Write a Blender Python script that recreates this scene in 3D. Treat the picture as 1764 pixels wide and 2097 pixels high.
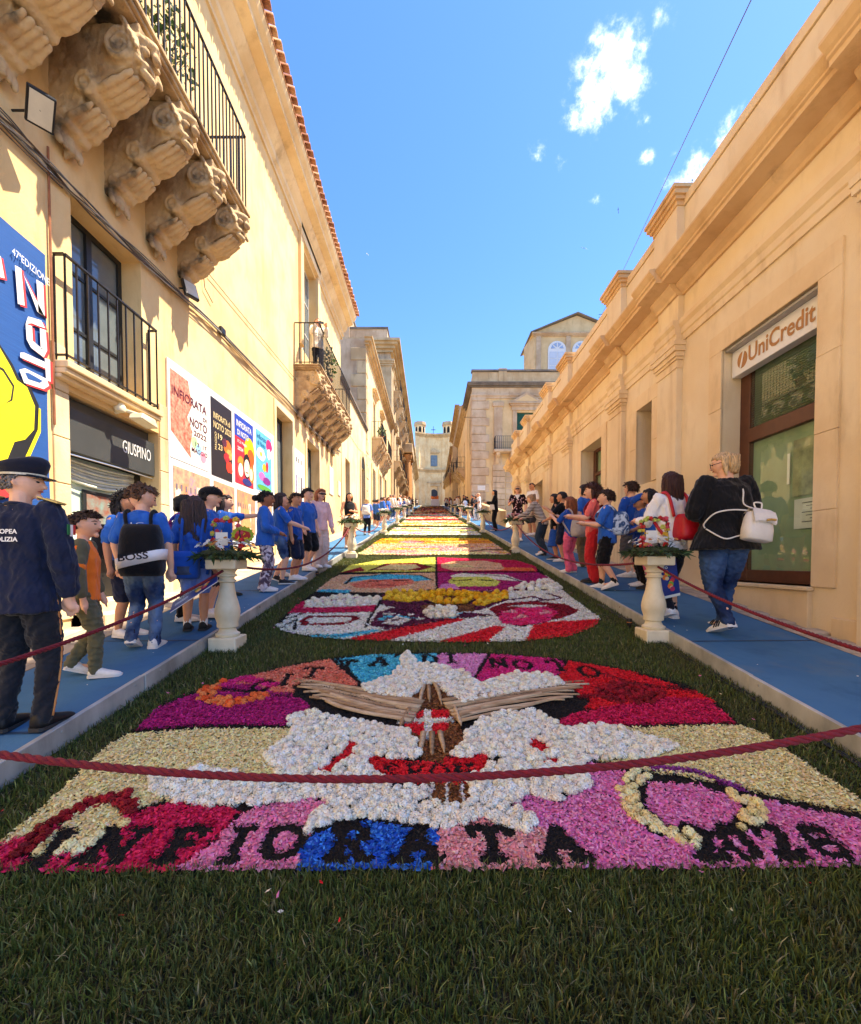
import bpy, math, random
import numpy as np
from mathutils import Vector, Matrix, Euler

random.seed(7); RNG = np.random.default_rng(7)
SC = bpy.context.scene
COL = SC.collection
for _o in list(bpy.data.objects): bpy.data.objects.remove(_o)

# ------------------------------------------------------------------ camera
CAM_Z, PITCH = 1.48, math.radians(1.62)      # eye height above the lawn, tilt down
FPX, PU, PV, IW, IH = 883.0, 882.0, 1175.0, 1764.0, 2097.0
cam = bpy.data.objects.new('camera', bpy.data.cameras.new('camera'))
COL.objects.link(cam); SC.camera = cam
cam.location = (0, 0, CAM_Z); cam.rotation_euler = (math.pi / 2 - PITCH, 0, 0)
cam.data.sensor_fit = 'VERTICAL'; cam.data.sensor_height = 24.0
cam.data.lens = 24.0 * FPX / IH
cam.data.shift_y = (PV - IH / 2) / IH; cam.data.shift_x = (IW / 2 - PU) / IH
cam.data.clip_start = 0.05; cam.data.clip_end = 3000
cy_ = SC.cycles; cy_.max_bounces = 7; cy_.diffuse_bounces = 4; cy_.glossy_bounces = 2; cy_.transmission_bounces = 3; cy_.transparent_max_bounces = 6; cy_.caustics_reflective = False; cy_.caustics_refractive = False
SC.render.resolution_x, SC.render.resolution_y = 861, 1024

# ------------------------------------------------------------------ sun, sky, exposure
SUN_AZ, SUN_EL = math.radians(84), math.radians(61)    # azimuth from +Y (up the street) towards +X
SUN_DIR = Vector((math.cos(SUN_EL) * math.sin(SUN_AZ), math.cos(SUN_EL) * math.cos(SUN_AZ), math.sin(SUN_EL)))
sl = bpy.data.lights.new('sun', 'SUN'); sl.energy = 3.5; sl.angle = math.radians(0.6); sl.color = (1.0, 0.88, 0.70)
sun = bpy.data.objects.new('sun', sl); COL.objects.link(sun)
sun.rotation_euler = SUN_DIR.to_track_quat('Z', 'Y').to_euler()
SC.view_settings.view_transform = 'Standard'; SC.view_settings.look = 'None'
SC.view_settings.exposure = 1.86; SC.view_settings.gamma = 1.0

def raydir(u, v):
    x, y, z = (u - PU) / FPX, -(v - PV) / FPX, -1.0
    c, s = math.cos(PITCH), math.sin(PITCH)
    return Vector((x, y * s - z * c, y * c + z * s))   # world axes: X right, Y up the street, Z up
W = bpy.data.worlds.new('World'); SC.world = W; W.use_nodes = True
def build_world():
    nt = W.node_tree; N = nt.nodes; L = nt.links; N.clear()
    out = N.new('ShaderNodeOutputWorld'); bg = N.new('ShaderNodeBackground'); L.new(bg.outputs[0], out.inputs[0])
    sky = N.new('ShaderNodeTexSky'); sky.sky_type = 'NISHITA'; sky.sun_disc = False
    sky.sun_elevation = SUN_EL; sky.sun_rotation = SUN_AZ
    sky.air_density = 1.0; sky.dust_density = 0.3; sky.ozone_density = 2.0; sky.altitude = 100
    bg.inputs[1].default_value = 0.13
    hs = N.new('ShaderNodeHueSaturation'); hs.inputs['Saturation'].default_value = 1.12; hs.inputs['Value'].default_value = 1.0
    tn = N.new('ShaderNodeMix'); tn.data_type = 'RGBA'; tn.blend_type = 'MULTIPLY'; tn.inputs['Factor'].default_value = 1.0; tn.inputs['B'].default_value = (.62, .68, .83, 1)
    L.new(sky.outputs[0], tn.inputs['A']); L.new(tn.outputs['Result'], hs.inputs['Color'])
    tc = N.new('ShaderNodeTexCoord')
    nrm = N.new('ShaderNodeVectorMath'); nrm.operation = 'NORMALIZE'; L.new(tc.outputs['Generated'], nrm.inputs[0])
    def math_(op, a, b=None, clamp=False):
        m = N.new('ShaderNodeMath'); m.operation = op; m.use_clamp = clamp
        for i, x in enumerate((a, b)):
            if x is None: continue
            if isinstance(x, (int, float)): m.inputs[i].default_value = x
            else: L.new(x, m.inputs[i])
        return m.outputs[0]
    n1 = N.new('ShaderNodeTexNoise'); n1.inputs['Scale'].default_value = 9.0; n1.inputs['Detail'].default_value = 9; n1.inputs['Roughness'].default_value = 0.62; n1.inputs['Distortion'].default_value = 0.4
    L.new(nrm.outputs[0], n1.inputs['Vector'])
    total = None
    # cloud puffs: direction, angular radius, softness, strength
    puffs = [((1255, 140), .052, 1.0), ((1222, 190), .052, 1.0), ((1292, 170), .036, .95), ((1178, 228), .024, .75), ((1325, 245), .016, .55), ((1325, 325), .012, .5), ((1105, 320), .018, .42), ((1142, 325), .016, .42),
             ((1440, 330), .046, .95), ((1485, 295), .04, .9), ((1395, 365), .026, .75), ((1350, 40), .016, .3), ((1225, 405), .012, .35)]
    extra = [((-.75, -.5, .55), .16, .8), ((-.3, -.8, .5), .12, .7), ((.6, -.6, .6), .14, .8), ((-.6, .2, .85), .08, .5), ((.1, -.5, .9), .1, .5)]
    dirs = [(raydir(*p[0]).normalized(), p[1], p[2]) for p in puffs] + [(Vector(d).normalized(), r, s) for d, r, s in extra]
    for d, r, s in dirs:
        dn = N.new('ShaderNodeVectorMath'); dn.operation = 'DISTANCE'; L.new(nrm.outputs[0], dn.inputs[0]); dn.inputs[1].default_value = d
        q = math_('DIVIDE', dn.outputs['Value'], r)
        q = math_('SUBTRACT', 1.0, q)                     # 1 at the heart, 0 at the rim, negative outside
        q = math_('MULTIPLY', q, s); q = math_('MAXIMUM', q, -1.0)
        total = q if total is None else math_('MAXIMUM', total, q)
    n2 = N.new('ShaderNodeTexNoise'); n2.inputs['Scale'].default_value = 34.0; n2.inputs['Detail'].default_value = 8; n2.inputs['Roughness'].default_value = 0.65
    L.new(nrm.outputs[0], n2.inputs['Vector'])
    nz = math_('ADD', math_('MULTIPLY', math_('SUBTRACT', n1.outputs[0], .5), 2.2), math_('MULTIPLY', math_('SUBTRACT', n2.outputs[0], .5), 2.4))
    a = math_('ADD', total, nz)
    mr = N.new('ShaderNodeMapRange'); mr.interpolation_type = 'SMOOTHSTEP'; L.new(a, mr.inputs[0]); mr.inputs[1].default_value = .05; mr.inputs[2].default_value = 1.35
    gate = N.new('ShaderNodeMapRange'); L.new(total, gate.inputs[0]); gate.inputs[1].default_value = -.35; gate.inputs[2].default_value = .1
    fac = math_('POWER', math_('MULTIPLY', mr.outputs[0], gate.outputs[0], True), 1.5)
    mix = N.new('ShaderNodeMix'); mix.data_type = 'RGBA'
    L.new(fac, mix.inputs['Factor']); L.new(hs.outputs[0], mix.inputs['A']); mix.inputs['B'].default_value = (7.5, 7.6, 7.8, 1)
    L.new(mix.outputs['Result'], bg.inputs[0])
build_world()

# ------------------------------------------------------------------ geometry of the place
SLOPE, XL, XR, KERB = 0.143, -4.2, 4.4, 0.13
KL, KR = -2.2, 2.45                                  # kerb lines of the two walkways
def gz(y): return SLOPE * y                          # the street climbs away from the viewer
def on_x(u, v, x):                                   # point of a wall plane x = const
    d = raydir(u, v); t = x / d.x; return Vector((x, d.y * t, CAM_Z + d.z * t))
def on_y(u, v, y):                                   # point of a cross wall y = const
    d = raydir(u, v); t = y / d.y; return Vector((d.x * t, y, CAM_Z + d.z * t))
def on_g(u, v, h=0.0):                               # point of the climbing street, h above it
    d = raydir(u, v); t = (h - CAM_Z) / (d.z - SLOPE * d.y); return Vector((d.x * t, d.y * t, CAM_Z + d.z * t))
def px_h(n, y): return n * y / FPX                   # length of n picture units at depth y

# ------------------------------------------------------------------ materials
MATS = {}
def newmat(name):
    m = bpy.data.materials.new(name); m.use_nodes = True
    return m, m.node_tree.nodes, m.node_tree.links, m.node_tree.nodes['Principled BSDF']
def lin(c):
    return tuple(((x / 255 + .055) / 1.055) ** 2.4 if x / 255 > .04045 else x / 255 / 12.92 for x in c)
def mat(name, col=(.5, .5, .5), rough=.7, var=.15, scale=6.0, bump=0.0, bscale=None, metal=0.0, col2=None, spec=.4, detail=6, stretch=None, alpha=None, trans=0, emis=None, sheen=0):
    """one plain procedural material: a colour broken up by noise, with fine relief"""
    if name in MATS: return MATS[name]
    m, N, L, P = newmat(name)
    P.inputs['Roughness'].default_value = rough; P.inputs['Metallic'].default_value = metal
    P.inputs['Specular IOR Level'].default_value = spec
    if sheen: P.inputs['Sheen Weight'].default_value = sheen
    if var or bump:
        tc = N.new('ShaderNodeTexCoord'); mp = N.new('ShaderNodeMapping'); L.new(tc.outputs['Object'], mp.inputs[0])
        if stretch: mp.inputs['Scale'].default_value = stretch
        nz = N.new('ShaderNodeTexNoise'); nz.inputs['Scale'].default_value = scale; nz.inputs['Detail'].default_value = detail; nz.inputs['Roughness'].default_value = .6
        L.new(mp.outputs[0], nz.inputs['Vector'])
        r = N.new('ShaderNodeValToRGB'); r.color_ramp.elements[0].position = .3; r.color_ramp.elements[1].position = .7
        c2 = col2 or tuple(max(0, c * (1 - var)) for c in col); c1 = col if col2 else tuple(min(1, c * (1 + var)) for c in col)
        r.color_ramp.elements[0].color = (*c2, 1); r.color_ramp.elements[1].color = (*c1, 1)
        L.new(nz.outputs[0], r.inputs[0]); L.new(r.outputs[0], P.inputs['Base Color'])
        if bump:
            b = N.new('ShaderNodeBump'); b.inputs['Strength'].default_value = 1.0; b.inputs['Distance'].default_value = bump
            n2 = N.new('ShaderNodeTexNoise'); n2.inputs['Scale'].default_value = bscale or scale * 5; n2.inputs['Detail'].default_value = 5
            L.new(mp.outputs[0], n2.inputs['Vector']); L.new(n2.outputs[0], b.inputs['Height']); L.new(b.outputs[0], P.inputs['Normal'])
    else:
        P.inputs['Base Color'].default_value = (*col, 1)
    if trans: P.inputs['Transmission Weight'].default_value = trans
    MATS[name] = m; return m
def vcmat(name, rough=.6, sss=0.0, bump=0, spec=.3, trans=0.0):
    """colour from the mesh's own colour attribute (each petal or blade has its own)"""
    if name in MATS: return MATS[name]
    m, N, L, P = newmat(name)
    a = N.new('ShaderNodeVertexColor'); a.layer_name = 'col'
    L.new(a.outputs[0], P.inputs['Base Color']); P.inputs['Roughness'].default_value = rough; P.inputs['Specular IOR Level'].default_value = spec
    if trans:
        t = N.new('ShaderNodeBsdfTranslucent'); L.new(a.outputs[0], t.inputs[0])
        mx = N.new('ShaderNodeMixShader'); mx.inputs[0].default_value = trans
        L.new(P.outputs[0], mx.inputs[1]); L.new(t.outputs[0], mx.inputs[2])
        L.new(mx.outputs[0], N['Material Output'].inputs[0])
    MATS[name] = m; return m
def stucco(name, c1, c2, stain, streak=.5, bump=.004):
    """lime plaster: broad blotches, rain streaks with their own shape, fine grain"""
    if name in MATS: return MATS[name]
    m, N, L, P = newmat(name)
    P.inputs['Roughness'].default_value = .9; P.inputs['Specular IOR Level'].default_value = .15
    tc = N.new('ShaderNodeTexCoord')
    def noise(scale, det, st=(1, 1, 1), rough=.6):
        mp = N.new('ShaderNodeMapping'); mp.inputs['Scale'].default_value = st; L.new(tc.outputs['Object'], mp.inputs[0])
        n = N.new('ShaderNodeTexNoise'); n.inputs['Scale'].default_value = scale; n.inputs['Detail'].default_value = det; n.inputs['Roughness'].default_value = rough
        L.new(mp.outputs[0], n.inputs['Vector']); return n.outputs[0]
    def ramp(src, p0, p1):
        r = N.new('ShaderNodeMapRange'); r.interpolation_type = 'SMOOTHSTEP'; L.new(src, r.inputs[0]); r.inputs[1].default_value = p0; r.inputs[2].default_value = p1; return r.outputs[0]
    def mixc(f, a, b):
        x = N.new('ShaderNodeMix'); x.data_type = 'RGBA'
        L.new(f, x.inputs['Factor'])
        for k, s in (('A', a), ('B', b)):
            if isinstance(s, tuple): x.inputs[k].default_value = (*s, 1)
            else: L.new(s, x.inputs[k])
        return x.outputs['Result']
    c = mixc(ramp(noise(.7, 6), .35, .65), c1, c2)
    c = mixc(ramp(noise(3.5, 8, (1, 1, .35)), .5, .8), c, tuple(x * .86 for x in c2))
    st = N.new('ShaderNodeMath'); st.operation = 'MULTIPLY'; st.inputs[1].default_value = streak
    L.new(ramp(noise(1.6, 7, (1, 1, .12)), .56, .8), st.inputs[0])
    c = mixc(st.outputs[0], c, stain)
    L.new(c, P.inputs['Base Color'])
    b = N.new('ShaderNodeBump'); b.inputs['Distance'].default_value = bump
    L.new(noise(40, 6), b.inputs['Height']); L.new(b.outputs[0], P.inputs['Normal'])
    MATS[name] = m; return m

# ------------------------------------------------------------------ mesh helpers
TMP = bpy.data.scenes.new('workbench')               # small side scene: evaluating modifiers there stays quick
def evaluated(o):
    TMP.collection.objects.link(o)
    with bpy.context.temp_override(scene=TMP, view_layer=TMP.view_layers[0]):
        dg = bpy.context.evaluated_depsgraph_get(); me = bpy.data.meshes.new_from_object(o.evaluated_get(dg))
    bpy.data.objects.remove(o); return me
ORIG = {}                                            # world position of every root
def origin(p):
    while p is not None and p.parent is not None: p = p.parent
    return ORIG.get(p.name, Vector((0, 0, 0))) if p is not None else Vector((0, 0, 0))
def root(name, loc, label, cat, group=None, rz=0.0, local=False):
    o = bpy.data.objects.new(name, None); COL.objects.link(o); o.location = loc; o.rotation_euler = (0, 0, rz)
    o.empty_display_size = .2
    ORIG[o.name] = Vector((0, 0, 0)) if local else Vector(loc)
    return tag(o, label, cat, group)
def tag(o, label=None, cat=None, group=None, kind=None):
    if label: o['label'] = label
    if cat: o['category'] = cat
    if group: o['group'] = group
    if kind: o['kind'] = kind
    return o
def link(me, name, parent=None, loc=None, rot=None, scale=None, m=None):
    o = bpy.data.objects.new(name, me); COL.objects.link(o)
    if parent is not None: o.parent = parent
    if loc is not None: o.location = Vector(loc) - origin(parent)
    if rot is not None: o.rotation_euler = rot
    if scale is not None: o.scale = scale if hasattr(scale, '__len__') else (scale,) * 3
    return o
def np_mesh(name, V, F, cols=None, mats=(), smooth=False, mi=None):
    """V (n,3), F (m,k) arrays -> mesh, quick"""
    V = np.asarray(V, np.float32); F = np.asarray(F, np.int32); me = bpy.data.meshes.new(name)
    me.vertices.add(len(V)); me.vertices.foreach_set('co', V.ravel())
    k = F.shape[1]; me.loops.add(F.size); me.loops.foreach_set('vertex_index', F.ravel())
    me.polygons.add(len(F)); me.polygons.foreach_set('loop_start', np.arange(0, F.size, k, dtype=np.int32))
    try: me.polygons.foreach_set('loop_total', np.full(len(F), k, np.int32))
    except Exception: pass
    if mi is not None: me.polygons.foreach_set('material_index', np.asarray(mi, np.int32))
    me.polygons.foreach_set('use_smooth', np.full(len(F), smooth, bool))
    if cols is not None:
        a = me.color_attributes.new('col', 'FLOAT_COLOR', 'POINT'); c = np.ones((len(V), 4), np.float32); c[:, :3] = cols; a.data.foreach_set('color', c.ravel())
    for x in mats: me.materials.append(x)
    me.update(calc_edges=True); return me
class MB:
    def __init__(s): s.v = []; s.f = []; s.mi = []; s.cur = 0
    def add(s, vs, fs):
        o = len(s.v); s.v += [tuple(v) for v in vs]; s.f += [tuple(i + o for i in f) for f in fs]; s.mi += [s.cur] * len(fs); return s
    def box(s, x0, x1, y0, y1, z0, z1):
        x0, x1 = min(x0, x1), max(x0, x1); y0, y1 = min(y0, y1), max(y0, y1); z0, z1 = min(z0, z1), max(z0, z1)
        return s.add([(x0, y0, z0), (x1, y0, z0), (x1, y1, z0), (x0, y1, z0), (x0, y0, z1), (x1, y0, z1), (x1, y1, z1), (x0, y1, z1)],
                     [(3, 2, 1, 0), (4, 5, 6, 7), (0, 1, 5, 4), (1, 2, 6, 5), (2, 3, 7, 6), (3, 0, 4, 7)])
    def hexa(s, a, b):
        """two quads of 4 points, a below b"""
        return s.add(list(a) + list(b), [(3, 2, 1, 0), (4, 5, 6, 7), (0, 1, 5, 4), (1, 2, 6, 5), (2, 3, 7, 6), (3, 0, 4, 7)])
    def rings(s, R, closed=True, cap=True):
        n = len(R[0]); vs = [p for r in R for p in r]; fs = []
        for i in range(len(R) - 1):
            for j in range(n if closed else n - 1):
                k = (j + 1) % n; fs.append((i * n + j, i * n + k, (i + 1) * n + k, (i + 1) * n + j))
        if cap: fs += [tuple(range(n))[::-1], tuple((len(R) - 1) * n + j for j in range(n))]
        return s.add(vs, fs)
    def tube(s, pts, r, n=8, cap=True):
        P = [Vector(p) for p in pts]; R = []; rs = r if hasattr(r, '__len__') else [r] * len(P)
        up = None
        for i, p in enumerate(P):
            t = (P[min(i + 1, len(P) - 1)] - P[max(i - 1, 0)]).normalized()
            if up is None: up = t.orthogonal().normalized()
            up = (up - t * up.dot(t)).normalized(); b = t.cross(up)
            R.append([p + (up * math.cos(2 * math.pi * j / n) + b * math.sin(2 * math.pi * j / n)) * rs[i] for j in range(n)])
        return s.rings(R, True, cap)
    def lathe(s, prof, c=(0, 0, 0), n=20):
        R = [[(c[0] + r * math.cos(2 * math.pi * j / n), c[1] + r * math.sin(2 * math.pi * j / n), c[2] + z) for j in range(n)] for r, z in prof]
        return s.rings(R)
    def prism(s, poly, d0, d1, ax):
        """polygon in the two other axes, extruded along axis ax ('x','y','z') from d0 to d1"""
        def P(a, b, d): return {'x': (d, a, b), 'y': (a, d, b), 'z': (a, b, d)}[ax]
        n = len(poly); return s.add([P(a, b, d0) for a, b in poly] + [P(a, b, d1) for a, b in poly],
                     [tuple(range(n))[::-1], tuple(range(n, 2 * n))] + [(i, (i + 1) % n, n + (i + 1) % n, n + i) for i in range(n)])
    def obj(s, name, m, parent=None, smooth=False, bevel=0.0, seg=1):
        og = origin(parent); me = bpy.data.meshes.new(name)
        me.from_pydata([(x - og.x, y - og.y, z - og.z) for x, y, z in s.v], [], s.f)
        for x in (m if isinstance(m, (list, tuple)) else [m]): me.materials.append(x)
        if any(s.mi): me.polygons.foreach_set('material_index', s.mi)
        import bmesh
        bm = bmesh.new(); bm.from_mesh(me); bmesh.ops.recalc_face_normals(bm, faces=bm.faces)
        if bevel: bmesh.ops.bevel(bm, geom=[e for e in bm.edges if len(e.link_faces) == 2 and e.calc_face_angle(0) > .5], offset=bevel, segments=seg, affect='EDGES', profile=.5, clamp_overlap=True)
        bm.to_mesh(me); bm.free()
        if smooth is True: me.polygons.foreach_set('use_smooth', [True] * len(me.polygons))
        elif smooth: me.polygons.foreach_set('use_smooth', [True] * len(me.polygons)); me.set_sharp_from_angle(angle=smooth)
        return link(me, name, parent)
def box(name, m, parent, x0, x1, y0, y1, z0, z1, bevel=0.0): return MB().box(x0, x1, y0, y1, z0, z1).obj(name, m, parent, bevel=bevel)
def text(name, s, m, parent, loc, size, xdir, ydir, depth=.004, align='LEFT', fit=None, shear=0, bold=0.0, spacing=1.0, mirror=False):
    """lettering as mesh; xdir is the reading direction, ydir up the letters; fit = (width, height)"""
    c = bpy.data.curves.new(name, 'FONT'); c.body = s; c.size = 1; c.align_x = align; c.resolution_u = 3; c.shear = shear; c.offset = bold; c.space_character = spacing
    t = bpy.data.objects.new(name, c); me = evaluated(t); bpy.data.curves.remove(c)
    n = len(me.vertices); co = np.zeros(n * 3, np.float32); me.vertices.foreach_get('co', co); co = co.reshape(-1, 3)
    if fit and n:
        lo, hi = co.min(0), co.max(0); co[:, 0] = (co[:, 0] - lo[0]) / max(hi[0] - lo[0], 1e-6) * fit[0]; co[:, 1] = (co[:, 1] - lo[1]) / max(hi[1] - lo[1], 1e-6) * fit[1]
    else: co *= size
    xd, yd = np.array(Vector(xdir).normalized()), np.array(Vector(ydir).normalized()); zd = np.cross(xd, yd)
    out = co[:, :1] * xd + co[:, 1:2] * yd + np.array(Vector(loc) - origin(parent))
    fs = [tuple(p.vertices) for p in me.polygons]
    bpy.data.meshes.remove(me); me = bpy.data.meshes.new(name)
    top = out + zd * depth
    me.from_pydata([tuple(p) for p in top], [], fs); me.materials.append(m); me.update()
    return link(me, name, parent)
def noise3(P, seed=0, octs=4, lac=2.1, gain=.5):
    """cheap smooth noise from sums of sines, vectorised, about -1..1"""
    r = np.random.default_rng(seed); out = np.zeros(len(P)); a = 1.0; f = 1.0; tot = 0
    for o in range(octs):
        s = 0
        for k in range(3):
            d = r.normal(size=3); d /= np.linalg.norm(d); s = s + np.sin((P @ d) * f * 2 * math.pi + r.uniform(0, 6.28) + 1.7 * np.sin((P @ r.normal(size=3)) * f * 2.3))
        out += a * s / 3; tot += a; a *= gain; f *= lac
    return out / tot * 1.6

# ------------------------------------------------------------------ soft forms: limbs, lofts, one fused skin
def catmull(P, R, per=5):
    P = [np.array(p, float) for p in P]; out = []; rs = []
    for i in range(len(P) - 1):
        p0, p1, p2, p3 = P[max(i - 1, 0)], P[i], P[i + 1], P[min(i + 2, len(P) - 1)]
        for k in range(per):
            t = k / per; out.append(.5 * (2 * p1 + (p2 - p0) * t + (2 * p0 - 5 * p1 + 4 * p2 - p3) * t * t + (3 * p1 - p0 - 3 * p2 + p3) * t ** 3)); rs.append(R[i] * (1 - t) + R[i + 1] * t)
    out.append(P[-1]); rs.append(R[-1]); return out, rs
def limb(b, P, R, n=10, per=4, flat=1.0):
    """rounded tapering limb with closed, domed ends"""
    C, r = catmull(P, R, per); d0 = C[0] - C[1]; d0 /= np.linalg.norm(d0); d1 = C[-1] - C[-2]; d1 /= np.linalg.norm(d1)
    C = [C[0] + d0 * r[0] * .9, C[0] + d0 * r[0] * .6] + C + [C[-1] + d1 * r[-1] * .6, C[-1] + d1 * r[-1] * .9]; r = [r[0] * .3, r[0] * .8] + r + [r[-1] * .8, r[-1] * .3]
    b.tube(C, r, n)
def loft(b, secs, T=lambda p: p, n=20, pw=2.3):
    """horizontal sections (z, rx, ry, yoff) as superellipses"""
    R = []
    for z, rx, ry, yo in secs:
        ring = []
        for j in range(n):
            a = 2 * math.pi * j / n; c, s = math.cos(a), math.sin(a)
            ring.append(tuple(T(np.array([rx * math.copysign(abs(c) ** (2 / pw), c), yo + ry * math.copysign(abs(s) ** (2 / pw), s), z]))))
        R.append(ring)
    b.rings(R)
def fuse(b, m, name, parent, vox, smooth=3, wrinkle=0.0, seed=0, wscale=(9, 9, 5)):
    """one continuous surface out of the overlapping volumes"""
    me = bpy.data.meshes.new(name); me.from_pydata(b.v, [], b.f); o = bpy.data.objects.new('t', me)
    md = o.modifiers.new('r', 'REMESH'); md.mode = 'VOXEL'; md.voxel_size = vox; md.use_smooth_shade = True
    if smooth: s = o.modifiers.new('s', 'SMOOTH'); s.iterations = smooth; s.factor = .5
    me2 = evaluated(o); me2.name = name
    if wrinkle:
        nv = len(me2.vertices); co = np.zeros(nv * 3, np.float32); nr = np.zeros(nv * 3, np.float32); me2.vertices.foreach_get('co', co); me2.vertices.foreach_get('normal', nr); co = co.reshape(-1, 3); nr = nr.reshape(-1, 3)
        d = noise3(co * np.array(wscale), seed, 3); d = np.sign(d) * np.abs(d) ** .8; co += nr * (d * wrinkle)[:, None]; me2.vertices.foreach_set('co', co.ravel())
    me2.materials.clear(); me2.materials.append(m); me2.polygons.foreach_set('use_smooth', [True] * len(me2.polygons)); me2.update(); return link(me2, name, parent)

# ================================================================== ground, walkways, lawn
def sheet(name, m, x0, x1, y0, y1, h, nx=1, ny=1, kind='structure', wob=0.0, seed=0, parent=None):
    xs = np.linspace(x0, x1, nx + 1); ys = np.linspace(y0, y1, ny + 1); X, Y = np.meshgrid(xs, ys)
    V = np.stack([X.ravel(), Y.ravel(), SLOPE * Y.ravel() + h], 1)
    if wob: V[:, 2] += wob * noise3(V * np.array([1.5, 1.5, 0]), seed)
    i = np.arange(nx * ny); r = i // nx; c = i % nx; a = r * (nx + 1) + c
    o = link(np_mesh(name, V, np.stack([a, a + 1, a + nx + 2, a + nx + 1], 1), mats=[m]), name, parent)
    if kind: o['kind'] = kind
    return o
m_pave = stucco('street_stone', (.42, .36, .27), (.34, .29, .21), (.18, .15, .11), .5)
m_soil = mat('lawn_soil', (.030, .026, .012), .95, .5, 30, .004, 90)
m_slab = mat('paving_stone', (.50, .40, .27), .85, .25, 4, .003, 40)
m_blue = stucco('blue_felt', lin((76, 120, 154)), lin((64, 106, 142)), lin((112, 122, 124)), .55, .003)
m_zinc = mat('galvanised_steel', (.62, .62, .58), .5, .35, 3.5, .0006, 30, metal=.25, col2=(.26, .26, .24), stretch=(1, 1, .5), detail=9)
m_black = mat('black_plastic', (.012, .012, .013), .45, .2, 8)
m_rust = mat('rust', (.17, .06, .025), .9, .4, 40)
sheet('ground', m_pave, -160, 160, -45, 260, -.03, 1, 1)
lawn = sheet('lawn', m_soil, KL, KR, -1.2, 118, 0.0, 30, 300, wob=.006)
for nm, xa, xb in (('left', -3.2, KL - .012), ('right', KR + .012, 3.69)):
    w = sheet('walkway_' + nm, m_blue, xa, xb, -1.2, 100, KERB, 6, 200, wob=.003, seed=3)
    # galvanised edging, plate by plate
    sgn = 1 if nm == 'right' else -1; x = KR if nm == 'right' else KL
    y = -1.2; k = 0
    while y < 60:
        L_ = 1.5 if y < 30 else 3.0
        b = MB(); y1 = y + L_ - .006
        xo = x; xi = x + sgn * .035
        lo, hi = min(xo, xi), max(xo, xi)
        j = .004 * math.sin(k * 2.7)
        b.hexa([(lo + j, y, gz(y) - .03), (hi + j, y, gz(y) - .03), (hi + j, y1, gz(y1) - .03), (lo + j, y1, gz(y1) - .03)],
               [(lo + j, y, gz(y) + KERB + .006), (hi + j, y, gz(y) + KERB + .006), (hi + j, y1, gz(y1) + KERB + .006), (lo + j, y1, gz(y1) + KERB + .006)])
        pl = b.obj('edge_plate', m_zinc, w, bevel=.003)
        if y < 8:
            for t in (.12, .5, .93):
                for hz in (.1,):
                    q = MB(); q.lathe([(.0001, 0), (.009, 0), (.0085, .004), (.0001, .005)], n=8)
                    r = q.obj('rivet', m_zinc if (k + int(t * 10)) % 3 else m_rust, pl)
                    r.location = (x - sgn * .001 + j, y + t * L_, gz(y + t * L_) + hz); r.rotation_euler = (0, -sgn * math.pi / 2, 0)
        y += L_; k += 1
    for ys in (2.45, 4.1, 6.4, 8.9, 12.2, 16.0):            # taped joins of the felt lengths
        b = MB(); dz = .0035; b.add([(xa + .005, ys - .012, gz(ys - .012) + KERB + dz), (xb - .005, ys - .012 + .03, gz(ys + .018) + KERB + dz), (xb - .005, ys + .012 + .03, gz(ys + .042) + KERB + dz), (xa + .005, ys + .012, gz(ys + .012) + KERB + dz)], [(0, 1, 2, 3)])
        b.obj('join_tape', mat('join_tape', lin((40, 66, 92)), .7, .3, 12), w)
    # outer flank down to the paving
    xo = -3.2 if nm == 'left' else 3.69
    b = MB(); b.hexa([(xo - .01, -1.2, gz(-1.2) - .02), (xo + .01, -1.2, gz(-1.2) - .02), (xo + .01, 100, gz(100) - .02), (xo - .01, 100, gz(100) - .02)],
                     [(xo - .01, -1.2, gz(-1.2) + KERB), (xo + .01, -1.2, gz(-1.2) + KERB), (xo + .01, 100, gz(100) + KERB), (xo - .01, 100, gz(100) + KERB)])
    b.obj('walkway_edge', m_black, w)
# stone slabs of the two pavements: laid one by one as far as they can be told apart
def paving(name, xa, xb, y0, y1, dx, dy, h):
    base = sheet(name, m_pave, xa, xb, -2, 110, h - .02)
    me = []
    for k in range(4):
        b = MB(); g = .006
        b.hexa([(-dx / 2 + g, -dy / 2 + g, -.05), (dx / 2 - g, -dy / 2 + g, -.05), (dx / 2 - g, dy / 2 - g, -.05), (-dx / 2 + g, dy / 2 - g, -.05)],
               [(-dx / 2 + g, -dy / 2 + g, 0), (dx / 2 - g, -dy / 2 + g, .002 * k - .002), (dx / 2 - g, dy / 2 - g, .001 * k), (-dx / 2 + g, dy / 2 - g, 0)])
        t = b.obj('t', mat('paving_stone_%d' % k, tuple(c * (.82 + .12 * k) for c in (.47, .37, .25)), .85, .25, 5, .002, 60), None, bevel=.004); me.append(t.data); bpy.data.objects.remove(t)
    nx = int(round((xb - xa) / dx)); r = 0; y = y0
    while y < y1:
        off = (r % 2) * dx / 2
        for c in range(nx + (1 if off else 0)):
            x = xa + dx / 2 + c * dx - off
            if x - dx / 2 < xa - .001 or x + dx / 2 > xb + .001: continue
            o = link(me[random.randrange(4)], 'slab', base); o.location = (x, y, gz(y) + h + random.uniform(-.002, .002)); o.rotation_euler = (math.atan(SLOPE), 0, random.uniform(-.01, .01))
        y += dy; r += 1
paving('pavement_right', 3.7, 4.42, 1.6, 10.5, .24, .20, .02)
paving('pavement_left', -4.24, -3.21, 2.6, 11, .34, .5, .02)

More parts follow.
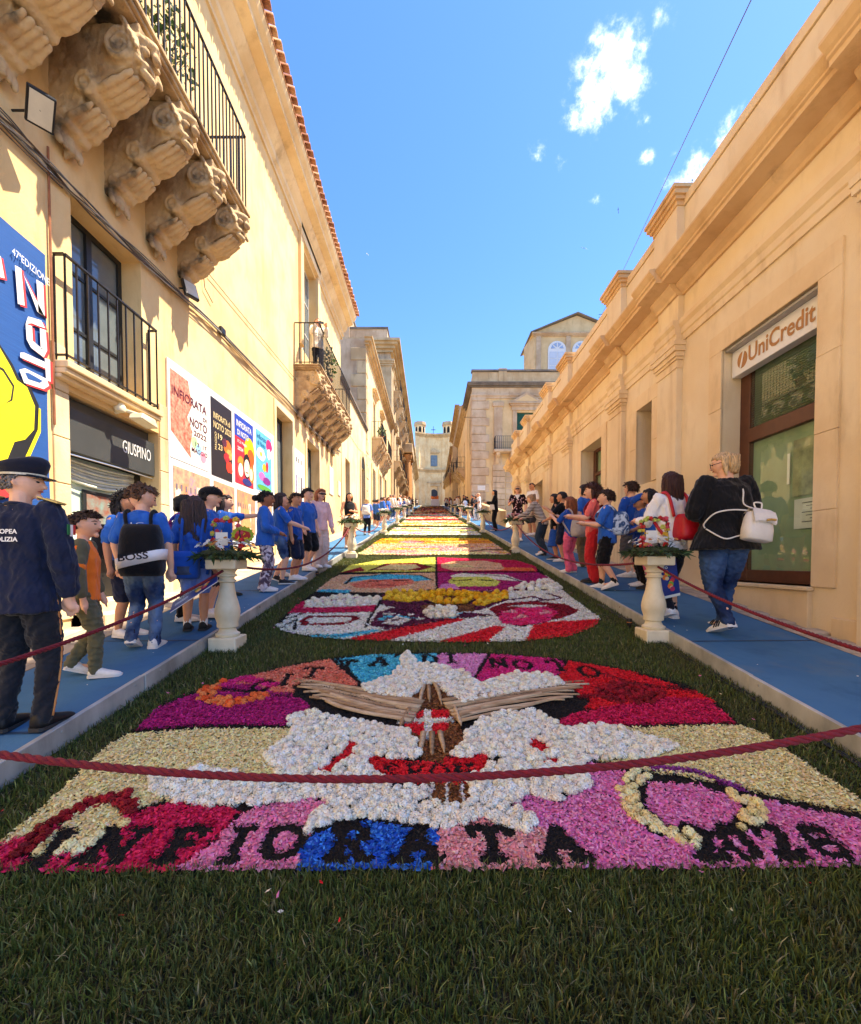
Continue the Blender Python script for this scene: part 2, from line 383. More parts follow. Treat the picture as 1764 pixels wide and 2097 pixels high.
# ================================================================== flower carpets
def inpoly(P, poly):
    x, y = P[:, 0], P[:, 1]; c = np.zeros(len(P), bool); n = len(poly)
    for i in range(n):
        x1, y1 = poly[i]; x2, y2 = poly[(i + 1) % n]
        m = ((y1 > y) != (y2 > y)); 
        with np.errstate(divide='ignore', invalid='ignore'): xi = (x2 - x1) * (y - y1) / (y2 - y1 + 1e-12) + x1
        c ^= m & (x < xi)
    return c
def dseg(P, pts):
    d = np.full(len(P), 9.0); pts = np.asarray(pts, float)
    for a, b in zip(pts[:-1], pts[1:]):
        ab = b - a; t = np.clip(((P - a) @ ab) / max(ab @ ab, 1e-9), 0, 1); d = np.minimum(d, np.hypot(*(P - a - t[:, None] * ab).T))
    return d
GP = lambda pts: [tuple(on_g(u, v, .03)[:2]) for u, v in pts]     # plan outline on the street
LET = {'I': [[(.5, 0), (.5, 1)], [(.3, 0), (.7, 0)], [(.3, 1), (.7, 1)]],
       'N': [[(.2, 0), (.2, 1)], [(.2, 1), (.8, 0)], [(.8, 0), (.8, 1)], [(.05, 0), (.38, 0)], [(.62, 1), (.95, 1)], [(.05, 1), (.25, 1)]],
       'F': [[(.25, 0), (.25, 1)], [(.1, 1), (.85, 1), (.85, .82)], [(.25, .52), (.65, .52)], [(.08, 0), (.45, 0)]],
       'O': [[(.5 + .4 * math.cos(t * .524), .5 + .5 * math.sin(t * .524)) for t in range(13)]],
       'R': [[(.25, 0), (.25, 1)], [(.1, 1), (.6, 1), (.78, .88), (.78, .66), (.6, .52), (.25, .52)], [(.5, .52), (.85, 0)], [(.08, 0), (.42, 0)], [(.75, 0), (.98, 0)]],
       'A': [[(.12, 0), (.5, 1), (.88, 0)], [(.27, .36), (.73, .36)], [(0, 0), (.28, 0)], [(.7, 0), (1, 0)]],
       'T': [[(.5, 0), (.5, 1)], [(.08, .8), (.08, 1), (.92, 1), (.92, .8)], [(.32, 0), (.68, 0)]],
       'C': [[(.85, .78), (.65, .97), (.4, .97), (.17, .75), (.1, .5), (.17, .25), (.4, .03), (.65, .03), (.88, .25)]],
       'D': [[(.2, 0), (.2, 1)], [(.05, 1), (.5, 1), (.8, .8), (.88, .5), (.8, .2), (.5, 0), (.05, 0)]],
       "'": [[(.5, 1.05), (.4, .8)]],
       '2': [[(.12, .75), (.25, .95), (.5, 1), (.75, .92), (.82, .7), (.65, .45), (.12, 0), (.85, 0), (.9, .18)]],
       '0': [[(.5 + .38 * math.cos(t * .524), .5 + .5 * math.sin(t * .524)) for t in range(13)]],
       '6': [[(.82, .85), (.6, 1), (.35, .9), (.17, .6), (.15, .3), (.3, .05), (.6, 0), (.82, .2), (.8, .42), (.6, .56), (.35, .5), (.18, .3)]],
       'S': [[(.82, .8), (.6, .98), (.3, .95), (.18, .75), (.35, .56), (.65, .46), (.84, .25), (.65, .03), (.35, 0), (.15, .2)]],
       'P': [[(.25, 0), (.25, 1)], [(.1, 1), (.6, 1), (.8, .85), (.8, .65), (.6, .48), (.25, .48)], [(.08, 0), (.45, 0)]],
       'Q': [[(.5 + .4 * math.cos(t * .524), .5 + .5 * math.sin(t * .524)) for t in range(13)], [(.55, .2), (.95, -.12)]]}
def letter_strokes(ch, u, v, w, h, shear=0.0):
    c = on_g(u, v, .03); return [[(c.x + (px - .5) * w + (py - .5) * h * shear, c.y + (py - .5) * h) for px, py in s] for s in LET[ch]]
m_petal = vcmat('petals', .65, trans=.18); m_crumb = vcmat('coffee_grounds', .95)
def lin255(c): return np.array(lin(c))
def petals_mesh(P, cols, size, lift, tilt=.8, seed=0, aspect=.55, layer=.016):
    """loose petals: one bent leaf each, every one turned and tinted its own way"""
    r = np.random.default_rng(seed); n = len(P)
    a = r.uniform(0, 2 * math.pi, n); L_ = size * r.uniform(.65, 1.35, n); Wd = L_ * aspect * r.uniform(.7, 1.3, n)
    d = np.stack([np.cos(a), np.sin(a), r.normal(0, tilt * .5, n)], 1); d /= np.linalg.norm(d, axis=1)[:, None]
    s = np.stack([-np.sin(a), np.cos(a), r.normal(0, tilt * .6, n)], 1); s /= np.linalg.norm(s, axis=1)[:, None]
    c = np.stack([P[:, 0], P[:, 1], SLOPE * P[:, 1] + lift + r.uniform(0, layer, n)], 1)
    up = np.array([0, 0, 1.0]); cup = (L_ * r.uniform(-.05, .4, n))[:, None] * up
    V = np.stack([c - d * L_[:, None] / 2 + cup * .5, c + s * Wd[:, None] / 2 + cup * .2, c + d * L_[:, None] / 2 + cup, c - s * Wd[:, None] / 2], 1).reshape(-1, 3)
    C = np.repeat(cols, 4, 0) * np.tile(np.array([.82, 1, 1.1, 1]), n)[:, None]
    return V, np.arange(4 * n).reshape(-1, 4), np.clip(C, 0, 1)
def tint(base, n, r, hv=.07, vv=.16):
    b = np.asarray(base); 
    if b.ndim == 2: b = b[r.integers(0, len(b), n)]
    else: b = np.repeat(b[None], n, 0)
    return np.clip(b * (1 + r.normal(0, hv, (n, 3))) * np.exp(r.normal(0, vv, n))[:, None], .002, .95)
def pompom(r, seed):
    """a carnation head: ruffled dome of small bent petals around a core"""
    g = np.random.default_rng(seed); V = []; F = []
    n = 46
    for i in range(n):
        z = 1 - 1.55 * (i + .5) / n; ph = i * 2.39996; q = math.sqrt(max(0, 1 - z * z)); nrm = np.array([q * math.cos(ph), q * math.sin(ph), z])
        t = np.cross(nrm, g.normal(size=3)); t /= np.linalg.norm(t); b = np.cross(nrm, t)
        L_ = r * g.uniform(.4, .6); c = nrm * r * g.uniform(.72, .9); o = len(V)
        V += list((c - t * L_ * .7 + nrm * r * g.uniform(.0, .2), c + b * L_ * .5 - nrm * r * .1, c + t * L_ * .7 + nrm * r * g.uniform(.02, .22), c - b * L_ * .5 + nrm * r * g.uniform(-.1, .12)))
        F.append((o, o + 1, o + 2, o + 3))
    return np.array(V), np.array(F)
POMS = [pompom(1.0, k) for k in range(3)]
def carpet(name, label, loc_uv, outline, regions, strokes, dens, size, seed, lift=.012, crumbs=1.0):
    """regions / strokes: painted in order, (plan polygon or polyline, key); key -> colour via PAL. Returns root and the points with keys."""
    r = np.random.default_rng(seed); o = np.array(outline); lo, hi = o.min(0), o.max(0)
    c = o.mean(0); R = root(name, (c[0], c[1], gz(c[1])), label, 'flower carpet', 'flower carpets along the street')
    n = int((hi[0] - lo[0]) * (hi[1] - lo[1]) * dens)
    # an even spread: jittered grid
    st = 1 / math.sqrt(dens); gx = np.arange(lo[0], hi[0], st); gy = np.arange(lo[1], hi[1], st); X, Y = np.meshgrid(gx, gy)
    P = np.stack([X.ravel(), Y.ravel()], 1) + r.uniform(-.6, .6, (X.size, 2)) * st
    P = P[inpoly(P, outline)]
    key = np.full(len(P), 'soil', dtype=object)
    wob = np.stack([noise3(np.c_[P * 14, P[:, 0] * 0], seed), noise3(np.c_[P * 14, P[:, 0] * 0], seed + 1)], 1) * size * .45
    Q = P + wob
    for poly, k in regions: key[inpoly(Q, poly)] = k
    for pts, wd, k in strokes: key[dseg(Q, pts) < wd / 2] = k
    # bed of grounds under everything
    b = MB(); nn = len(outline); b.prism([tuple(p) for p in outline], 0, 1, 'z')
    b.v = [(x, y, gz(y) + (.004 if z == 0 else .018)) for x, y, z in b.v]
    b.obj('bed', mat('carpet_bed', (.012, .009, .007), .95, .4, 60, .004, 120), R)
    for k in sorted(set(key)):
        if k.startswith('@'): continue
        m = key == k; Pk = P[m]; cnt = len(Pk)
        if k == 'soil':
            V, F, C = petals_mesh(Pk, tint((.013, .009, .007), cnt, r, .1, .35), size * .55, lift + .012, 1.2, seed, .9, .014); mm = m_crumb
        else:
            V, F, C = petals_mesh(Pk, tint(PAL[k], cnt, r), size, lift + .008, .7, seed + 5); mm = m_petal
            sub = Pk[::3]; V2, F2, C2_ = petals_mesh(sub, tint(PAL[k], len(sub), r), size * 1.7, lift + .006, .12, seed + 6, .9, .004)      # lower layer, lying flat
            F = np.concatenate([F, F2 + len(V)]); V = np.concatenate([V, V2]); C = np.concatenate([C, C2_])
        og = origin(R); V = V - np.array(og)
        q = link(np_mesh(k, V, F, C, [mm]), ('coffee_grounds' if k == 'soil' else k + '_petals'), R); q['kind'] = 'stuff'
    return R, P, key
PAL = {k: np.array([np.array(lin(c)) * min(1.34, .86 / max(lin(c))) * np.array([1, .96, .86]) for c in v]) for k, v in {
    'cream': [(255, 216, 142), (252, 202, 122), (255, 226, 166)], 'violet': [(160, 16, 104), (140, 10, 88), (180, 34, 120)], 'salmon': [(248, 140, 112), (240, 120, 96), (255, 170, 140)],
    'cyan': [(70, 180, 205), (40, 150, 185), (110, 205, 222)], 'light_pink': [(232, 150, 205), (220, 130, 190), (240, 175, 220)], 'magenta': [(206, 30, 122), (188, 20, 104), (220, 60, 140)],
    'red': [(210, 18, 34), (190, 12, 30), (228, 40, 46)], 'crimson': [(186, 14, 72), (165, 8, 58), (205, 36, 92)], 'dark_red': [(130, 8, 24), (110, 6, 18), (150, 14, 34)],
    'pink': [(232, 132, 176), (220, 112, 160), (242, 164, 196)], 'blue': [(26, 90, 190), (16, 64, 160), (60, 130, 220)], 'rose': [(246, 168, 172), (240, 150, 160), (250, 190, 190)],
    'orchid': [(220, 122, 176), (206, 102, 160), (232, 154, 196)], 'white': [(252, 240, 212), (246, 228, 194), (255, 248, 228)], 'purple': [(120, 40, 120), (98, 26, 100), (140, 60, 140)],
    'orange': [(245, 120, 60), (238, 100, 44), (250, 150, 84)], 'brown': [(112, 66, 30), (92, 52, 24), (140, 90, 46)], 'yellow': [(248, 196, 20), (240, 176, 10), (252, 214, 60)],
    'hot_pink': [(226, 30, 110), (210, 20, 92), (240, 70, 140)], 'lime': [(206, 206, 90), (190, 196, 80), (220, 216, 120)], 'peach': [(244, 200, 160), (238, 186, 142), (248, 214, 180)], 'plum': [(84, 14, 50), (66, 10, 40), (104, 24, 64)], 'gold': [(236, 160, 40), (226, 140, 30), (244, 184, 70)]}.items()}
PAL['cream'] = np.array([(.94, .75, .34), (.92, .69, .28), (.95, .81, .44)]); PAL['white'] = np.array([(.95, .86, .68), (.91, .80, .60), (.96, .90, .76)])
# ---- the first carpet, with the town's eagle
OUT1 = GP([(-60, 1752), (0, 1722), (90, 1650), (215, 1530), (290, 1480), (330, 1440), (430, 1403), (500, 1383), (600, 1360), (680, 1346), (830, 1336), (1000, 1336), (1150, 1348), (1270, 1368), (1400, 1398), (1470, 1438), (1512, 1478), (1570, 1502), (1650, 1560), (1764, 1636), (1850, 1690), (1830, 1766), (1764, 1768), (1300, 1772), (882, 1774), (400, 1777), (0, 1779), (-80, 1775)])
REG1 = [([(276, 1497), (320, 1450), (385, 1425), (470, 1402), (530, 1393), (640, 1440), (610, 1486), (480, 1482), (380, 1488)], 'violet'),
 ([(440, 1402), (510, 1384), (600, 1363), (676, 1350), (735, 1400), (690, 1425), (610, 1418), (560, 1418), (520, 1400)], 'salmon'),
 ([(686, 1350), (760, 1341), (896, 1338), (890, 1375), (840, 1400), (745, 1402)], 'cyan'),
 ([(890, 1345), (905, 1338), (1000, 1339), (980, 1365), (968, 1395), (900, 1385)], 'light_pink'),
 ([(1006, 1339), (1158, 1351), (1140, 1385), (1100, 1410), (1010, 1405), (976, 1392)], 'magenta'),
 ([(1164, 1353), (1290, 1374), (1425, 1415), (1470, 1438), (1330, 1445), (1200, 1450), (1110, 1415), (1145, 1385)], 'red'),
 ([(1510, 1480), (1450, 1432), (1370, 1428), (1240, 1448), (1170, 1462), (1130, 1484), (1300, 1484)], 'crimson'),
 ([(265, 1502), (420, 1491), (560, 1488), (640, 1495), (660, 1530), (560, 1560), (560, 1600), (330, 1625), (365, 1632), (280, 1655), (180, 1690), (60, 1760), (-60, 1775), (-60, 1752), (0, 1722), (90, 1650), (215, 1530)], 'cream'),
 ([(1130, 1488), (1300, 1487), (1512, 1484), (1570, 1504), (1650, 1562), (1764, 1638), (1850, 1692), (1764, 1662), (1620, 1636), (1480, 1603), (1290, 1570), (1180, 1546), (1120, 1520)], 'cream'),
 ([(-80, 1780), (-60, 1740), (20, 1722), (120, 1690), (285, 1660), (365, 1638), (430, 1645), (498, 1662), (440, 1720), (355, 1785)], 'crimson'),
 ([(355, 1785), (440, 1720), (500, 1664), (600, 1632), (680, 1640), (640, 1700), (618, 1735), (610, 1785)], 'pink'),
 ([(606, 1785), (618, 1735), (640, 1708), (700, 1690), (760, 1680), (900, 1700), (895, 1785)], 'blue'),
 ([(880, 1785), (900, 1702), (960, 1660), (1100, 1690), (1160, 1720), (1200, 1785)], 'rose'),
 ([(1030, 1630), (1100, 1590), (1180, 1552), (1290, 1584), (1480, 1618), (1620, 1650), (1764, 1678), (1870, 1700), (1850, 1785), (1200, 1785), (1155, 1715), (1100, 1690)], 'orchid'),
 # rings and ornaments
 ([(1285, 1578), (1420, 1590), (1520, 1620), (1568, 1660), (1540, 1705), (1430, 1722), (1330, 1705), (1285, 1660), (1275, 1610)], 'soil'),
 ([(1330, 1600), (1420, 1606), (1505, 1632), (1520, 1660), (1490, 1688), (1420, 1700), (1370, 1690), (1325, 1650)], 'orchid'),
 ([(60, 1750), (110, 1700), (200, 1652), (262, 1650), (250, 1690), (150, 1735), (90, 1752)], 'cream'),
 ([(1215, 1410), (1260, 1398), (1330, 1402), (1362, 1420), (1340, 1440), (1270, 1440), (1225, 1428)], '@dark_red'),
 # eagle
 ([(822, 1345), (838, 1336), (852, 1360), (890, 1362), (945, 1376), (985, 1402), (1050, 1380), (1130, 1384), (1155, 1402), (1140, 1417), (1050, 1427), (965, 1452), (925, 1424), (890, 1402), (855, 1435), (830, 1457), (785, 1450), (745, 1418), (745, 1404), (800, 1386), (822, 1366)], '@white'),
 ([(590, 1470), (640, 1459), (700, 1474), (770, 1484), (830, 1498), (872, 1525), (862, 1552), (800, 1552), (760, 1545), (735, 1585), (640, 1600), (570, 1590), (545, 1545), (600, 1505)], '@white'),
 ([(305, 1597), (420, 1575), (520, 1597), (640, 1602), (700, 1562), (745, 1562), (800, 1612), (930, 1615), (1000, 1575), (1050, 1550), (985, 1550), (910, 1548), (915, 1525), (945, 1520), (990, 1468), (1080, 1448), (1150, 1488), (1250, 1488), (1390, 1528), (1330, 1550), (1200, 1556), (1205, 1612), (1140, 1642), (1080, 1622), (1040, 1652), (1112, 1690), (1075, 1700), (985, 1672), (930, 1694), (840, 1690), (790, 1674), (740, 1676), (680, 1690), (622, 1704), (645, 1662), (700, 1642), (640, 1632), (560, 1645), (400, 1648), (315, 1622)], '@white'),
 ([(622, 1592), (700, 1545), (712, 1513), (732, 1518), (730, 1545), (690, 1572), (660, 1592)], 'red'),
 ([(745, 1545), (850, 1560), (1004, 1542), (998, 1575), (940, 1606), (815, 1600), (770, 1578)], 'red'),
 ([(1072, 1530), (1095, 1510), (1135, 1536), (1110, 1546)], 'red'), ([(1098, 1566), (1115, 1550), (1160, 1555), (1142, 1570)], 'red'),
 ([(870, 1400), (905, 1405), (935, 1450), (950, 1520), (905, 1560), (870, 1560), (850, 1520), (815, 1450)], 'brown'),
 ([(598, 1402), (640, 1394), (760, 1420), (870, 1436), (830, 1470), (780, 1478), (700, 1462), (640, 1448), (604, 1420)], 'soil'),
 ([(925, 1448), (1000, 1428), (1080, 1414), (1160, 1402), (1212, 1436), (1190, 1452), (1120, 1456), (1020, 1462), (960, 1490), (935, 1480)], 'soil'),
 ([(870, 1602), (965, 1604), (970, 1640), (940, 1650), (890, 1648), (865, 1630)], 'brown'),
 ([(820, 1457), (920, 1453), (920, 1490), (876, 1512), (834, 1496)], 'red')]
REG1 = [(GP(p), k) for p, k in REG1]
def ST(pts, w, k): return (GP(pts), w, k)
STR1 = [ST([(688, 1346), (745, 1404)], .03, 'soil'), ST([(1003, 1338), (972, 1392)], .03, 'soil'), ST([(440, 1408), (530, 1420), (620, 1428)], .03, 'soil'), ST([(270, 1497), (400, 1488), (600, 1487)], .045, 'soil'),
 ST([(1120, 1487), (1300, 1486), (1515, 1481)], .035, 'soil'), ST([(1180, 1548), (1290, 1577), (1480, 1610), (1620, 1643), (1764, 1670), (1850, 1690)], .035, 'soil'), ST([(282, 1656), (365, 1634)], .02, 'soil'),
 ST([(495, 1662), (440, 1720), (400, 1750)], .012, 'soil'), ST([(640, 1706), (700, 1686), (770, 1676), (850, 1694)], .02, 'soil'),
 ST([(52, 1745), (100, 1690), (180, 1645), (250, 1632), (268, 1655)], .062, '@dark_red'), ST([(80, 1745), (160, 1735), (230, 1705), (252, 1690)], .04, '@gold'), ST([(40, 1752), (130, 1756)], .02, 'soil'),
 ST([(1312, 1585), (1286, 1620), (1300, 1665), (1370, 1705), (1412, 1716)], .075, '@gold'), ST([(1515, 1632), (1556, 1660), (1535, 1692)], .07, '@gold'), ST([(1340, 1570), (1425, 1578), (1512, 1612)], .05, 'purple'),
 ST([(470, 1398), (425, 1412), (422, 1430), (470, 1440), (535, 1425)], .10, '@orange'), ST([(450, 1405), (500, 1388), (560, 1402)], .10, 'magenta'), ST([(455, 1412), (540, 1415)], .04, 'soil'),
 ST([(1235, 1380), (1300, 1400), (1420, 1415)], .05, 'dark_red'), ST([(1190, 1425), (1280, 1425)], .06, 'dark_red'), ST([(1370, 1405), (1420, 1410)], .04, 'soil'), ST([(1300, 1397), (1330, 1405)], .04, 'soil'),
 ST([(875, 1455), (877, 1510)], .05, 'white'), ST([(822, 1476), (922, 1474)], .06, 'white'), ST([(812, 1453), (925, 1449)], .02, 'soil'),
 ST([(885, 1604), (880, 1640)], .02, 'white'), ST([(915, 1604), (915, 1645)], .02, 'white'), ST([(945, 1604), (952, 1642)], .02, 'white'), ST([(760, 1575), (800, 1610)], .012, 'soil')]
for ch, u, v, w, h in [('C', 537, 1404, .17, .2), ('I', 586, 1391, .14, .2), ('T', 640, 1377, .17, .2), ('T', 712, 1361, .15, .2), ('A', 778, 1354, .17, .2), ("'", 812, 1348, .12, .16), ('D', 880, 1350, .16, .2), ('I', 924, 1348, .14, .2),
                       ('N', 1020, 1357, .18, .2), ('O', 1070, 1361, .18, .2), ('T', 1143, 1362, .18, .22), ('O', 1206, 1375, .19, .22)]:
    for s in letter_strokes(ch, u, v, w, h): STR1.append((s, .046, 'soil'))
for ch, u, v, w in [('I', 105, 1735, .14), ('N', 235, 1728, .21), ('F', 378, 1727, .17), ('I', 487, 1727, .15), ('O', 582, 1722, .185), ('R', 718, 1724, .20), ('A', 856, 1724, .20), ('T', 1008, 1724, .19), ('A', 1148, 1724, .20),
                    ('2', 1436, 1722, .15), ('0', 1510, 1722, .13), ('2', 1592, 1720, .15), ('6', 1686, 1722, .16)]:
    for s in letter_strokes(ch, u, v, w, .165): STR1.append((s, .054, 'soil'))
for ch, u in (('S', 800), ('P', 850), ('Q', 900), ('N', 950)):
    for s in letter_strokes(ch, u, 1580, .11, .13): STR1.append((s, .026, 'soil'))
C1, P1, K1 = carpet('flower_carpet', 'front flower carpet with the white eagle and lettering INFIORATA 2026', None, OUT1, REG1, STR1, 12500, .0195, 11)
# carnation heads of the raised parts: the nearest 300 singly, the others as one part
def heads(R, P, key, which, colname, rad, spacing, seed, budget, hgt=.03):
    r = np.random.default_rng(seed); m = key == which; pts = P[m]; pts = pts[r.permutation(len(pts))]
    keep = []; cell = {}
    for p in pts:
        c = (int(p[0] // spacing), int(p[1] // spacing)); ok = True
        for dx in (-1, 0, 1):
            for dy in (-1, 0, 1):
                for q in cell.get((c[0] + dx, c[1] + dy), ()):
                    if (p[0] - q[0]) ** 2 + (p[1] - q[1]) ** 2 < spacing ** 2: ok = False; break
        if ok: cell.setdefault(c, []).append(p); keep.append(p)
    keep = np.array(sorted(keep, key=lambda p: p[1])); mats_ = m_petal
    meshes = []
    for k in range(6):
        V, F = POMS[k % 3]; c = tint(PAL[colname], 1, r, .02, .05)[0]; cc = np.repeat(tint(c, len(F), r, .025, .09), 4, 0)
        meshes.append(np_mesh('carnation', V, F, cc, [mats_]))
    og = np.array(origin(R))
    VV = []; FF = []; CC = []; nv = 0
    for i, p in enumerate(keep):
        s = rad * r.uniform(.85, 1.2); z = gz(p[1]) + hgt * r.uniform(.7, 1.3)
        if i < budget:
            o = link(meshes[r.integers(6)], 'carnation', R); o.location = Vector((p[0], p[1], z)) - Vector(og); o.scale = (s, s, s * .85); o.rotation_euler = (r.normal(0, .25), r.normal(0, .25), r.uniform(0, 6))
        else:
            V, F = POMS[r.integers(3)]; a = r.uniform(0, 6); ca, sa = math.cos(a), math.sin(a)
            V2 = np.stack([V[:, 0] * ca - V[:, 1] * sa, V[:, 0] * sa + V[:, 1] * ca, V[:, 2] * .85], 1) * s + np.array([p[0], p[1], z]) - og
            VV.append(V2); FF.append(F + nv); nv += len(V2); CC.append(np.repeat(tint(tint(PAL[colname], 1, r, .02, .05)[0], len(F), r, .025, .09), 4, 0))
    if VV: q = link(np_mesh('carnations', np.concatenate(VV), np.concatenate(FF), np.concatenate(CC), [mats_]), 'carnation_heads', R); q['kind'] = 'stuff'
    return len(keep)
n1 = heads(C1, P1, K1, '@white', 'white', .027, .028, 1, 240, .036)
n2 = heads(C1, P1, K1, '@gold', 'cream', .026, .032, 2, 30); n3 = heads(C1, P1, K1, '@dark_red', 'dark_red', .024, .03, 3, 20); n4 = heads(C1, P1, K1, '@orange', 'orange', .028, .036, 4, 10)
print('heads', n1, n2, n3, n4)
# long curled wing feathers of dried leaf
m_leaf = [mat('dried_leaf_%d' % k, c, .8, .45, 30, .002, 60, stretch=(.25, 1, 1), col2=c2) for k, (c, c2) in enumerate((((.58, .40, .22), (.30, .18, .08)), ((.44, .28, .14), (.2, .11, .05)), ((.64, .48, .29), (.36, .22, .11))))]
def feather(pts, w, k):
    P = [on_g(u, v, .0) for u, v in pts]; n = 14; R_ = []
    for i in range(n + 1):
        t = i / n; f = t * (len(P) - 1); a = min(int(f), len(P) - 2); q = P[a].lerp(P[a + 1], f - a) + Vector((0, .018 * math.sin(t * 7 + k * 1.7), 0))
        a2 = min(a + 1, len(P) - 1); d = (P[a2] - P[a]); s = Vector((-d.y, d.x, 0)).normalized(); ww = w * (1.15 - .45 * t) * (1 if t < .92 else .5)
        z = .036 + .004 * math.sin(t * 5 + k) + .001 * k
        R_.append([q + s * ww / 2 + Vector((0, 0, z - .006)), q + Vector((0, 0, z + .006)), q - s * ww / 2 + Vector((0, 0, z - .002)), q - s * ww * .1 + Vector((0, 0, z - .010))])
    b = MB(); b.rings(R_); b.obj('feather', m_leaf[k % 3], C1, smooth=True)
for k in range(9):
    feather([(868 - 3 * k, 1446 + 5.5 * k), (800 - 5 * k, 1434 + 5.0 * k), (715 - 2 * k, 1415 + 5.0 * k), (650 + 2 * k, 1402 + 5.0 * k), (606 + 6 * k - 14 * (k % 2), 1399 + 5.6 * k)], .075 - .002 * k, k)
    feather([(905 + 4 * k, 1446 + 5.5 * k), (980 + 4 * k, 1432 + 4.6 * k), (1070 + 2 * k, 1417 + 4.6 * k), (1140 - 1 * k, 1407 + 4.8 * k), (1196 - 5 * k + 14 * (k % 2), 1404 + 5.2 * k)], .075 - .002 * k, k + 1)
for k, (a, e) in enumerate([((862, 1420), (800, 1402)), ((866, 1410), (815, 1395)), ((888, 1408), (955, 1404)), ((892, 1420), (970, 1415)), ((878, 1400), (880, 1450)), ((870, 1405), (860, 1450)), ((890, 1405), (905, 1450)), ((885, 1510), (885, 1560)), ((868, 1515), (860, 1555)), ((902, 1512), (910, 1555)), ((840, 1460), (820, 1500)), ((930, 1456), (945, 1500))]):
    feather([a, ((a[0] + e[0]) / 2, (a[1] + e[1]) / 2 - 3), e], .034, k)
# ---- the second carpet: bright panels, a sunflower, red and white rays
Z3 = lambda pts: GP([(512 + .4354 * x, 1024 + .4354 * y) for x, y in pts])
OUT2 = Z3([(430, 340), (470, 308), (600, 285), (870, 270), (1250, 283), (1335, 308), (1400, 360), (1450, 410), (1650, 558), (1620, 592), (1500, 637), (1250, 662), (900, 664), (480, 654), (300, 642), (150, 612), (118, 585), (200, 508), (265, 460), (310, 428), (380, 370)])
REG2 = [([(118, 585), (1700, 300), (1700, 700), (100, 700)], 'white'),
 ([(430, 340), (470, 308), (600, 283), (872, 268), (876, 336)], 'lime'), ([(420, 344), (520, 316), (545, 334)], 'dark_red'), ([(560, 330), (640, 300), (780, 296), (860, 316), (800, 332)], 'dark_red'), ([(590, 326), (660, 304), (780, 304), (800, 318), (740, 330)], 'cream'),
 ([(880, 268), (1250, 282), (1340, 308), (1352, 336), (880, 336)], 'crimson'), ([(900, 300), (960, 288), (1100, 286), (1180, 300), (1200, 330), (960, 334), (900, 318)], 'peach'), ([(930, 300), (1040, 308), (1060, 316), (940, 318)], 'cream'), ([(1180, 332), (1200, 318), (1330, 320), (1345, 334)], 'orange'),
 ([(420, 352), (876, 342), (878, 420), (640, 436), (310, 430), (380, 372)], 'peach'), ([(440, 392), (480, 362), (640, 348), (800, 356), (856, 376), (760, 384), (560, 374)], 'cyan'), ([(470, 396), (560, 376), (760, 372), (780, 392), (640, 416), (500, 414)], 'salmon'), ([(310, 430), (340, 420), (480, 424), (460, 438)], 'cyan'),
 ([(884, 342), (1356, 342), (1400, 362), (1450, 412), (1250, 428), (884, 424)], 'violet'), ([(940, 356), (1000, 344), (1200, 352), (1290, 384), (1170, 376), (960, 372)], 'white'), ([(930, 384), (960, 362), (1120, 362), (1180, 384), (1160, 406), (960, 408)], 'lime'), ([(890, 418), (900, 396), (960, 394), (990, 420)], 'light_pink'),
 ([(1240, 428), (1280, 404), (1400, 384), (1455, 424)], 'plum'),
 ([(640, 438), (880, 426), (1210, 428), (1220, 470), (1080, 520), (830, 520), (640, 500), (600, 470)], 'plum'), ([(640, 440), (700, 432), (780, 430), (860, 424), (840, 470), (740, 482), (640, 470)], 'yellow'), ([(1060, 440), (1200, 432), (1210, 460), (1100, 500), (1060, 496)], 'yellow'),
 ([(800, 500), (900, 480), (1050, 490), (1060, 524), (960, 530), (820, 524)], 'brown'), ([(820, 466), (850, 440), (940, 428), (1030, 440), (1056, 466), (1010, 488), (880, 490)], 'yellow'), ([(890, 468), (920, 450), (980, 452), (990, 466), (950, 478)], 'brown'),
 ([(180, 534), (240, 478), (300, 468), (610, 470), (590, 524), (360, 540)], 'crimson'), ([(250, 506), (270, 470), (420, 446), (620, 460), (610, 494), (400, 504)], 'white'),
 ([(160, 560), (200, 532), (580, 526), (540, 596), (240, 622), (140, 600)], 'white'), ([(230, 566), (280, 545), (500, 544), (520, 560), (440, 588), (240, 590)], 'dark_red'), ([(265, 564), (300, 552), (480, 552), (470, 574), (280, 582)], 'white'),
 ([(560, 590), (600, 530), (700, 500), (900, 520), (1150, 540), (900, 566), (640, 610)], 'plum'), ([(820, 540), (850, 510), (940, 504), (985, 530), (940, 556), (850, 558)], 'white'), ([(620, 580), (700, 540), (760, 560), (700, 590)], 'white'), ([(240, 628), (520, 600), (620, 612), (440, 650), (300, 642)], 'cyan'), ([(150, 612), (540, 596), (640, 600), (420, 632), (260, 634)], 'white'),
 ([(460, 652), (700, 600), (960, 556), (1020, 560), (660, 664)], 'red'), ([(640, 664), (1000, 566), (1160, 560), (1150, 590), (900, 664)], 'white'), ([(890, 664), (1150, 592), (1250, 600), (1130, 664)], 'red'), ([(1120, 664), (1210, 592), (1330, 590), (1310, 650), (1250, 664)], 'white'), ([(1300, 664), (1330, 590), (1420, 572), (1660, 560), (1620, 596), (1500, 640)], 'red'),
 ([(1120, 512), (1200, 484), (1330, 476), (1480, 490), (1556, 520), (1470, 556), (1330, 586), (1200, 574)], 'dark_red'), ([(1170, 556), (1180, 524), (1280, 506), (1400, 502), (1450, 530), (1400, 572), (1280, 592), (1190, 580)], 'hot_pink'), ([(1200, 500), (1330, 492), (1420, 498), (1300, 506)], 'white'), ([(1240, 560), (1270, 536), (1320, 548)], 'rose'), ([(1360, 540), (1390, 514), (1420, 530)], 'rose'), ([(1190, 528), (1240, 514), (1260, 530)], 'rose')]
REG2 = [(Z3(p), k) for p, k in REG2]
def S3(pts, w, k): return (Z3(pts), w, k)
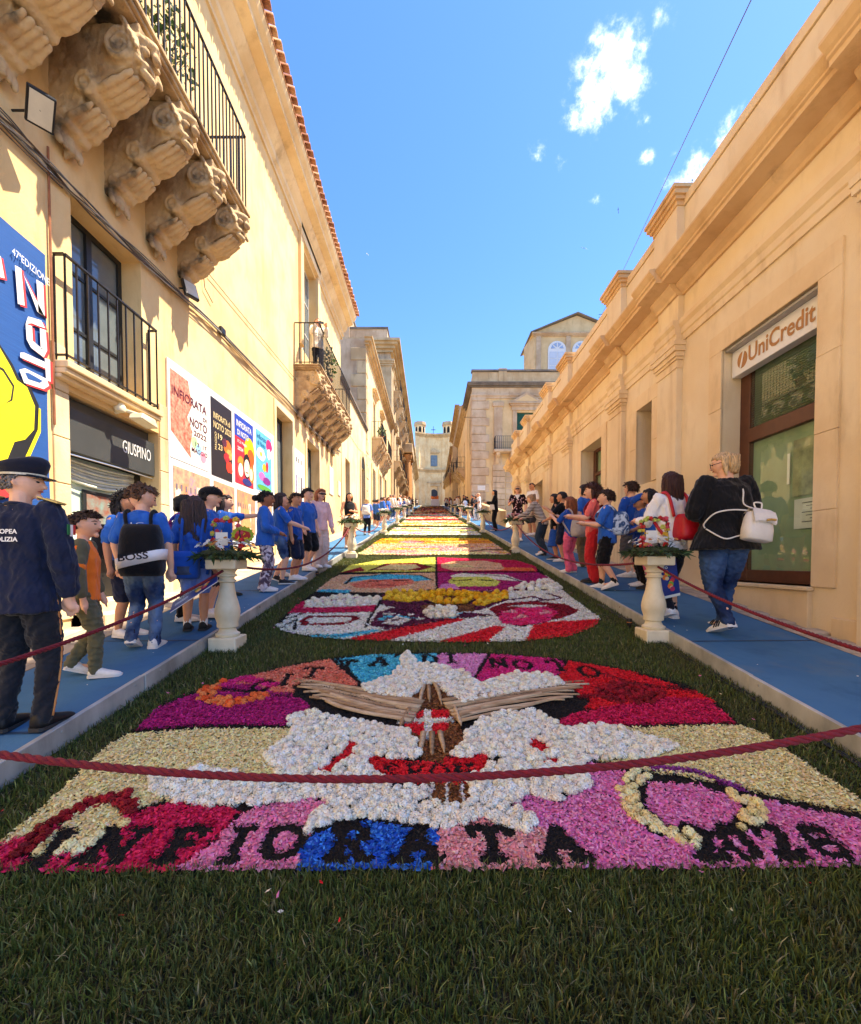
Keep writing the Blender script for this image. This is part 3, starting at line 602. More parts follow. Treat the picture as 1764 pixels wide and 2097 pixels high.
STR2 = [S3([(876, 268), (880, 425)], .05, 'soil'), S3([(420, 346), (876, 339), (1390, 339)], .05, 'soil'), S3([(450, 396), (480, 366), (640, 350), (800, 354), (860, 378)], .05, 'soil'), S3([(560, 384), (620, 380)], .08, 'soil'), S3([(680, 380), (740, 378)], .08, 'soil'), S3([(960, 380), (1040, 376)], .08, 'soil'), S3([(1080, 376), (1140, 380)], .08, 'soil'), S3([(600, 400), (680, 402)], .06, 'dark_red'),
        S3([(560, 334), (640, 300), (780, 296), (866, 318)], .05, 'soil'), S3([(930, 314), (1040, 312)], .05, 'soil'), S3([(1050, 320), (1180, 322)], .05, 'soil'), S3([(1010, 344), (1200, 360), (1290, 388)], .06, 'soil'), S3([(620, 468), (560, 560), (545, 598)], .04, 'soil'), S3([(180, 536), (590, 526)], .03, 'soil'), S3([(160, 562), (240, 540)], .05, 'soil'), S3([(150, 600), (220, 560), (210, 610)], .04, 'soil'),
        S3([(820, 478), (900, 494), (1010, 492), (1056, 474)], .06, 'soil'), S3([(460, 652), (700, 602), (980, 556), (1160, 545)], .025, 'soil'), S3([(600, 560), (700, 545), (800, 560)], .03, 'cyan'), S3([(1190, 582), (1280, 594), (1400, 574)], .03, 'soil'), S3([(240, 634), (420, 640), (560, 612)], .02, 'soil'),
        S3([(1330, 478), (1470, 462), (1400, 440)], .06, 'plum'), S3([(1230, 470), (1330, 455), (1380, 470)], .07, 'plum'), S3([(380, 470), (470, 466)], .04, 'soil'), S3([(330, 480), (520, 458)], .03, 'light_pink')]
rr = np.random.default_rng(3)
for q in range(34):
    x, y = rr.uniform(590, 1120), rr.uniform(520, 585)
    if x > 700 and y > 560: continue
    STR2.append(S3([(x, y), (x + rr.uniform(8, 20), y - 2)], .07, rr.choice(['white', 'plum', 'cyan', 'white'])))
C2, P2, K2 = carpet('flower_carpet', 'second flower carpet with four portrait panels, a sunflower and red rays', None, OUT2, REG2, STR2, 5000, .028, 21)
def fake(P, k, poly): kk = np.full(len(P), '', object); kk[inpoly(P, poly)] = k; return kk
heads(C2, P2, fake(P2, 'a', Z3([(1220, 430), (1280, 400), (1410, 382), (1465, 426)])), 'a', 'white', .055, .10, 5, 60, .05)
heads(C2, P2, fake(P2, 'a', Z3([(826, 540), (850, 510), (940, 504), (985, 530), (940, 556), (850, 558)])), 'a', 'white', .05, .085, 6, 30, .05)
heads(C2, P2, fake(P2, 'a', Z3([(640, 440), (700, 432), (780, 430), (830, 428), (815, 470), (740, 482), (640, 470)])), 'a', 'yellow', .05, .11, 7, 30, .04)
heads(C2, P2, fake(P2, 'a', Z3([(1060, 440), (1200, 432), (1210, 460), (1100, 500), (1060, 496)])), 'a', 'yellow', .05, .11, 8, 40, .04)
heads(C2, P2, fake(P2, 'a', Z3([(820, 466), (850, 440), (940, 428), (1030, 440), (1056, 466), (1010, 488), (880, 490), (890, 470), (990, 470), (980, 455), (900, 455)])), 'a', 'yellow', .05, .1, 9, 40, .05)
heads(C2, P2, fake(P2, 'a', Z3([(250, 500), (270, 476), (420, 450), (600, 462), (590, 490), (400, 500)])), 'a', 'white', .05, .12, 10, 40, .04)
# ---- the further carpets: broad strokes of colour, freer the further they lie
def far_carpet(y0, y1, w0, w1, pal, label, dens, size, seed, nst=26):
    r = np.random.default_rng(seed); cx = .12
    ol = [(cx - w0, y0 + .25), (cx - w0 + .35, y0), (cx + w0 - .35, y0), (cx + w0, y0 + .25), (cx + w1, y1 - .25), (cx + w1 - .3, y1), (cx - w1 + .3, y1), (cx - w1, y1 - .25)]
    reg = []; n = 7
    for i in range(n):
        a, b = y0 + (y1 - y0) * i / n, y0 + (y1 - y0) * (i + 1) / n; t = r.uniform(-.4, .4, 2) * (y1 - y0) / n
        reg.append(([(-4, a + t[0]), (4, a + t[1]), (4, b + .8), (-4, b + .8)], pal[i % len(pal)]))
    for i in range(6):
        x, y = r.uniform(-1.5, 1.5), r.uniform(y0, y1); a = r.uniform(.4, 1.1); b = r.uniform(.25, .7)
        reg.append(([(x + a * math.cos(t * .6 + .2 * math.sin(t)), y + b * math.sin(t * .6)) for t in range(10)], pal[r.integers(len(pal))]))
    st = []
    for i in range(nst):
        x, y = r.uniform(-2, 2), r.uniform(y0, y1); d = r.uniform(-1, 1); k = pal[r.integers(len(pal))] if r.random() > .22 else 'soil'
        st.append(([(x, y), (x + r.uniform(.2, .8), y + .4 * d), (x + r.uniform(.8, 1.6), y + .2 * d)], r.uniform(.04, .22), k))
    return carpet('flower_carpet', label, None, ol, reg, st, dens, size, seed)
FAR = [(11.3, 16.2, 2.02, 1.96, ['cream', 'peach', 'rose', 'peach', 'yellow', 'gold', 'yellow', 'rose', 'dark_red', 'cream'], 'third flower carpet in peach and yellow bands', 1300, .055),
       (17.6, 22.4, 1.98, 1.95, ['white', 'cream', 'white', 'lime', 'cream', 'hot_pink', 'white', 'light_pink'], 'fourth flower carpet, mostly white and cream with a pink streak', 800, .07),
       (24.0, 29.5, 1.96, 1.9, ['cream', 'yellow', 'gold', 'cream', 'orange', 'white', 'peach'], 'fifth flower carpet in pale yellow and gold', 520, .09),
       (31, 37, 1.92, 1.9, ['red', 'white', 'orange', 'cream', 'rose', 'gold'], 'sixth flower carpet in white and orange red', 340, .11),
       (39, 46, 1.9, 1.9, ['cream', 'plum', 'white', 'brown', 'red'], 'seventh flower carpet with plum and cream bands', 220, .14),
       (48, 56, 1.9, 1.9, ['brown', 'orange', 'cream', 'dark_red'], 'eighth flower carpet in rust and cream', 150, .17),
       (58, 67, 1.9, 1.9, ['dark_red', 'salmon', 'brown', 'cream'], 'ninth flower carpet in dark red and salmon', 60, .2),
       (70, 82, 1.9, 1.9, ['brown', 'plum', 'gold'], 'farthest flower carpet below the church', 40, .25)]
for i, (a, b, w0, w1, pal, lab, d, s) in enumerate(FAR): far_carpet(a, b, w0, w1, pal, lab, d, s, 40 + i)

# ================================================================== grass
m_grass = vcmat('grass', .55, trans=.2, spec=.35)
def blades(P, hgt, wid, seed, lean=.8):
    r = np.random.default_rng(seed); n = len(P); a = r.uniform(0, 2 * math.pi, n); h = hgt * r.uniform(.5, 1.4, n); w = wid * r.uniform(.6, 1.3, n)
    ln = r.normal(0, lean, n); dx, dy = np.cos(a) * ln * h, np.sin(a) * ln * h
    b = r.uniform(0, 2 * math.pi, n); sx, sy = np.cos(b) * w / 2, np.sin(b) * w / 2
    z = SLOPE * P[:, 1] - .002
    def pt(t, k, zz): return np.stack([P[:, 0] + dx * t * t + sx * k, P[:, 1] + dy * t * t + sy * k, z + h * zz], 1)
    fall = np.clip(1 - .35 * ln ** 2, .25, 1)
    V = np.stack([pt(0, -1, 0), pt(0, 1, 0), pt(.6, .85, .6 * fall), pt(.6, -.85, .6 * fall), pt(1, .12, fall), pt(1, -.12, fall)], 1).reshape(-1, 3)
    i = np.arange(n)[:, None] * 6; F = np.concatenate([i + np.array([0, 1, 2, 3]), i + np.array([3, 2, 4, 5])])
    big = noise3(np.c_[P * 1.1, P[:, 0] * 0], 77)
    base = np.array([(.078, .104, .018), (.098, .128, .023), (.056, .080, .014), (.15, .16, .042), (.24, .20, .09)])
    pr = np.array([.28, .27, .2, .17, .08]); c = base[r.choice(5, n, p=pr)]
    dry = np.clip(big * .45 + .05, 0, .55)[:, None]; c = c * (1 - dry) + np.array([.11, .095, .035]) * dry
    c = c * np.exp(r.normal(0, .3, n))[:, None]
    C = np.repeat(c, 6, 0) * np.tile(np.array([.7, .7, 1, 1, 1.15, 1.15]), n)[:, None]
    return V, F, C
OUTS = [OUT1, OUT2] + [[(.12 - w0, a + .25), (.12 - w0 + .35, a), (.12 + w0 - .35, a), (.12 + w0, a + .25), (.12 + w1, b - .25), (.12 + w1 - .3, b), (.12 - w1 + .3, b), (.12 - w1, b - .25)] for (a, b, w0, w1, *_k) in FAR]
for (y0, y1, dens, h, w, xl) in ((.75, 1.95, 19000, .046, .0052, 2.1), (1.6, 5.2, 9000, .042, .006, 3), (5.2, 11.4, 4200, .04, .009, 3), (11.4, 24, 1500, .05, .016, 3), (24, 50, 350, .06, .035, 3)):
    x0, x1 = max(KL + .01, -xl), min(KR - .01, xl)
    n = int((x1 - x0) * (y1 - y0) * dens); P = np.stack([RNG.uniform(x0, x1, n), RNG.uniform(y0, y1, n)], 1)
    if y0 == 1.6: P = P[(P[:, 1] > 1.95) | (np.abs(P[:, 0]) > 2.1)]
    for o in OUTS:
        o = np.array(o); lo, hi = o.min(0), o.max(0)
        if hi[1] < y0 or lo[1] > y1: continue
        c = o.mean(0); inner = c + (o - c) * (1 - .012)
        P = P[~inpoly(P, inner)]
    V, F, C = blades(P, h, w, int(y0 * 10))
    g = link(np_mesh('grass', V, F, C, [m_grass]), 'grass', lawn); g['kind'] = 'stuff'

# petals blown loose onto the turf and the walkways
g_ = np.random.default_rng(8); n = 900
Pn = np.stack([g_.uniform(-2.15, 2.4, n), g_.uniform(1.25, 11.5, n)], 1); ok = np.ones(n, bool)
for o in OUTS[:3]: ok &= ~inpoly(Pn, o)
dmin = np.min([dseg(Pn, list(o) + [o[0]]) for o in OUTS[:3]], axis=0); ok &= g_.random(n) < np.exp(-dmin / .16) + .012
Pn = Pn[ok]; ks = list(PAL); cs = np.array([PAL[ks[i]][0] for i in g_.choice([ks.index(q) for q in ('cream', 'white', 'pink', 'red', 'magenta', 'white')], len(Pn))])
V, F, C = petals_mesh(Pn, cs, .022, .03, .9, 3); q = link(np_mesh('stray_petals', V, F, C, [m_petal]), 'stray_petals', lawn); q['kind'] = 'stuff'
Pn = np.stack([np.where(g_.random(46) < .5, g_.uniform(-3.1, -2.25, 46), g_.uniform(2.5, 3.6, 46)), g_.uniform(1.6, 9, 46)], 1)
V, F, C = petals_mesh(Pn, np.repeat(PAL['white'][:1], 46, 0), .018, KERB + .004, .3, 4, layer=.003); q = link(np_mesh('stray_petals', V, F, C, [m_petal]), 'stray_petals', lawn); q['kind'] = 'stuff'

# ================================================================== building helpers
def wall(ax, pos, a0, a1, z0, z1, openings, depth, zfun=None):
    """a wall face on plane ax=pos from a0..a1, z0..z1 with rectangular openings (a,b,za,zb) and reveals going 'depth' inwards"""
    b = MB(); A = sorted({a0, a1, *[o[0] for o in openings], *[o[1] for o in openings]}); Z = sorted({z0, z1, *[o[2] for o in openings], *[o[3] for o in openings]})
    A = [a for a in A if a0 - 1e-6 <= a <= a1 + 1e-6]; Z = [z for z in Z if z0 - 1e-6 <= z <= z1 + 1e-6]
    def P(a, z, d=0): return (pos + d, a, z) if ax == 'x' else (a, pos + d, z)
    for i in range(len(A) - 1):
        for j in range(len(Z) - 1):
            am, zm = (A[i] + A[i + 1]) / 2, (Z[j] + Z[j + 1]) / 2
            if any(o[0] < am < o[1] and o[2] < zm < o[3] for o in openings): continue
            b.add([P(A[i], Z[j]), P(A[i + 1], Z[j]), P(A[i + 1], Z[j + 1]), P(A[i], Z[j + 1])], [(0, 1, 2, 3)])
    for (a, c, za, zc) in openings:
        for p, q in (((a, za), (c, za)), ((c, za), (c, zc)), ((c, zc), (a, zc)), ((a, zc), (a, za))):
            b.add([P(*p), P(*q), P(*q, depth), P(*p, depth)], [(0, 1, 2, 3)])
    return b
def wall_obj(name, m, parent, *a, **k):
    """like wall() but keeps faces as they are (two-sided)"""
    b = wall(*a, **k); og = origin(parent); me = bpy.data.meshes.new(name)
    me.from_pydata([(x - og.x, y - og.y, z - og.z) for x, y, z in b.v], [], b.f); me.materials.append(m); me.update(); return link(me, name, parent)
def glassmat(name, tintc=(.95, 1.0, .97), refl=.25):
    if name in MATS: return MATS[name]
    m, N, L, P = newmat(name); N.remove(P); out = N['Material Output']
    t = N.new('ShaderNodeBsdfTransparent'); t.inputs[0].default_value = (*tintc, 1); g = N.new('ShaderNodeBsdfGlossy'); g.inputs['Roughness'].default_value = .02
    f = N.new('ShaderNodeFresnel'); f.inputs[0].default_value = 1.28; ad = N.new('ShaderNodeMath'); ad.operation = 'MULTIPLY_ADD'; ad.inputs[1].default_value = 1.0; ad.inputs[2].default_value = refl * .25; ad.use_clamp = True
    L.new(f.outputs[0], ad.inputs[0]); gm = N.new('ShaderNodeNewGeometry'); iv = N.new('ShaderNodeMath'); iv.operation = 'SUBTRACT'; iv.inputs[0].default_value = 1; L.new(gm.outputs['Backfacing'], iv.inputs[1]); mu = N.new('ShaderNodeMath'); mu.operation = 'MULTIPLY'; L.new(ad.outputs[0], mu.inputs[0]); L.new(iv.outputs[0], mu.inputs[1]); mx = N.new('ShaderNodeMixShader'); L.new(mu.outputs[0], mx.inputs[0]); L.new(t.outputs[0], mx.inputs[1]); L.new(g.outputs[0], mx.inputs[2]); L.new(mx.outputs[0], out.inputs[0])
    MATS[name] = m; return m
m_ochre = stucco('ochre_plaster', lin((239, 219, 182)), lin((231, 206, 164)), lin((176, 134, 92)), .65)
m_ochre2 = stucco('pale_stone_trim', lin((240, 216, 174)), lin((226, 196, 150)), lin((160, 124, 90)), .7)
m_cornice = stucco('cornice_stone', lin((232, 200, 152)), lin((214, 176, 126)), lin((132, 98, 70)), .8)
m_brown = mat('brown_steel', lin((92, 54, 34)), .45, .2, 8)
m_glass = glassmat('window_glass'); m_greenboard = mat('green_board', lin((146, 162, 128)), .8, .14, 2)
m_white = mat('white_enamel', (.80, .79, .76), .4, .04, 3); m_bronze = mat('bronze_letters', lin((176, 124, 70)), .5, .1, 8)
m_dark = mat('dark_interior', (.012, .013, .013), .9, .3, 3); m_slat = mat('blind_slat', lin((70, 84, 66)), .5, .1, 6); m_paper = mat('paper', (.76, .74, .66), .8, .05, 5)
m_iron = mat('wrought_iron', (.018, .015, .014), .5, .4, 20, .0005, 60); m_wood = mat('dark_wood', (.06, .035, .02), .6, .4, 12, .001, 60, stretch=(1, 1, .2))

# ================================================================== the bank on the right
BK = root('bank_building', (XR, 12, gz(12)), 'long ochre single-storey bank building with pilasters and a heavy cornice', 'building')
OPEN = [(4.96, 6.57, 1.19, 4.65), (8.61, 9.25, 3.08, 4.67), (11.13, 12.63, gz(11.8) + .35, 4.68), (16.9, 18.2, gz(17.5) + .1, 4.68)]
wall_obj('wall', m_ochre, BK, 'x', XR, 0.2, 23.3, -.3, 6.6, OPEN, .5)
wall_obj('end_wall', m_ochre, BK, 'y', 23.3, XR, 14, 2, 6.6, [], .4)
box('roof', m_cornice, BK, XR + .3, 14, .2, 23.3, 6.5, 6.58)
PIL = [(3.7, 4.34), (7.63, 8.27), (9.81, 10.45), (13.5, 14.14), (15.7, 16.34), (19.1, 19.74), (21.3, 21.94)]
ARCH = [(0, 5.31), (-.03, 5.31), (-.03, 5.42), (-.05, 5.44), (-.05, 5.54), (-.09, 5.60), (-.09, 5.67), (0, 5.69)]
CORN = [(0, 6.10), (-.04, 6.10), (-.05, 6.15), (-.11, 6.20), (-.15, 6.26), (-.15, 6.29), (-.40, 6.31), (-.40, 6.37), (-.43, 6.385), (-.43, 6.415), (-.46, 6.44), (-.51, 6.50), (-.51, 6.535), (0, 6.62)]
def run(prof, y0, y1, off, name, m):
    b = MB(); b.prism([(XR + off + dx if dx else XR + .02, z) for dx, z in prof], y0, y1, 'y'); return b.obj(name, m, BK)
edges = [0.2] + [e for p in PIL for e in (p[0] - .02, p[1] + .02)] + [23.3]
for i in range(0, len(edges) - 1):
    y0, y1 = edges[i], edges[i + 1]; on = i % 2 == 1; off = -.10 if on else 0
    run(ARCH, y0, y1, off, 'architrave', m_ochre2); run(CORN, y0, y1, off, 'cornice', m_cornice)
    if on: box('frieze_block', m_ochre, BK, XR - .097, XR + .02, y0 + .01, y1 - .01, 5.6, 6.12)
for k, (y0, y1) in enumerate(PIL):
    b = MB(); b.box(XR - .10, XR + .02, y0, y1, gz(y0) - .2, 5.0); p = b.obj('pilaster', m_ochre, BK, bevel=.006)
    b = MB()
    for ex, za, zb in ((.014, 4.86, 4.89), (.007, 4.89, 5.0), (.03, 5.0, 5.05), (.055, 5.05, 5.13), (.085, 5.13, 5.22), (.10, 5.22, 5.30)):
        b.box(XR - .10 - ex - .002, XR + .01, y0 - ex, y1 + ex, za, zb - .002)
    b.obj('capital', m_ochre2, p)
    b = MB(); b.box(XR - .17, XR + .25, y0 - .06, y1 + .06, 6.56, 7.66)
    q = b.obj('pedestal', m_ochre, BK, bevel=.005)
    b = MB()
    for ex, za, zb in ((.02, 7.58, 7.66), (.06, 7.66, 7.72), (.10, 7.72, 7.80), (.13, 7.80, 7.86)): b.box(XR - .17 - ex, XR + .25 + ex, y0 - .06 - ex, y1 + .06 + ex, za, zb - .001)
    b.obj('pedestal_cap', m_cornice, q)
    nxt = PIL[k + 1][0] if k + 1 < len(PIL) else 23.36
    for (ya, yb) in ([(0.2, y0 - .06)] if k == 0 else []) + [(y1 + .06, nxt - .06)]:
        box('parapet', m_ochre, BK, XR - .04, XR + .22, ya, yb, 6.56, 7.56); box('coping', m_ochre2, BK, XR - .065, XR + .25, ya, yb, 7.575, 7.73, .004)
# surrounds of the openings, window joinery
def surround(o, w=.29, proud=.028, name='surround', top=True):
    a, c, za, zc = o; b = MB(); x0 = XR - proud
    b.box(x0, XR + .01, a - w, c + w, zc, zc + w); s = b.obj(name, m_ochre2, BK, bevel=.004); k = 0; z = za; n = max(1, int(round((zc - za) / .8)))
    for (ya, yb) in ((a - w, a), (c, c + w)):
        for i in range(n):
            z0, z1 = za + (zc - za) * i / n, za + (zc - za) * (i + 1) / n; box('jamb_stone', m_ochre2, s, x0 - .0015 * ((i + k) % 3), XR + .01, ya, yb, z0 + .002, z1 - .002, .004)
        k += 1
    return s
for o in OPEN: surround(o)
o = OPEN[0]; a, c, za, zc = o
b = MB(); b.box(XR - .05, XR + .3, a, c, gz(a) - .1, za - .05); b.obj('door_plinth', m_ochre2, BK, bevel=.01)
b = MB(); b.box(XR - .09, XR + .3, a - .02, c + .02, za - .048, za); b.obj('door_sill', m_ochre2, BK, bevel=.008)
b = MB(); b.box(XR - .055, XR + .0, 3.2, a - .292, gz(3) - .2, gz(4) + .30); b.obj('base_course', m_ochre2, BK, bevel=.01)
b = MB(); b.box(XR - .055, XR + .0, c + .292, 7.6, gz(6.5) - .2, gz(7) + .10); b.obj('base_course', m_ochre2, BK, bevel=.01)
xw = XR + .27
def joinery(o, parent, bars, fw=.11, m=m_brown, gl=m_glass, back=m_greenboard, xx=xw):
    a, c, za, zc = o; b = MB()
    b.box(xx, xx + .09, a, a + fw, za, zc); b.box(xx, xx + .09, c - fw * 1.8, c, za, zc); b.box(xx, xx + .09, a + fw, c - fw * 1.8, za, za + .17); b.box(xx, xx + .09, a + fw, c - fw * 1.8, zc - .08, zc)
    for z0, z1 in bars: b.box(xx - .012, xx + .085, a + fw, c - fw * 1.8, z0, z1)
    w = b.obj('window', m, parent, bevel=.006)
    zs = [za + .17] + [z for br in bars for z in br] + [zc - .08]
    for i in range(0, len(zs), 2):
        box('pane', gl, w, xx + .015, xx + .019, a + fw, c - fw * 1.8, zs[i], zs[i + 1])
    if back: box('backing', back, w, xx + .070, xx + .08, a, c, za, zc)
    return w
w = joinery(o, BK, [(3.22, 3.42)])
for i in range(23):                                             # louvre blind behind the upper pane
    z = 3.45 + i * .034; b = MB(); b.hexa([(xw + .030, a + .1, z), (xw + .055, a + .1, z + .016), (xw + .055, c - .2, z + .016), (xw + .030, c - .2, z)], [(xw + .030, a + .1, z + .003), (xw + .055, a + .1, z + .019), (xw + .055, c - .2, z + .019), (xw + .030, c - .2, z + .003)])
    b.obj('slat', m_slat, w)
# notices inside the glass
pp = box('notice', m_paper, w, xw + .052, xw + .055, 5.16, 5.62, 1.90, 2.28)
for k in range(7): box('print_line', mat('print', (.08, .09, .09), .8, 0), pp, xw + .049, xw + .0515, 5.2, 5.5 - .06 * (k % 3), 2.22 - k * .04, 2.228 - k * .04)
box('notice', mat('photo_board', lin((150, 150, 110)), .5, .5, 5), w, xw + .058, xw + .061, 5.12, 5.66, 2.32, 3.05)
box('notice', m_paper, w, xw + .046, xw + .049, 5.70, 5.74, 2.5, 2.9)
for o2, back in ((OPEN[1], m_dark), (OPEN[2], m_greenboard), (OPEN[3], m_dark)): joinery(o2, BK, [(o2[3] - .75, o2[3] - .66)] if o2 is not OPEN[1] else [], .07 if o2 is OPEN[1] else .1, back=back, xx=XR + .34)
# the sign
SG = root('bank_sign', (XR + .12, 5.75, 4.4), 'white bank sign reading UniCredit above the glass door', 'sign')
b = MB(); b.box(XR + .12, XR + .26, 4.97, 6.55, 4.22, 4.60); b.obj('panel', m_white, SG, bevel=.006)
b = MB(); b.box(XR + .02, XR + .27, 4.97, 6.56, 4.60, 4.642); b.obj('hood', mat('zinc_hood', (.42, .41, .4), .4, .15, 8, metal=.5), SG, bevel=.006)
text('lettering', 'UniCredit', m_bronze, SG, (XR + .118, 6.21, 4.31), 1, (0, -1, 0), (0, 0, 1), .003, fit=(1.07, .235), bold=.02)
b = MB(); n = 28; b.prism([(6.33 + .095 * math.cos(t * 2 * math.pi / n), 4.405 + .115 * math.sin(t * 2 * math.pi / n)) for t in range(n)], XR + .113, XR + .1195, 'x'); b.obj('emblem', m_bronze, SG)
b = MB(); b.prism([(6.372, 4.30), (6.346, 4.295), (6.284, 4.510), (6.310, 4.515)], XR + .106, XR + .112, 'x'); b.obj('emblem_stroke', m_white, SG)

# invented house, added out of view behind the bank to shade the near carpet
HB = root('added_shade_house', (13, 6, 0), 'tall narrow house standing behind the bank', 'building')
hy0, hy1 = 1.2, 10.9
wall_obj('wall', m_ochre, HB, 'x', 11.0, hy0, hy1, -1, 26.5, [(hy0 + 1 + i * 3, hy0 + 2.2 + i * 3, 8 + j * 5, 10.2 + j * 5) for i in range(3) for j in range(3)], .3)
wall_obj('wall', m_ochre, HB, 'y', hy1, 11, 15, 0, 26.5, [], .3); wall_obj('wall', m_ochre, HB, 'y', hy0, 11, 15, -3, 26.5, [], .3); wall_obj('wall', m_ochre, HB, 'x', 15, hy0, hy1, -3, 26.5, [], .3)
for i in range(3):
    for j in range(3): box('shutter', mat('green_shutter', lin((16, 74, 58)), .6, .2, 10), HB, 11.2, 11.25, hy0 + 1 + i * 3, hy0 + 2.2 + i * 3, 8 + j * 5, 10.2 + j * 5)
box('roof', m_cornice, HB, 10.8, 15.2, hy0 - .2, hy1 + .2, 26.5, 27)

# ================================================================== the palazzo on the left
m_pal = stucco('palazzo_plaster', lin((240, 210, 154)), lin((230, 192, 132)), lin((196, 148, 96)), .6)
m_trim = stucco('palazzo_stone', lin((240, 216, 172)), lin((222, 192, 144)), lin((146, 116, 84)), .6)
m_carved = None
def carvedmat():
    """weathered carved limestone: warm stone with dark lichen in patches of its own"""
    m, N, L, P = newmat('carved_limestone'); P.inputs['Roughness'].default_value = .95; P.inputs['Specular IOR Level'].default_value = .1
    tc = N.new('ShaderNodeTexCoord')
    def noise(s, d): 
        n = N.new('ShaderNodeTexNoise'); n.inputs['Scale'].default_value = s; n.inputs['Detail'].default_value = d; L.new(tc.outputs['Object'], n.inputs['Vector']); return n.outputs[0]
    def mixc(f, a, b, p0, p1):
        r = N.new('ShaderNodeMapRange'); r.interpolation_type = 'SMOOTHSTEP'; L.new(f, r.inputs[0]); r.inputs[1].default_value = p0; r.inputs[2].default_value = p1
        x = N.new('ShaderNodeMix'); x.data_type = 'RGBA'; L.new(r.outputs[0], x.inputs['Factor'])
        for k, s in (('A', a), ('B', b)):
            if isinstance(s, tuple): x.inputs[k].default_value = (*s, 1)
            else: L.new(s, x.inputs[k])
        return x.outputs['Result']
    c = mixc(noise(3, 6), lin((206, 178, 136)), lin((168, 138, 102)), .4, .65); c = mixc(noise(2.2, 9), c, (.05, .044, .034), .545, .68)
    L.new(c, P.inputs['Base Color']); b = N.new('ShaderNodeBump'); b.inputs['Distance'].default_value = .012; L.new(noise(22, 6), b.inputs['Height']); L.new(b.outputs[0], P.inputs['Normal']); return m
m_carved = carvedmat()
m_tile = [mat('roof_tile_%d' % k, c, .9, .3, 10, .002, 60) for k, c in enumerate((lin((192, 140, 108)), lin((204, 158, 124)), lin((170, 122, 96)), lin((212, 174, 136))))]
PZ = root('palazzo', (XL, 9, gz(9)), 'tall sunlit ochre palazzo with carved balconies along the left side', 'building')
Y1 = 20.4; ZE = 12.95                                    # far corner, eaves height
W_SH = (5.05, 6.72, .3, 3.46); W_1 = (5.15, 6.37, 3.72, 5.80)
pp_ = lambda u0, u1, vt, vb, x=XL: (883 * -x / (882 - u0), 883 * -x / (882 - u1))
D1 = (883 * 4.2 / (882 - 568), 883 * 4.2 / (882 - 601), gz(12) - .3, on_x(601, 867, XL).z); D2 = (883 * 4.2 / (882 - 630), 883 * 4.2 / (882 - 655), gz(15) - .3, on_x(655, 925, XL).z)
W_B2 = (883 * 4.2 / (882 - 622), 883 * 4.2 / (882 - 651), on_x(640, 748, XL).z, on_x(630, 532, XL).z)
W_B1 = (4.9, 6.1, 7.55, 10.3)
OPL = [W_SH, W_1, D1, D2, W_B2, W_B1, (1.2, 2.4, 7.55, 10.3)]
wall_obj('wall', m_pal, PZ, 'x', XL, -6, Y1, -1.2, ZE, OPL, -.42)
wall_obj('end_wall', m_pal, PZ, 'y', Y1, -14, XL, 0, ZE, [], .4)
# eaves: moulded cornice and a row of pantiles
EV = [(0, ZE - 1.0), (.05, ZE - 1.0), (.05, ZE - .9), (.12, ZE - .84), (.12, ZE - .7), (.22, ZE - .6), (.30, ZE - .5), (.30, ZE - .42), (.55, ZE - .34), (.55, ZE - .22), (.66, ZE - .12), (.70, ZE - .02), (.70, ZE + .05), (0, ZE + .25)]
b = MB(); b.prism([(XL + dx, z) if dx else (XL - .05, z) for dx, z in EV], -6, Y1 + .25, 'y'); b.obj('eaves_cornice', m_trim, PZ)
tm = []
for k in range(4):
    b = MB(); R_ = []
    for i, (x, s) in enumerate(((.12, 1.0), (-.35, .95), (-1.0, .9))):
        R_.append([(x, .10 * s * math.cos(math.pi * t / 6), .10 * s * math.sin(math.pi * t / 6) - x * .32) for t in range(7)] + [(x, -.082 * s * math.cos(math.pi * (t) / 6) * -1 * -1, .082 * s * math.sin(math.pi * t / 6) - x * .32) for t in range(7)])
    b.rings(R_); t = b.obj('t', m_tile[k], None, smooth=.7); tm.append(t.data); bpy.data.objects.remove(t)
rf = MB().hexa([(XL - 5, -6, ZE + 1.7), (XL + .72, -6, ZE + .04), (XL + .72, Y1 + .3, ZE + .04), (XL - 5, Y1 + .3, ZE + 1.7)], [(XL - 5, -6, ZE + 1.76), (XL + .72, -6, ZE + .09), (XL + .72, Y1 + .3, ZE + .09), (XL - 5, Y1 + .3, ZE + 1.76)]).obj('roof', m_tile[1], PZ)
y = 3.4
while y < Y1 + .3:
    o = link(tm[random.randrange(4)], 'roof_tile', rf, (XL + .74 + random.uniform(-.02, .02), y, ZE + .10)); o.rotation_euler = (0, 0, random.uniform(-.04, .04)); y += .235
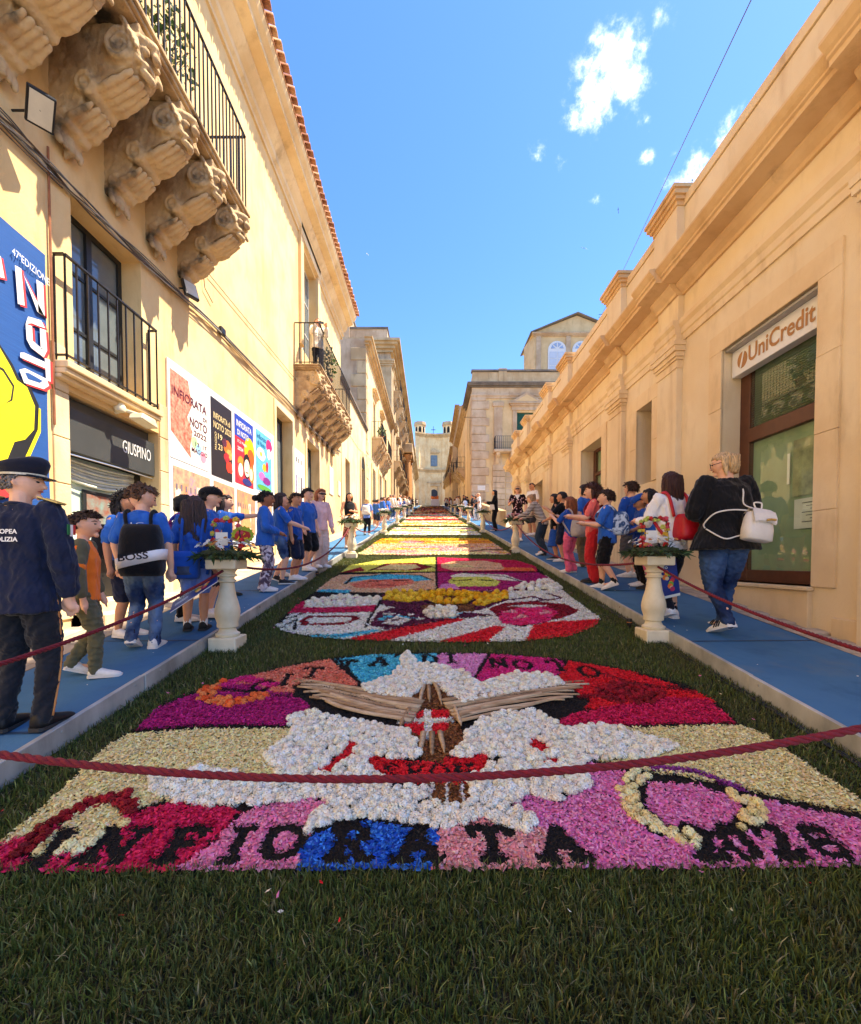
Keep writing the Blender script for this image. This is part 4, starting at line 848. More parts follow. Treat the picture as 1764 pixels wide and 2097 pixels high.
# bars, railings
def bar_mesh(h, s=.011):
    b = MB(); b.box(-s / 2, s / 2, -s / 2, s / 2, 0, h); t = b.obj('t', m_iron, None); d = t.data; bpy.data.objects.remove(t); return d
def railing(parent, pts, z, h, step, name='rail', s=.014, mid=None):
    """balcony rail along a polyline: one bar an object, top and bottom rails"""
    bm = bar_mesh(h, s)
    for (x0, y0), (x1, y1) in zip(pts[:-1], pts[1:]):
        d = math.hypot(x1 - x0, y1 - y0); n = max(1, int(round(d / step)))
        for i in range(n + 1):
            t = i / n; link(bm, 'bar', parent, (x0 + (x1 - x0) * t, y0 + (y1 - y0) * t, z))
        for zz, th in [(z + h, .02), (z + .06, .014)] + ([(z + mid, .012)] if mid else []):
            q = Vector((y1 - y0, x0 - x1, 0)).normalized() * .018
            r = MB(); r.hexa([(x0 - q.x, y0 - q.y, zz), (x1 - q.x, y1 - q.y, zz), (x1 + q.x, y1 + q.y, zz), (x0 + q.x, y0 + q.y, zz)], [(x0 - q.x, y0 - q.y, zz + th), (x1 - q.x, y1 - q.y, zz + th), (x1 + q.x, y1 + q.y, zz + th), (x0 + q.x, y0 + q.y, zz + th)]); r.obj(name, m_iron, parent)
def corbel_mesh(dep, hgt, wid, seed):
    """baroque console: three stacked scrolls on an S-shaped tongue, acanthus ribs between them, a grotesque head at the tip"""
    b = MB(); g = random.Random(seed); hw = wid / 2
    P = lambda o, y, z: (dep * o, y, hgt * z)
    prof = [(-.03, .0), (.08, .0), (.14, .08), (.16, .16), (.26, .20), (.34, .28), (.37, .36), (.50, .42), (.62, .50), (.74, .56), (.90, .62), (1.0, .72), (1.0, 1.0), (-.03, 1.0)]
    b.prism([(dep * o, hgt * z) for o, z in prof], -hw * .74, hw * .74, 'y')
    def scroll(o, z, r, w, turns=2.0):                       # a rolled volute lying across the console, its spiral proud on both cheeks
        n = 20; c = (dep * o, hgt * z); b.prism([(c[0] + r * math.cos(2 * math.pi * k / n), c[1] + r * math.sin(2 * math.pi * k / n)) for k in range(n)], -w, w, 'y')
        for s_ in (-1, 1):
            pts = []; m_ = int(16 * turns)
            for k in range(m_ + 1):
                t = k / m_; a_ = 2 * math.pi * turns * t + 1.2; rr = r * (1.02 - .78 * t); pts.append((c[0] + rr * math.cos(a_), s_ * (w + .004), c[1] + rr * math.sin(a_)))
            b.tube(pts, [.026 * (1 - .4 * k / m_) for k in range(m_ + 1)], 6)
    scroll(.82, .76, .165, hw * .95); scroll(.42, .42, .115, hw * .88, 1.7); scroll(.14, .13, .085, hw * .72, 1.5)
    # ribs of the leaf: along the underside of each tongue
    for (o0, z0, o1, z1, o2, z2) in ((.36, .38, .60, .47, .90, .60), (.12, .14, .24, .20, .46, .30), (.06, .12, .06, .03, .10, -.05)):
        for q in (-.66, -.33, 0, .33, .66):
            limb(b, [P(o0, q * hw * .9, z0), P(o1 + .02, q * hw * 1.12, z1 - .045), P(o2 + .03 - .05 * abs(q), q * hw * 1.0, z2 - .03)], [.022, .038, .026], 8, 4)
    # head at the tip: brow, eyes, nose, open lips, chin; curls either side
    limb(b, [P(.98, -hw * .75, .86), P(1.07, 0, .90), P(.98, hw * .75, .86)], [.045, .055, .045], 8, 4)
    limb(b, [P(1.04, 0, .88), P(1.10, 0, .78)], [.03, .05], 8, 3)
    for s_ in (-1, 1):
        limb(b, [P(1.0, s_ * hw * .42, .80), P(1.03, s_ * hw * .45, .79)], [.045, .045], 8, 2); limb(b, [P(1.02, s_ * hw * .1, .70), P(.98, s_ * hw * .6, .69), P(.90, s_ * hw * .95, .74)], [.032, .03, .02], 8, 3)
        for k in range(4): limb(b, [P(.86 + .04 * k, s_ * hw * (1.0 - .06 * k), .97 - .05 * k), P(.92 + .03 * k, s_ * hw * 1.05, .90 - .06 * k)], [.034, .026], 6, 2)
    limb(b, [P(.98, -hw * .3, .63), P(1.02, 0, .61), P(.98, hw * .3, .63)], [.04, .05, .04], 8, 3)
    limb(b, [P(.05, 0, .06), P(.09, 0, -.04), P(.04, 0, -.13)], [.07, .06, .02], 8, 3)
    o = fuse(b, m_carved, 'corbel', None, .0135, 1, .007, seed, (7, 7, 7)); me = o.data; bpy.data.objects.remove(o); return me
def carved_balcony(y0, y1, x_out, z, h, ys, dep, hgt, wid, step, seed, relief=True):
    b = MB(); x = x_out
    for ex, za, zb in ((0, z - .05, z), (-.03, z - .10, z - .052), (-.07, z - .14, z - .102)): b.box(XL - .02, x + ex, y0 - ex, y1 + ex, za, zb)
    bal = b.obj('balcony', m_carved, PZ, bevel=.008)
    cm = [corbel_mesh(dep, hgt, wid, seed + k) for k in range(2)]
    for i, yy in enumerate(ys): link(cm[i % 2], 'corbel', bal, (XL, yy, z - .142 - hgt))
    railing(bal, [(XL + .02, y0 + .05), (x - .06, y0 + .05), (x - .06, y1 - .05), (XL + .02, y1 - .05)], z, h, step, s=.018)
    return bal
B1 = carved_balcony(1.2, 7.72, -3.15, 7.53, 1.28, [7.45 - .8 * i for i in range(8)], 1.0, 1.16, .42, .115, 3)
B2 = carved_balcony(13.4, 18.6, -3.37, 7.55, 1.25, [13.72 + .79 * i for i in range(7)], .78, 1.3, .5, .14, 9)
# windows and doors of the palazzo
m_frame = mat('dark_frame', (.02, .022, .024), .5, .2, 10); m_glassb = mat('reflecting_glass', (.14, .17, .18), .08, .25, 1.5, spec=.8); m_grey = mat('grey_fascia', (.055, .058, .056), .5, .12, 3)
def left_window(o, rec, cols, rows, name='window', m=m_frame, gl=m_glassb, fw=.07):
    a, c, za, zc = o; b = MB(); x = XL - rec
    for y0, y1, z0, z1 in [(a, a + fw, za, zc), (c - fw, c, za, zc), (a + fw, c - fw, za, za + fw), (a + fw, c - fw, zc - fw, zc)]: b.box(x - .05, x, y0, y1, z0, z1)
    for k in range(1, cols): yy = a + (c - a) * k / cols; b.box(x - .05, x + .012, yy - fw * .6, yy + fw * .6, za + fw, zc - fw)
    w = b.obj(name, m, PZ)
    for k in range(cols):
        for r in range(rows):
            y0, y1 = a + (c - a) * k / cols + fw * .6, a + (c - a) * (k + 1) / cols - fw * .6; z0, z1 = za + (zc - za) * r / rows, za + (zc - za) * (r + 1) / rows
            box('pane', gl, w, x - .035, x - .03, y0, y1, z0 + .02, z1 - .02)
            if r: box('glazing_bar', m, w, x - .045, x - .012, y0, y1, z0 - .02, z0 + .02)
    return w
left_window(W_1, .28, 2, 3); left_window(W_B2, .25, 2, 3, m=mat('white_joinery', (.6, .58, .52), .6, .1, 6)); left_window(W_B1, .25, 2, 3)
for o in (D1, D2):
    w = left_window(o, .3, 1, 1, 'door', fw=.09)
    a, c, za, zc = o; zb = gz(a) + 1.55
    box('sash', mat('aluminium', (.35, .36, .36), .35, .1, 8, metal=.6), w, XL - .29, XL - .275, a + .1, c - .1, zb + .05, zb + .12)
    for k in range(9): box('grille_bar', m_white, w, XL - .288, XL - .272, a + .12, c - .12, zb - .1 - k * .12, zb - .075 - k * .12)
    b = MB(); s_ = .16
    b.box(XL - .01, XL + .03, a - s_, a, gz(a) - .2, zc + s_); b.box(XL - .01, XL + .03, c, c + s_, gz(c) - .2, zc + s_); b.box(XL - .01, XL + .03, a, c, zc, zc + s_); b.obj('door_surround', m_trim, PZ, bevel=.006)
# French window pediment over the second balcony
a, c, za, zc = W_B2; b = MB()
b.box(XL - .01, XL + .10, a - .30, a, za, zc + .1); b.box(XL - .01, XL + .10, c, c + .30, za, zc + .1); b.box(XL - .01, XL + .12, a - .3, c + .3, zc + .1, zc + .55)
for ex, z0, z1 in ((.16, .55, .68), (.28, .68, .80), (.42, .80, .92), (.50, .92, 1.06)): b.box(XL - .01, XL + ex, a - .3 - ex * .8, c + .3 + ex * .8, zc + z0, zc + z1 - .002)
b.obj('window_pediment', m_trim, PZ, bevel=.01)
# small iron-railed window, its sill, flank stones of the shop
b = MB(); 
for ex, z0, z1 in ((.19, 3.64, 3.72), (.16, 3.58, 3.638), (.10, 3.53, 3.578)): b.box(XL - .01, XL + ex, 4.84, 6.54, z0, z1)
sill = b.obj('window_sill', m_trim, PZ, bevel=.012, seg=2)
railing(sill, [(XL + .02, 4.88), (XL + .14, 4.88), (XL + .14, 6.48), (XL + .02, 6.48)], 3.72, 1.16, .155, s=.016)
for k in range(6):
    for (y0, y1) in ((4.83, 5.045), (6.725, 7.0)):
        box('jamb_stone', m_trim, PZ, XL - .01, XL + .022, y0, y1, gz(5) + .1 + k * .52, gz(5) + .61 + k * .52, .006)
# shop: fascia with its name, blind, glass and plinth
a, c, za, zc = W_SH; zt = zc
sh = box('shop_front', m_frame, PZ, XL - .40, XL - .3, a, c, gz(a) - .1, zt, 0)
box('fascia', m_grey, sh, XL - .28, XL - .07, a + .005, c - .005, zt - .66, zt - .16); box('fascia_box', mat('grey_box', (.09, .092, .09), .5, .1, 3), sh, XL - .28, XL - .16, a + .004, c - .004, zt - .155, zt - .004)
text('shop_name', 'GIUSPINO', m_white, sh, (XL - .066, 6.02, zt - .46), 1, (0, 1, 0), (0, 0, 1), .003, fit=(.60, .17)); text('shop_name', 'i', m_white, sh, (XL - .066, 5.06, zt - .40), 1, (0, 1, 0), (0, 0, 1), .003, fit=(.03, .2))
gl = box('shop_window', mat('shop_glass', lin((206, 226, 204)), .12, .08, 1.2, spec=.5), sh, XL - .299, XL - .29, a + .06, c - .16, gz(a) + .95, zt - .67)
for k in range(7):                                         # gathered blind
    b = MB(); z = zt - .70 - k * .035; b.tube([(XL - .26 - .01 * (k % 2), a + .08 + i * (c - a - .3) / 8, z - .035 * math.sin(math.pi * i / 8) * (1 + k * .25)) for i in range(9)], .022, 6); b.obj('blind_fold', mat('blind_cloth', lin((214, 218, 200)), .9, .1, 9), sh, smooth=True)
b = MB(); b.tube([(XL - .1, a + .02, zt - .70), (XL - .02, (a + c) / 2, zt - .71), (XL - .1, c - .02, zt - .70)], .01, 6); b.obj('awning_rod', mat('steel_rod', (.6, .6, .58), .3, .1, 9, metal=.8), sh)
box('plinth', m_black, sh, XL - .298, XL - .285, a + .01, c - .15, gz(a) + .0, gz(a) + .94); box('shelf', m_white, sh, XL - .284, XL - .1, a + .02, c - .16, gz(a) + .94, gz(a) + .965)
for k in range(2): box('doorstep', m_trim, PZ, XL - .28 + .0, XL + .18 + .22 * (1 - k), a - .02, c - .02, gz(a) - .3, gz(a) + .14 + .13 * k, .01)
b = MB(); b.box(XL - .27, XL - .25, 5.55, 6.35, gz(5.5) + 1.15, gz(5.5) + 1.62); scr = b.obj('display_screen', m_frame, sh); box('picture', mat('display_picture', lin((130, 160, 150)), .4, .7, 9, col2=lin((150, 70, 40))), scr, XL - .248, XL - .245, 5.6, 6.3, gz(5.5) + 1.2, gz(5.5) + 1.57)
# straggling downpipes and hairline rods
b = MB(); b.tube([(XL + .03, 4.83, 3.0), (XL + .03, 4.83, 6.0)], .012, 6); b.obj('conduit', mat('rust_pipe', lin((150, 96, 64)), .8, .3, 9), PZ)

# ================================================================== houses further up the street
m_h1 = stucco('pale_plaster', lin((240, 214, 164)), lin((228, 194, 140)), lin((160, 120, 84)), .8)
m_h2 = stucco('old_limestone', lin((208, 184, 144)), lin((184, 156, 116)), lin((96, 80, 62)), .8)
m_h3 = stucco('grey_limestone', lin((206, 184, 154)), lin((182, 154, 122)), lin((110, 92, 78)), .7)
m_yel = stucco('yellow_plaster', lin((222, 194, 146)), lin((208, 178, 130)), lin((176, 140, 96)), .4)
m_gsh = mat('green_shutter', lin((16, 74, 58)), .6, .2, 10); m_winf = mat('white_window', (.72, .72, .70), .5, .08, 6); m_lich = stucco('lichened_coping', (.14, .12, .10), (.24, .2, .16), (.05, .045, .04), .8)
def far_window(P, ax, pos, a, c, za, zc, inward, shut=None, frame=m_winf, name='window', cross=True):
    """frame, panes and bars set into an opening of a far house"""
    def bx(nm, m, par, a0, a1, z0, z1, d0, d1):
        p0, p1 = pos + inward * d0, pos + inward * d1
        return box(nm, m, par, p0, p1, a0, a1, z0, z1) if ax == 'x' else box(nm, m, par, a0, a1, p0, p1, z0, z1)
    if shut: 
        w = bx(name, shut, P, a, c, za, zc, .18, .22); n = 9
        for k in range(n): bx('louvre', shut, w, a + .05, c - .05, za + (zc - za) * (k + .15) / n, za + (zc - za) * (k + .8) / n, .15, .179)
        return w
    w = bx(name, frame, P, a, c, za, zc, .24, .30); mid = (a + c) / 2
    for p, q in ((a + .07, mid - .04), (mid + .04, c - .07)): bx('pane', m_glassb, w, p, q, za + .08, zc - .08, .225, .239)
    return w
def mouldings(P, ax, pos, out, a0, a1, z, steps, m, name='cornice'):
    b = MB()
    for ex, z0, z1 in steps:
        p = pos + out * ex
        if ax == 'x': b.box(min(p, pos - out * .02), max(p, pos - out * .02), a0 - ex, a1 + ex, z + z0, z + z1 - .002)
        else: b.box(a0 - ex, a1 + ex, min(p, pos - out * .02), max(p, pos - out * .02), z + z0, z + z1 - .002)
    return b.obj(name, m, P)
def iron_balcony(P, x, out, y0, y1, z, dep, h=1.1, m=m_h2, step=.22, corb=.8, ncorb=3, belly=False):
    b = MB(); x1 = x + out * dep; b.box(min(x - out * .02, x1), max(x - out * .02, x1), y0, y1, z - .14, z); bal = b.obj('balcony', m, P, bevel=.02)
    for i in range(ncorb):
        yy = y0 + .2 + (y1 - y0 - .4) * i / max(1, ncorb - 1); b = MB(); pr = [(0, 0), (.12, .1), (.25, .28), (.5, .4), (.62, .62), (.9, .72), (1, 1), (0, 1)]
        b.prism([(x - out * .02 + out * dep * .95 * p, z - .14 - corb + corb * q) for p, q in pr], yy - .16, yy + .16, 'y'); b.obj('corbel', m, bal, bevel=.02)
    railing(bal, [(x, y0 + .05), (x1 - out * .06, y0 + .05), (x1 - out * .06, y1 - .05), (x, y1 - .05)], z, h, step, s=.025)
    return bal
# --- low terrace house with stained wall
TH = root('terrace_house', (XL, 24, gz(24)), 'low sunlit house with stained wall top and arched doorway beyond the palazzo', 'building')
opn = [(21.3, 22.5, gz(21) - .2, 6.6), (25.9, 27.3, gz(25.9) - .2, 7.2)]
wall_obj('wall', m_h1, TH, 'x', XL + .02, Y1 + .02, 28.3, 1, 9.9, opn, -.4); mouldings(TH, 'x', XL + .02, 1, Y1 + .05, 28.25, 9.9, ((.08, 0, .1), (.14, .1, .2)), m_lich, 'coping')
box('doorway', m_wood, TH, XL - .36, XL - .3, 21.3, 22.5, 2.5, 6.6); box('doorway', m_wood, TH, XL - .36, XL - .3, 25.9, 27.3, 3, 7.2)
b = MB(); n = 12; pts = [(25.9, 7.2)] + [(26.6 - .7 * math.cos(math.pi * t / n), 7.2 + .7 * math.sin(math.pi * t / n)) for t in range(n + 1)]
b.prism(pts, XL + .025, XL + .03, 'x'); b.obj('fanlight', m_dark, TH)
b = MB(); b.box(XL + .02, XL + .09, 25.6, 25.9, gz(25) - .2, 7.2); b.box(XL + .02, XL + .09, 27.3, 27.6, gz(25) - .2, 7.2)
for t in range(n): 
    c0, s0, c1, s1 = [f(math.pi * q / n) for q in (t, t + 1) for f in (math.cos, math.sin)]
    b.hexa([(XL + .02, 26.6 - .7 * c0, 7.2 + .7 * s0), (XL + .09, 26.6 - .7 * c0, 7.2 + .7 * s0), (XL + .09, 26.6 - .7 * c1, 7.2 + .7 * s1), (XL + .02, 26.6 - .7 * c1, 7.2 + .7 * s1)],
           [(XL + .02, 26.6 - c0, 7.2 + s0), (XL + .09, 26.6 - c0, 7.2 + s0), (XL + .09, 26.6 - c1, 7.2 + s1), (XL + .02, 26.6 - c1, 7.2 + s1)])
b.obj('arch_surround', m_h2, TH)
for (ya, yb, za, zb) in ((17.9, 18.6, 4.3, 5.45), (19.6, 20.1, 4.5, 5.15)): 
    pl = root('wall_plaque', (XL, ya, za), 'pale %s marble plaque on the palazzo wall beyond the doors' % ('larger' if ya < 19 else 'smaller'), 'plaque', 'plaques on the palazzo wall'); box('slab', mat('marble', (.7, .66, .58), .5, .1, 4), pl, XL + .005, XL + .04, ya, yb, za, zb, .004)
# --- house with quoined corner
QH = root('quoin_house', (XL, 36, gz(36)), 'narrow sunlit house with toothed corner stones and a flower balcony on the left', 'building')
op = [(32.0, 33.2, 10.4, 13.3), (36.5, 37.7, 10.4, 13.3), (31.0, 32.6, gz(31) - .2, 8.2), (35, 36.6, gz(35) - .2, 8.6), (39, 40.6, gz(39) - .2, 9)]
wall_obj('wall', m_h1, QH, 'x', XL, 28.3, 46, 2, 15.9, op, -.4); wall_obj('side_wall', m_h3, QH, 'y', 28.3, -14, XL, 2, 15.9, [], .3)
mouldings(QH, 'x', XL, 1, 28.35, 45.9, 15.3, ((.1, 0, .15), (.25, .15, .3), (.4, .3, .5), (.5, .5, .6)), m_h2)
for k in range(14): 
    l_ = .95 if k % 2 else .55; box('quoin', m_h2, QH, XL - l_, XL + .05, 28.24, 28.3 + (.5 if k % 2 else .9), 3.6 + k * .84, 4.38 + k * .84, .02)
for o in op[:2]: 
    far_window(QH, 'x', XL, o[0], o[1], o[2], o[3], -1, shut=m_gsh if o[0] > 35 else None); mouldings(QH, 'x', XL, 1, o[0] - .2, o[1] + .2, o[3] + .3, ((.08, 0, .2), (.2, .2, .32), (.3, .32, .42)), m_h1, 'window_hood')
for o in op[2:]:
    far_window(QH, 'x', XL, o[0], o[1], o[2], o[3], -1, frame=m_wood, name='shop_door'); b = MB(); s_ = .28
    b.box(XL, XL + .08, o[0] - s_, o[0], o[2], o[3] + s_); b.box(XL, XL + .08, o[1], o[1] + s_, o[2], o[3] + s_); b.box(XL, XL + .08, o[0], o[1], o[3], o[3] + s_); b.obj('door_surround', m_h1, QH)
iron_balcony(QH, XL, 1, 31, 34.4, 10.36, .78, 1.1, corb=1.3, ncorb=4); iron_balcony(QH, XL, 1, 35.6, 39.0, 10.36, .78, 1.1, corb=1.3, ncorb=4)
# --- tall palace with deep cornice and pot-bellied balconies
TP = root('tall_palace', (XL, 60, gz(60)), 'tall weathered palace with deep overhanging cornice far up the left side', 'building')
rows = (12.6, 20.2); ops = [(48.5 + 5.2 * i, 50 + 5.2 * i, z + .05 + .6 * i * .0, z + 3.3) for i in range(10) for z in rows] + [(49 + 10.4 * i, 51.5 + 10.4 * i, gz(49 + 10.4 * i) - .3, gz(49 + 10.4 * i) + 4.2) for i in range(6)]
wall_obj('wall', m_h2, TP, 'x', XL, 46, 121, 5, 24.4, ops, -.4); wall_obj('side_wall', m_h3, TP, 'y', 46, -18, XL, 5, 24.4, [], .4)
CS = ((.12, -1.9, -1.6), (.2, -1.6, -1.45), (.25, -.6, -.3), (.5, -.3, 0), (.8, 0, .25), (1.05, .25, .5))
mouldings(TP, 'x', XL, 1, 46.0, 121, 24.0, CS, m_h2); b = MB(); 
for ex, z0, z1 in CS: b.box(-18, XL - .03, 46 - ex, 46.02, 24 + z0, 24 + z1 - .004)
b.obj('cornice', m_h2, TP)
box('attic', m_h3, TP, -9.5, XL - .4, 46.6, 60, 24.5, 26.2); box('attic_coping', m_lich, TP, -9.6, XL - .3, 46.5, 60.1, 26.202, 26.4); box('attic_tower', m_h3, TP, -14, -8.6, 46.3, 55, 24.5, 28.2); box('tower_coping', m_lich, TP, -14.1, -8.5, 46.2, 55.1, 28.202, 28.5)
for xa in (XL - .9,):
    box('corner_pilaster', m_h2, TP, xa - .5, XL + .12, 45.8, 46.9, 5, 22); 
    for ex, z0, z1 in ((.1, 22, 22.2), (.2, 22.2, 22.4), (.3, 22.4, 22.6)): box('pilaster_capital', m_h2, TP, xa - .5 - ex, XL + .12 + ex, 45.8 - ex, 46.9 + ex, z0, z1 - .003)
for i in range(9): box('pilaster', m_h2, TP, XL - .01, XL + .14, 47.1 + 5.2 * i * 1.3, 47.9 + 5.2 * i * 1.3, 6, 22)
for i in range(8):
    for j, z in enumerate(rows):
        o = ops[2 * i + j]; far_window(TP, 'x', XL, o[0], o[1], o[2], o[3], -1, frame=m_wood)
        if i < 7: iron_balcony(TP, XL, 1, o[0] - .7, o[1] + .7, z, .95, 1.15, step=.4, corb=1.6, ncorb=5); mouldings(TP, 'x', XL, 1, o[0] - .3, o[1] + .3, o[3] + .2, ((.15, 0, .3), (.35, .3, .5), (.45, .5, .6)), m_h2, 'window_hood')
for i, yy in enumerate((66, 71)): 
    b = MB(); g0 = gz(yy); b.lathe([(.62, 0), (.62, .5), (.5, .6), (.46, .7), (.46, 3), (.40, 7.2), (.46, 7.25), (.44, 7.4), (.62, 7.7), (.68, 8.2)], (XL + .75, yy, g0), 14); b.obj('column', mat('warm_column', lin((196, 140, 84)), .8, .2, 6), TP, smooth=.6)
box('porch_entablature', m_h2, TP, XL, XL + 1.5, 65, 72, gz(68) + 8.1, gz(68) + 9.4, .05)
# --- church closing the street
CH = root('church', (2, 118, gz(118)), 'pale baroque church with twin bell towers closing the street', 'church')
cy = 118; g0 = gz(cy)
def curve_x(t): return -4.2 + 11.6 * t                      # concave front: the middle bays step back
def curve_y(t): return cy + 2.2 * math.sin(math.pi * t)
n = 16; b = MB()
for i in range(n):
    t0, t1 = i / n, (i + 1) / n; b.add([(curve_x(t0), curve_y(t0), g0 - 2), (curve_x(t1), curve_y(t1), g0 - 2), (curve_x(t1), curve_y(t1), 36), (curve_x(t0), curve_y(t0), 36)], [(0, 1, 2, 3)])
b.obj('front', m_h1, CH)
for z, st in ((26.0, ((.2, 0, .35), (.45, .35, .6), (.75, .6, 1.0))), (35.6, ((.2, 0, .3), (.5, .3, .6), (.9, .6, 1.0)))):
    for ex, z0, z1 in st:
        b = MB()
        for i in range(n):
            t0, t1 = i / n, (i + 1) / n; b.hexa([(curve_x(t0), curve_y(t0) - ex, z + z0), (curve_x(t1), curve_y(t1) - ex, z + z0), (curve_x(t1), curve_y(t1) + .3, z + z0), (curve_x(t0), curve_y(t0) + .3, z + z0)], [(curve_x(t0), curve_y(t0) - ex, z + z1), (curve_x(t1), curve_y(t1) - ex, z + z1), (curve_x(t1), curve_y(t1) + .3, z + z1), (curve_x(t0), curve_y(t0) + .3, z + z1)])
        b.obj('cornice', m_h2, CH)
for t in (.06, .2, .33, .67, .8, .94):
    x, yy = curve_x(t), curve_y(t)
    for za, zb in ((g0 - 1, 26), (27, 35.6)): box('pilaster', m_h1, CH, x - .35, x + .35, yy - .22, yy + .2, za, zb)
x, yy = curve_x(.5), curve_y(.5); x = .95
yy = curve_y((x + 4.2) / 11.6)
b = MB(); pts = [(x - 1.0, g0 - 1), (x - 1.0, g0 + 3.6)] + [(x - math.cos(math.pi * t / 10), g0 + 3.6 + math.sin(math.pi * t / 10)) for t in range(11)] + [(x + 1.0, g0 - 1)]; b.prism(pts, yy - .12, yy - .06, 'y'); b.obj('door', mat('church_door', (.025, .03, .04), .6, .3, 3), CH)
b = MB(); b.box(x - 1.5, x - 1.05, yy - .3, yy, g0 - 1, g0 + 5.4); b.box(x + 1.05, x + 1.5, yy - .3, yy, g0 - 1, g0 + 5.4); b.box(x - 1.7, x + 1.7, yy - .4, yy, g0 + 5.4, g0 + 6.2); b.box(x - 2, x + 2, yy - .6, yy, g0 + 6.2, g0 + 6.6); b.obj('door_surround', m_h2, CH)
far_window(CH, 'y', yy - .5, x - .9, x + .9, 27.8, 30.8, 1, frame=m_glassb); mouldings(CH, 'y', yy, -1, x - 1.2, x + 1.2, 31.2, ((.2, 0, .3), (.4, .3, .5)), m_h2, 'window_hood')
b = MB(); b.prism([(x - 1.6, 31.7), (x + 1.6, 31.7), (x, 32.7)], yy - .4, yy, 'y'); b.obj('window_pediment', m_h2, CH)
for sx in (-4.5, 3.3):
    tw = MB(); w_ = 3.2; z0, z1 = 34.5, 39.8
    oc = [(sx + (w_ / 2) + 1.5 * math.cos(math.pi * (q + .5) / 4), cy + 3 + 1.5 * math.sin(math.pi * (q + .5) / 4)) for q in range(8)]
    tw.prism(oc, z0, z1, 'z'); t_ = tw.obj('bell_tower', m_h1, CH)
    for ex, za, zb in ((.15, z1 - .9, z1 - .6), (.3, z1 - .6, z1 - .2), (.2, z1 - .2, z1 + .2)):
        m_ = MB(); m_.prism([(sx + w_ / 2 + (1.5 + ex) * math.cos(math.pi * (q + .5) / 4), cy + 3 + (1.5 + ex) * math.sin(math.pi * (q + .5) / 4)) for q in range(8)], za, zb - .002, 'z'); m_.obj('tower_cornice', m_h2, t_)
    for q in (5, 6, 4, 7):
        ang = math.pi * (q + 1) / 4 - math.pi / 8 * 0; ang = math.pi * (q) / 4 + math.pi / 4 * .0
        cx_, cy_ = sx + w_ / 2 + 1.395 * math.cos(ang), cy + 3 + 1.395 * math.sin(ang); d = Vector((math.cos(ang), math.sin(ang), 0)); s_ = Vector((-d.y, d.x, 0)) * .36
        m_ = MB(); prof = [(-1, 35.8), (1, 35.8), (1, 38), (.7, 38.5), (0, 38.75), (-.7, 38.5), (-1, 38)]
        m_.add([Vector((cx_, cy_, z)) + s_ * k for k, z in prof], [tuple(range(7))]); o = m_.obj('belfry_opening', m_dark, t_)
b = MB(); b.box(.72, .84, cy + 1.5, cy + 1.62, 36, 38.6); b.box(.2, 1.36, cy + 1.5, cy + 1.62, 37.6, 37.75); b.obj('cross', m_iron, CH)
# altar table at the top of the street
AL = root('altar_table', (1.0, 96, gz(96)), 'cloth-draped table heaped with orange flowers below the church', 'table')
box('table_cloth', mat('pale_cloth', (.72, .62, .58), .9, .1, 3), AL, .1, 1.9, 95.5, 96.5, gz(96), gz(96) + 1.5, .05)
fl = [(1.0 + random.uniform(-.8, .8), 96 + random.uniform(-.3, .3)) for _ in range(26)]
b = MB()
for x_, y_ in fl: 
    h_ = random.uniform(.2, .8); b.tube([(x_, y_, gz(96) + 1.5), (x_ + .02, y_, gz(96) + 1.5 + h_)], [.06, .16], 6)
b.obj('flowers', mat('orange_flowers', lin((220, 120, 50)), .8, .4, 20), AL)['kind'] = 'stuff'
# --- right: town house with green shutters, facing down the street
GH = root('corner_house', (3.56, 37, gz(37)), 'grey stone corner house with green shutters and iron balcony', 'building')
Y2 = 37.0; X2 = 3.56; zt = 17.4
wall_obj('front', m_yel, GH, 'y', Y2, X2, 17, 3, zt, [(7.35, 8.9, 11.9, 15.1 - .95), (7.2, 8.7, gz(37) - .2, 8.6)], .35); wall_obj('street_wall', m_yel, GH, 'x', X2, Y2, 42.5, 3, zt, [(38.6, 39.8, 11.6, 14.4)], .3)
far_window(GH, 'y', Y2, 7.35, 8.9, 11.9, 14.15, 1, shut=m_gsh); far_window(GH, 'y', Y2, 7.2, 8.7, gz(37) - .2, 8.6, 1, shut=m_gsh, name='door'); far_window(GH, 'x', X2, 38.6, 39.8, 11.6, 14.4, 1, shut=m_gsh)
random.seed(5)
k = 0; z = 5.3
while z < 15.6:                                              # long-and-short ashlar at the corner
    h = .70; l_ = 1.42 if k % 2 else 1.15
    box('ashlar', m_h3, GH, X2 - .07, X2 + l_, Y2 - .07 - .012 * (k % 3), Y2 + (.9 if k % 2 else 1.3), z, z + h - .025, .03); z += h; k += 1
for xa, xb in ((5.4, 6.1),): 
    z = 5.3; k = 0
    while z < 9.4: box('ashlar', m_h3, GH, xa - .12, xb + .25, Y2 - .12, Y2 + .05, z, z + .46, .025); z += .49; k += 1
    box('pilaster', m_h3, GH, xa, xb, Y2 - .10, Y2 + .02, 9.6, 14.6); box('pilaster_capital', m_h3, GH, xa - .12, xb + .12, Y2 - .2, Y2 + .02, 14.602, 15.0, .04)
for k in range(8): box('ashlar', m_h3, GH, 6.4 + 0.02, 7.15, Y2 - .04, Y2 + .05, 5.3 + .49 * k, 5.74 + .49 * k, .02)
mouldings(GH, 'y', Y2, -1, X2, 17, 15.0, ((.08, .3, .5), (.16, .5, .62), (.06, .62, 1.2)), m_h3, 'entablature'); mouldings(GH, 'y', Y2, -1, X2, 17, 16.2, ((.2, 0, .12), (.38, .12, .26), (.46, .26, .36)), m_lich)
mouldings(GH, 'x', X2, -1, Y2 + .1, 42.5, 16.2, ((.2, 0, .118), (.38, .122, .258), (.46, .262, .358)), m_lich)
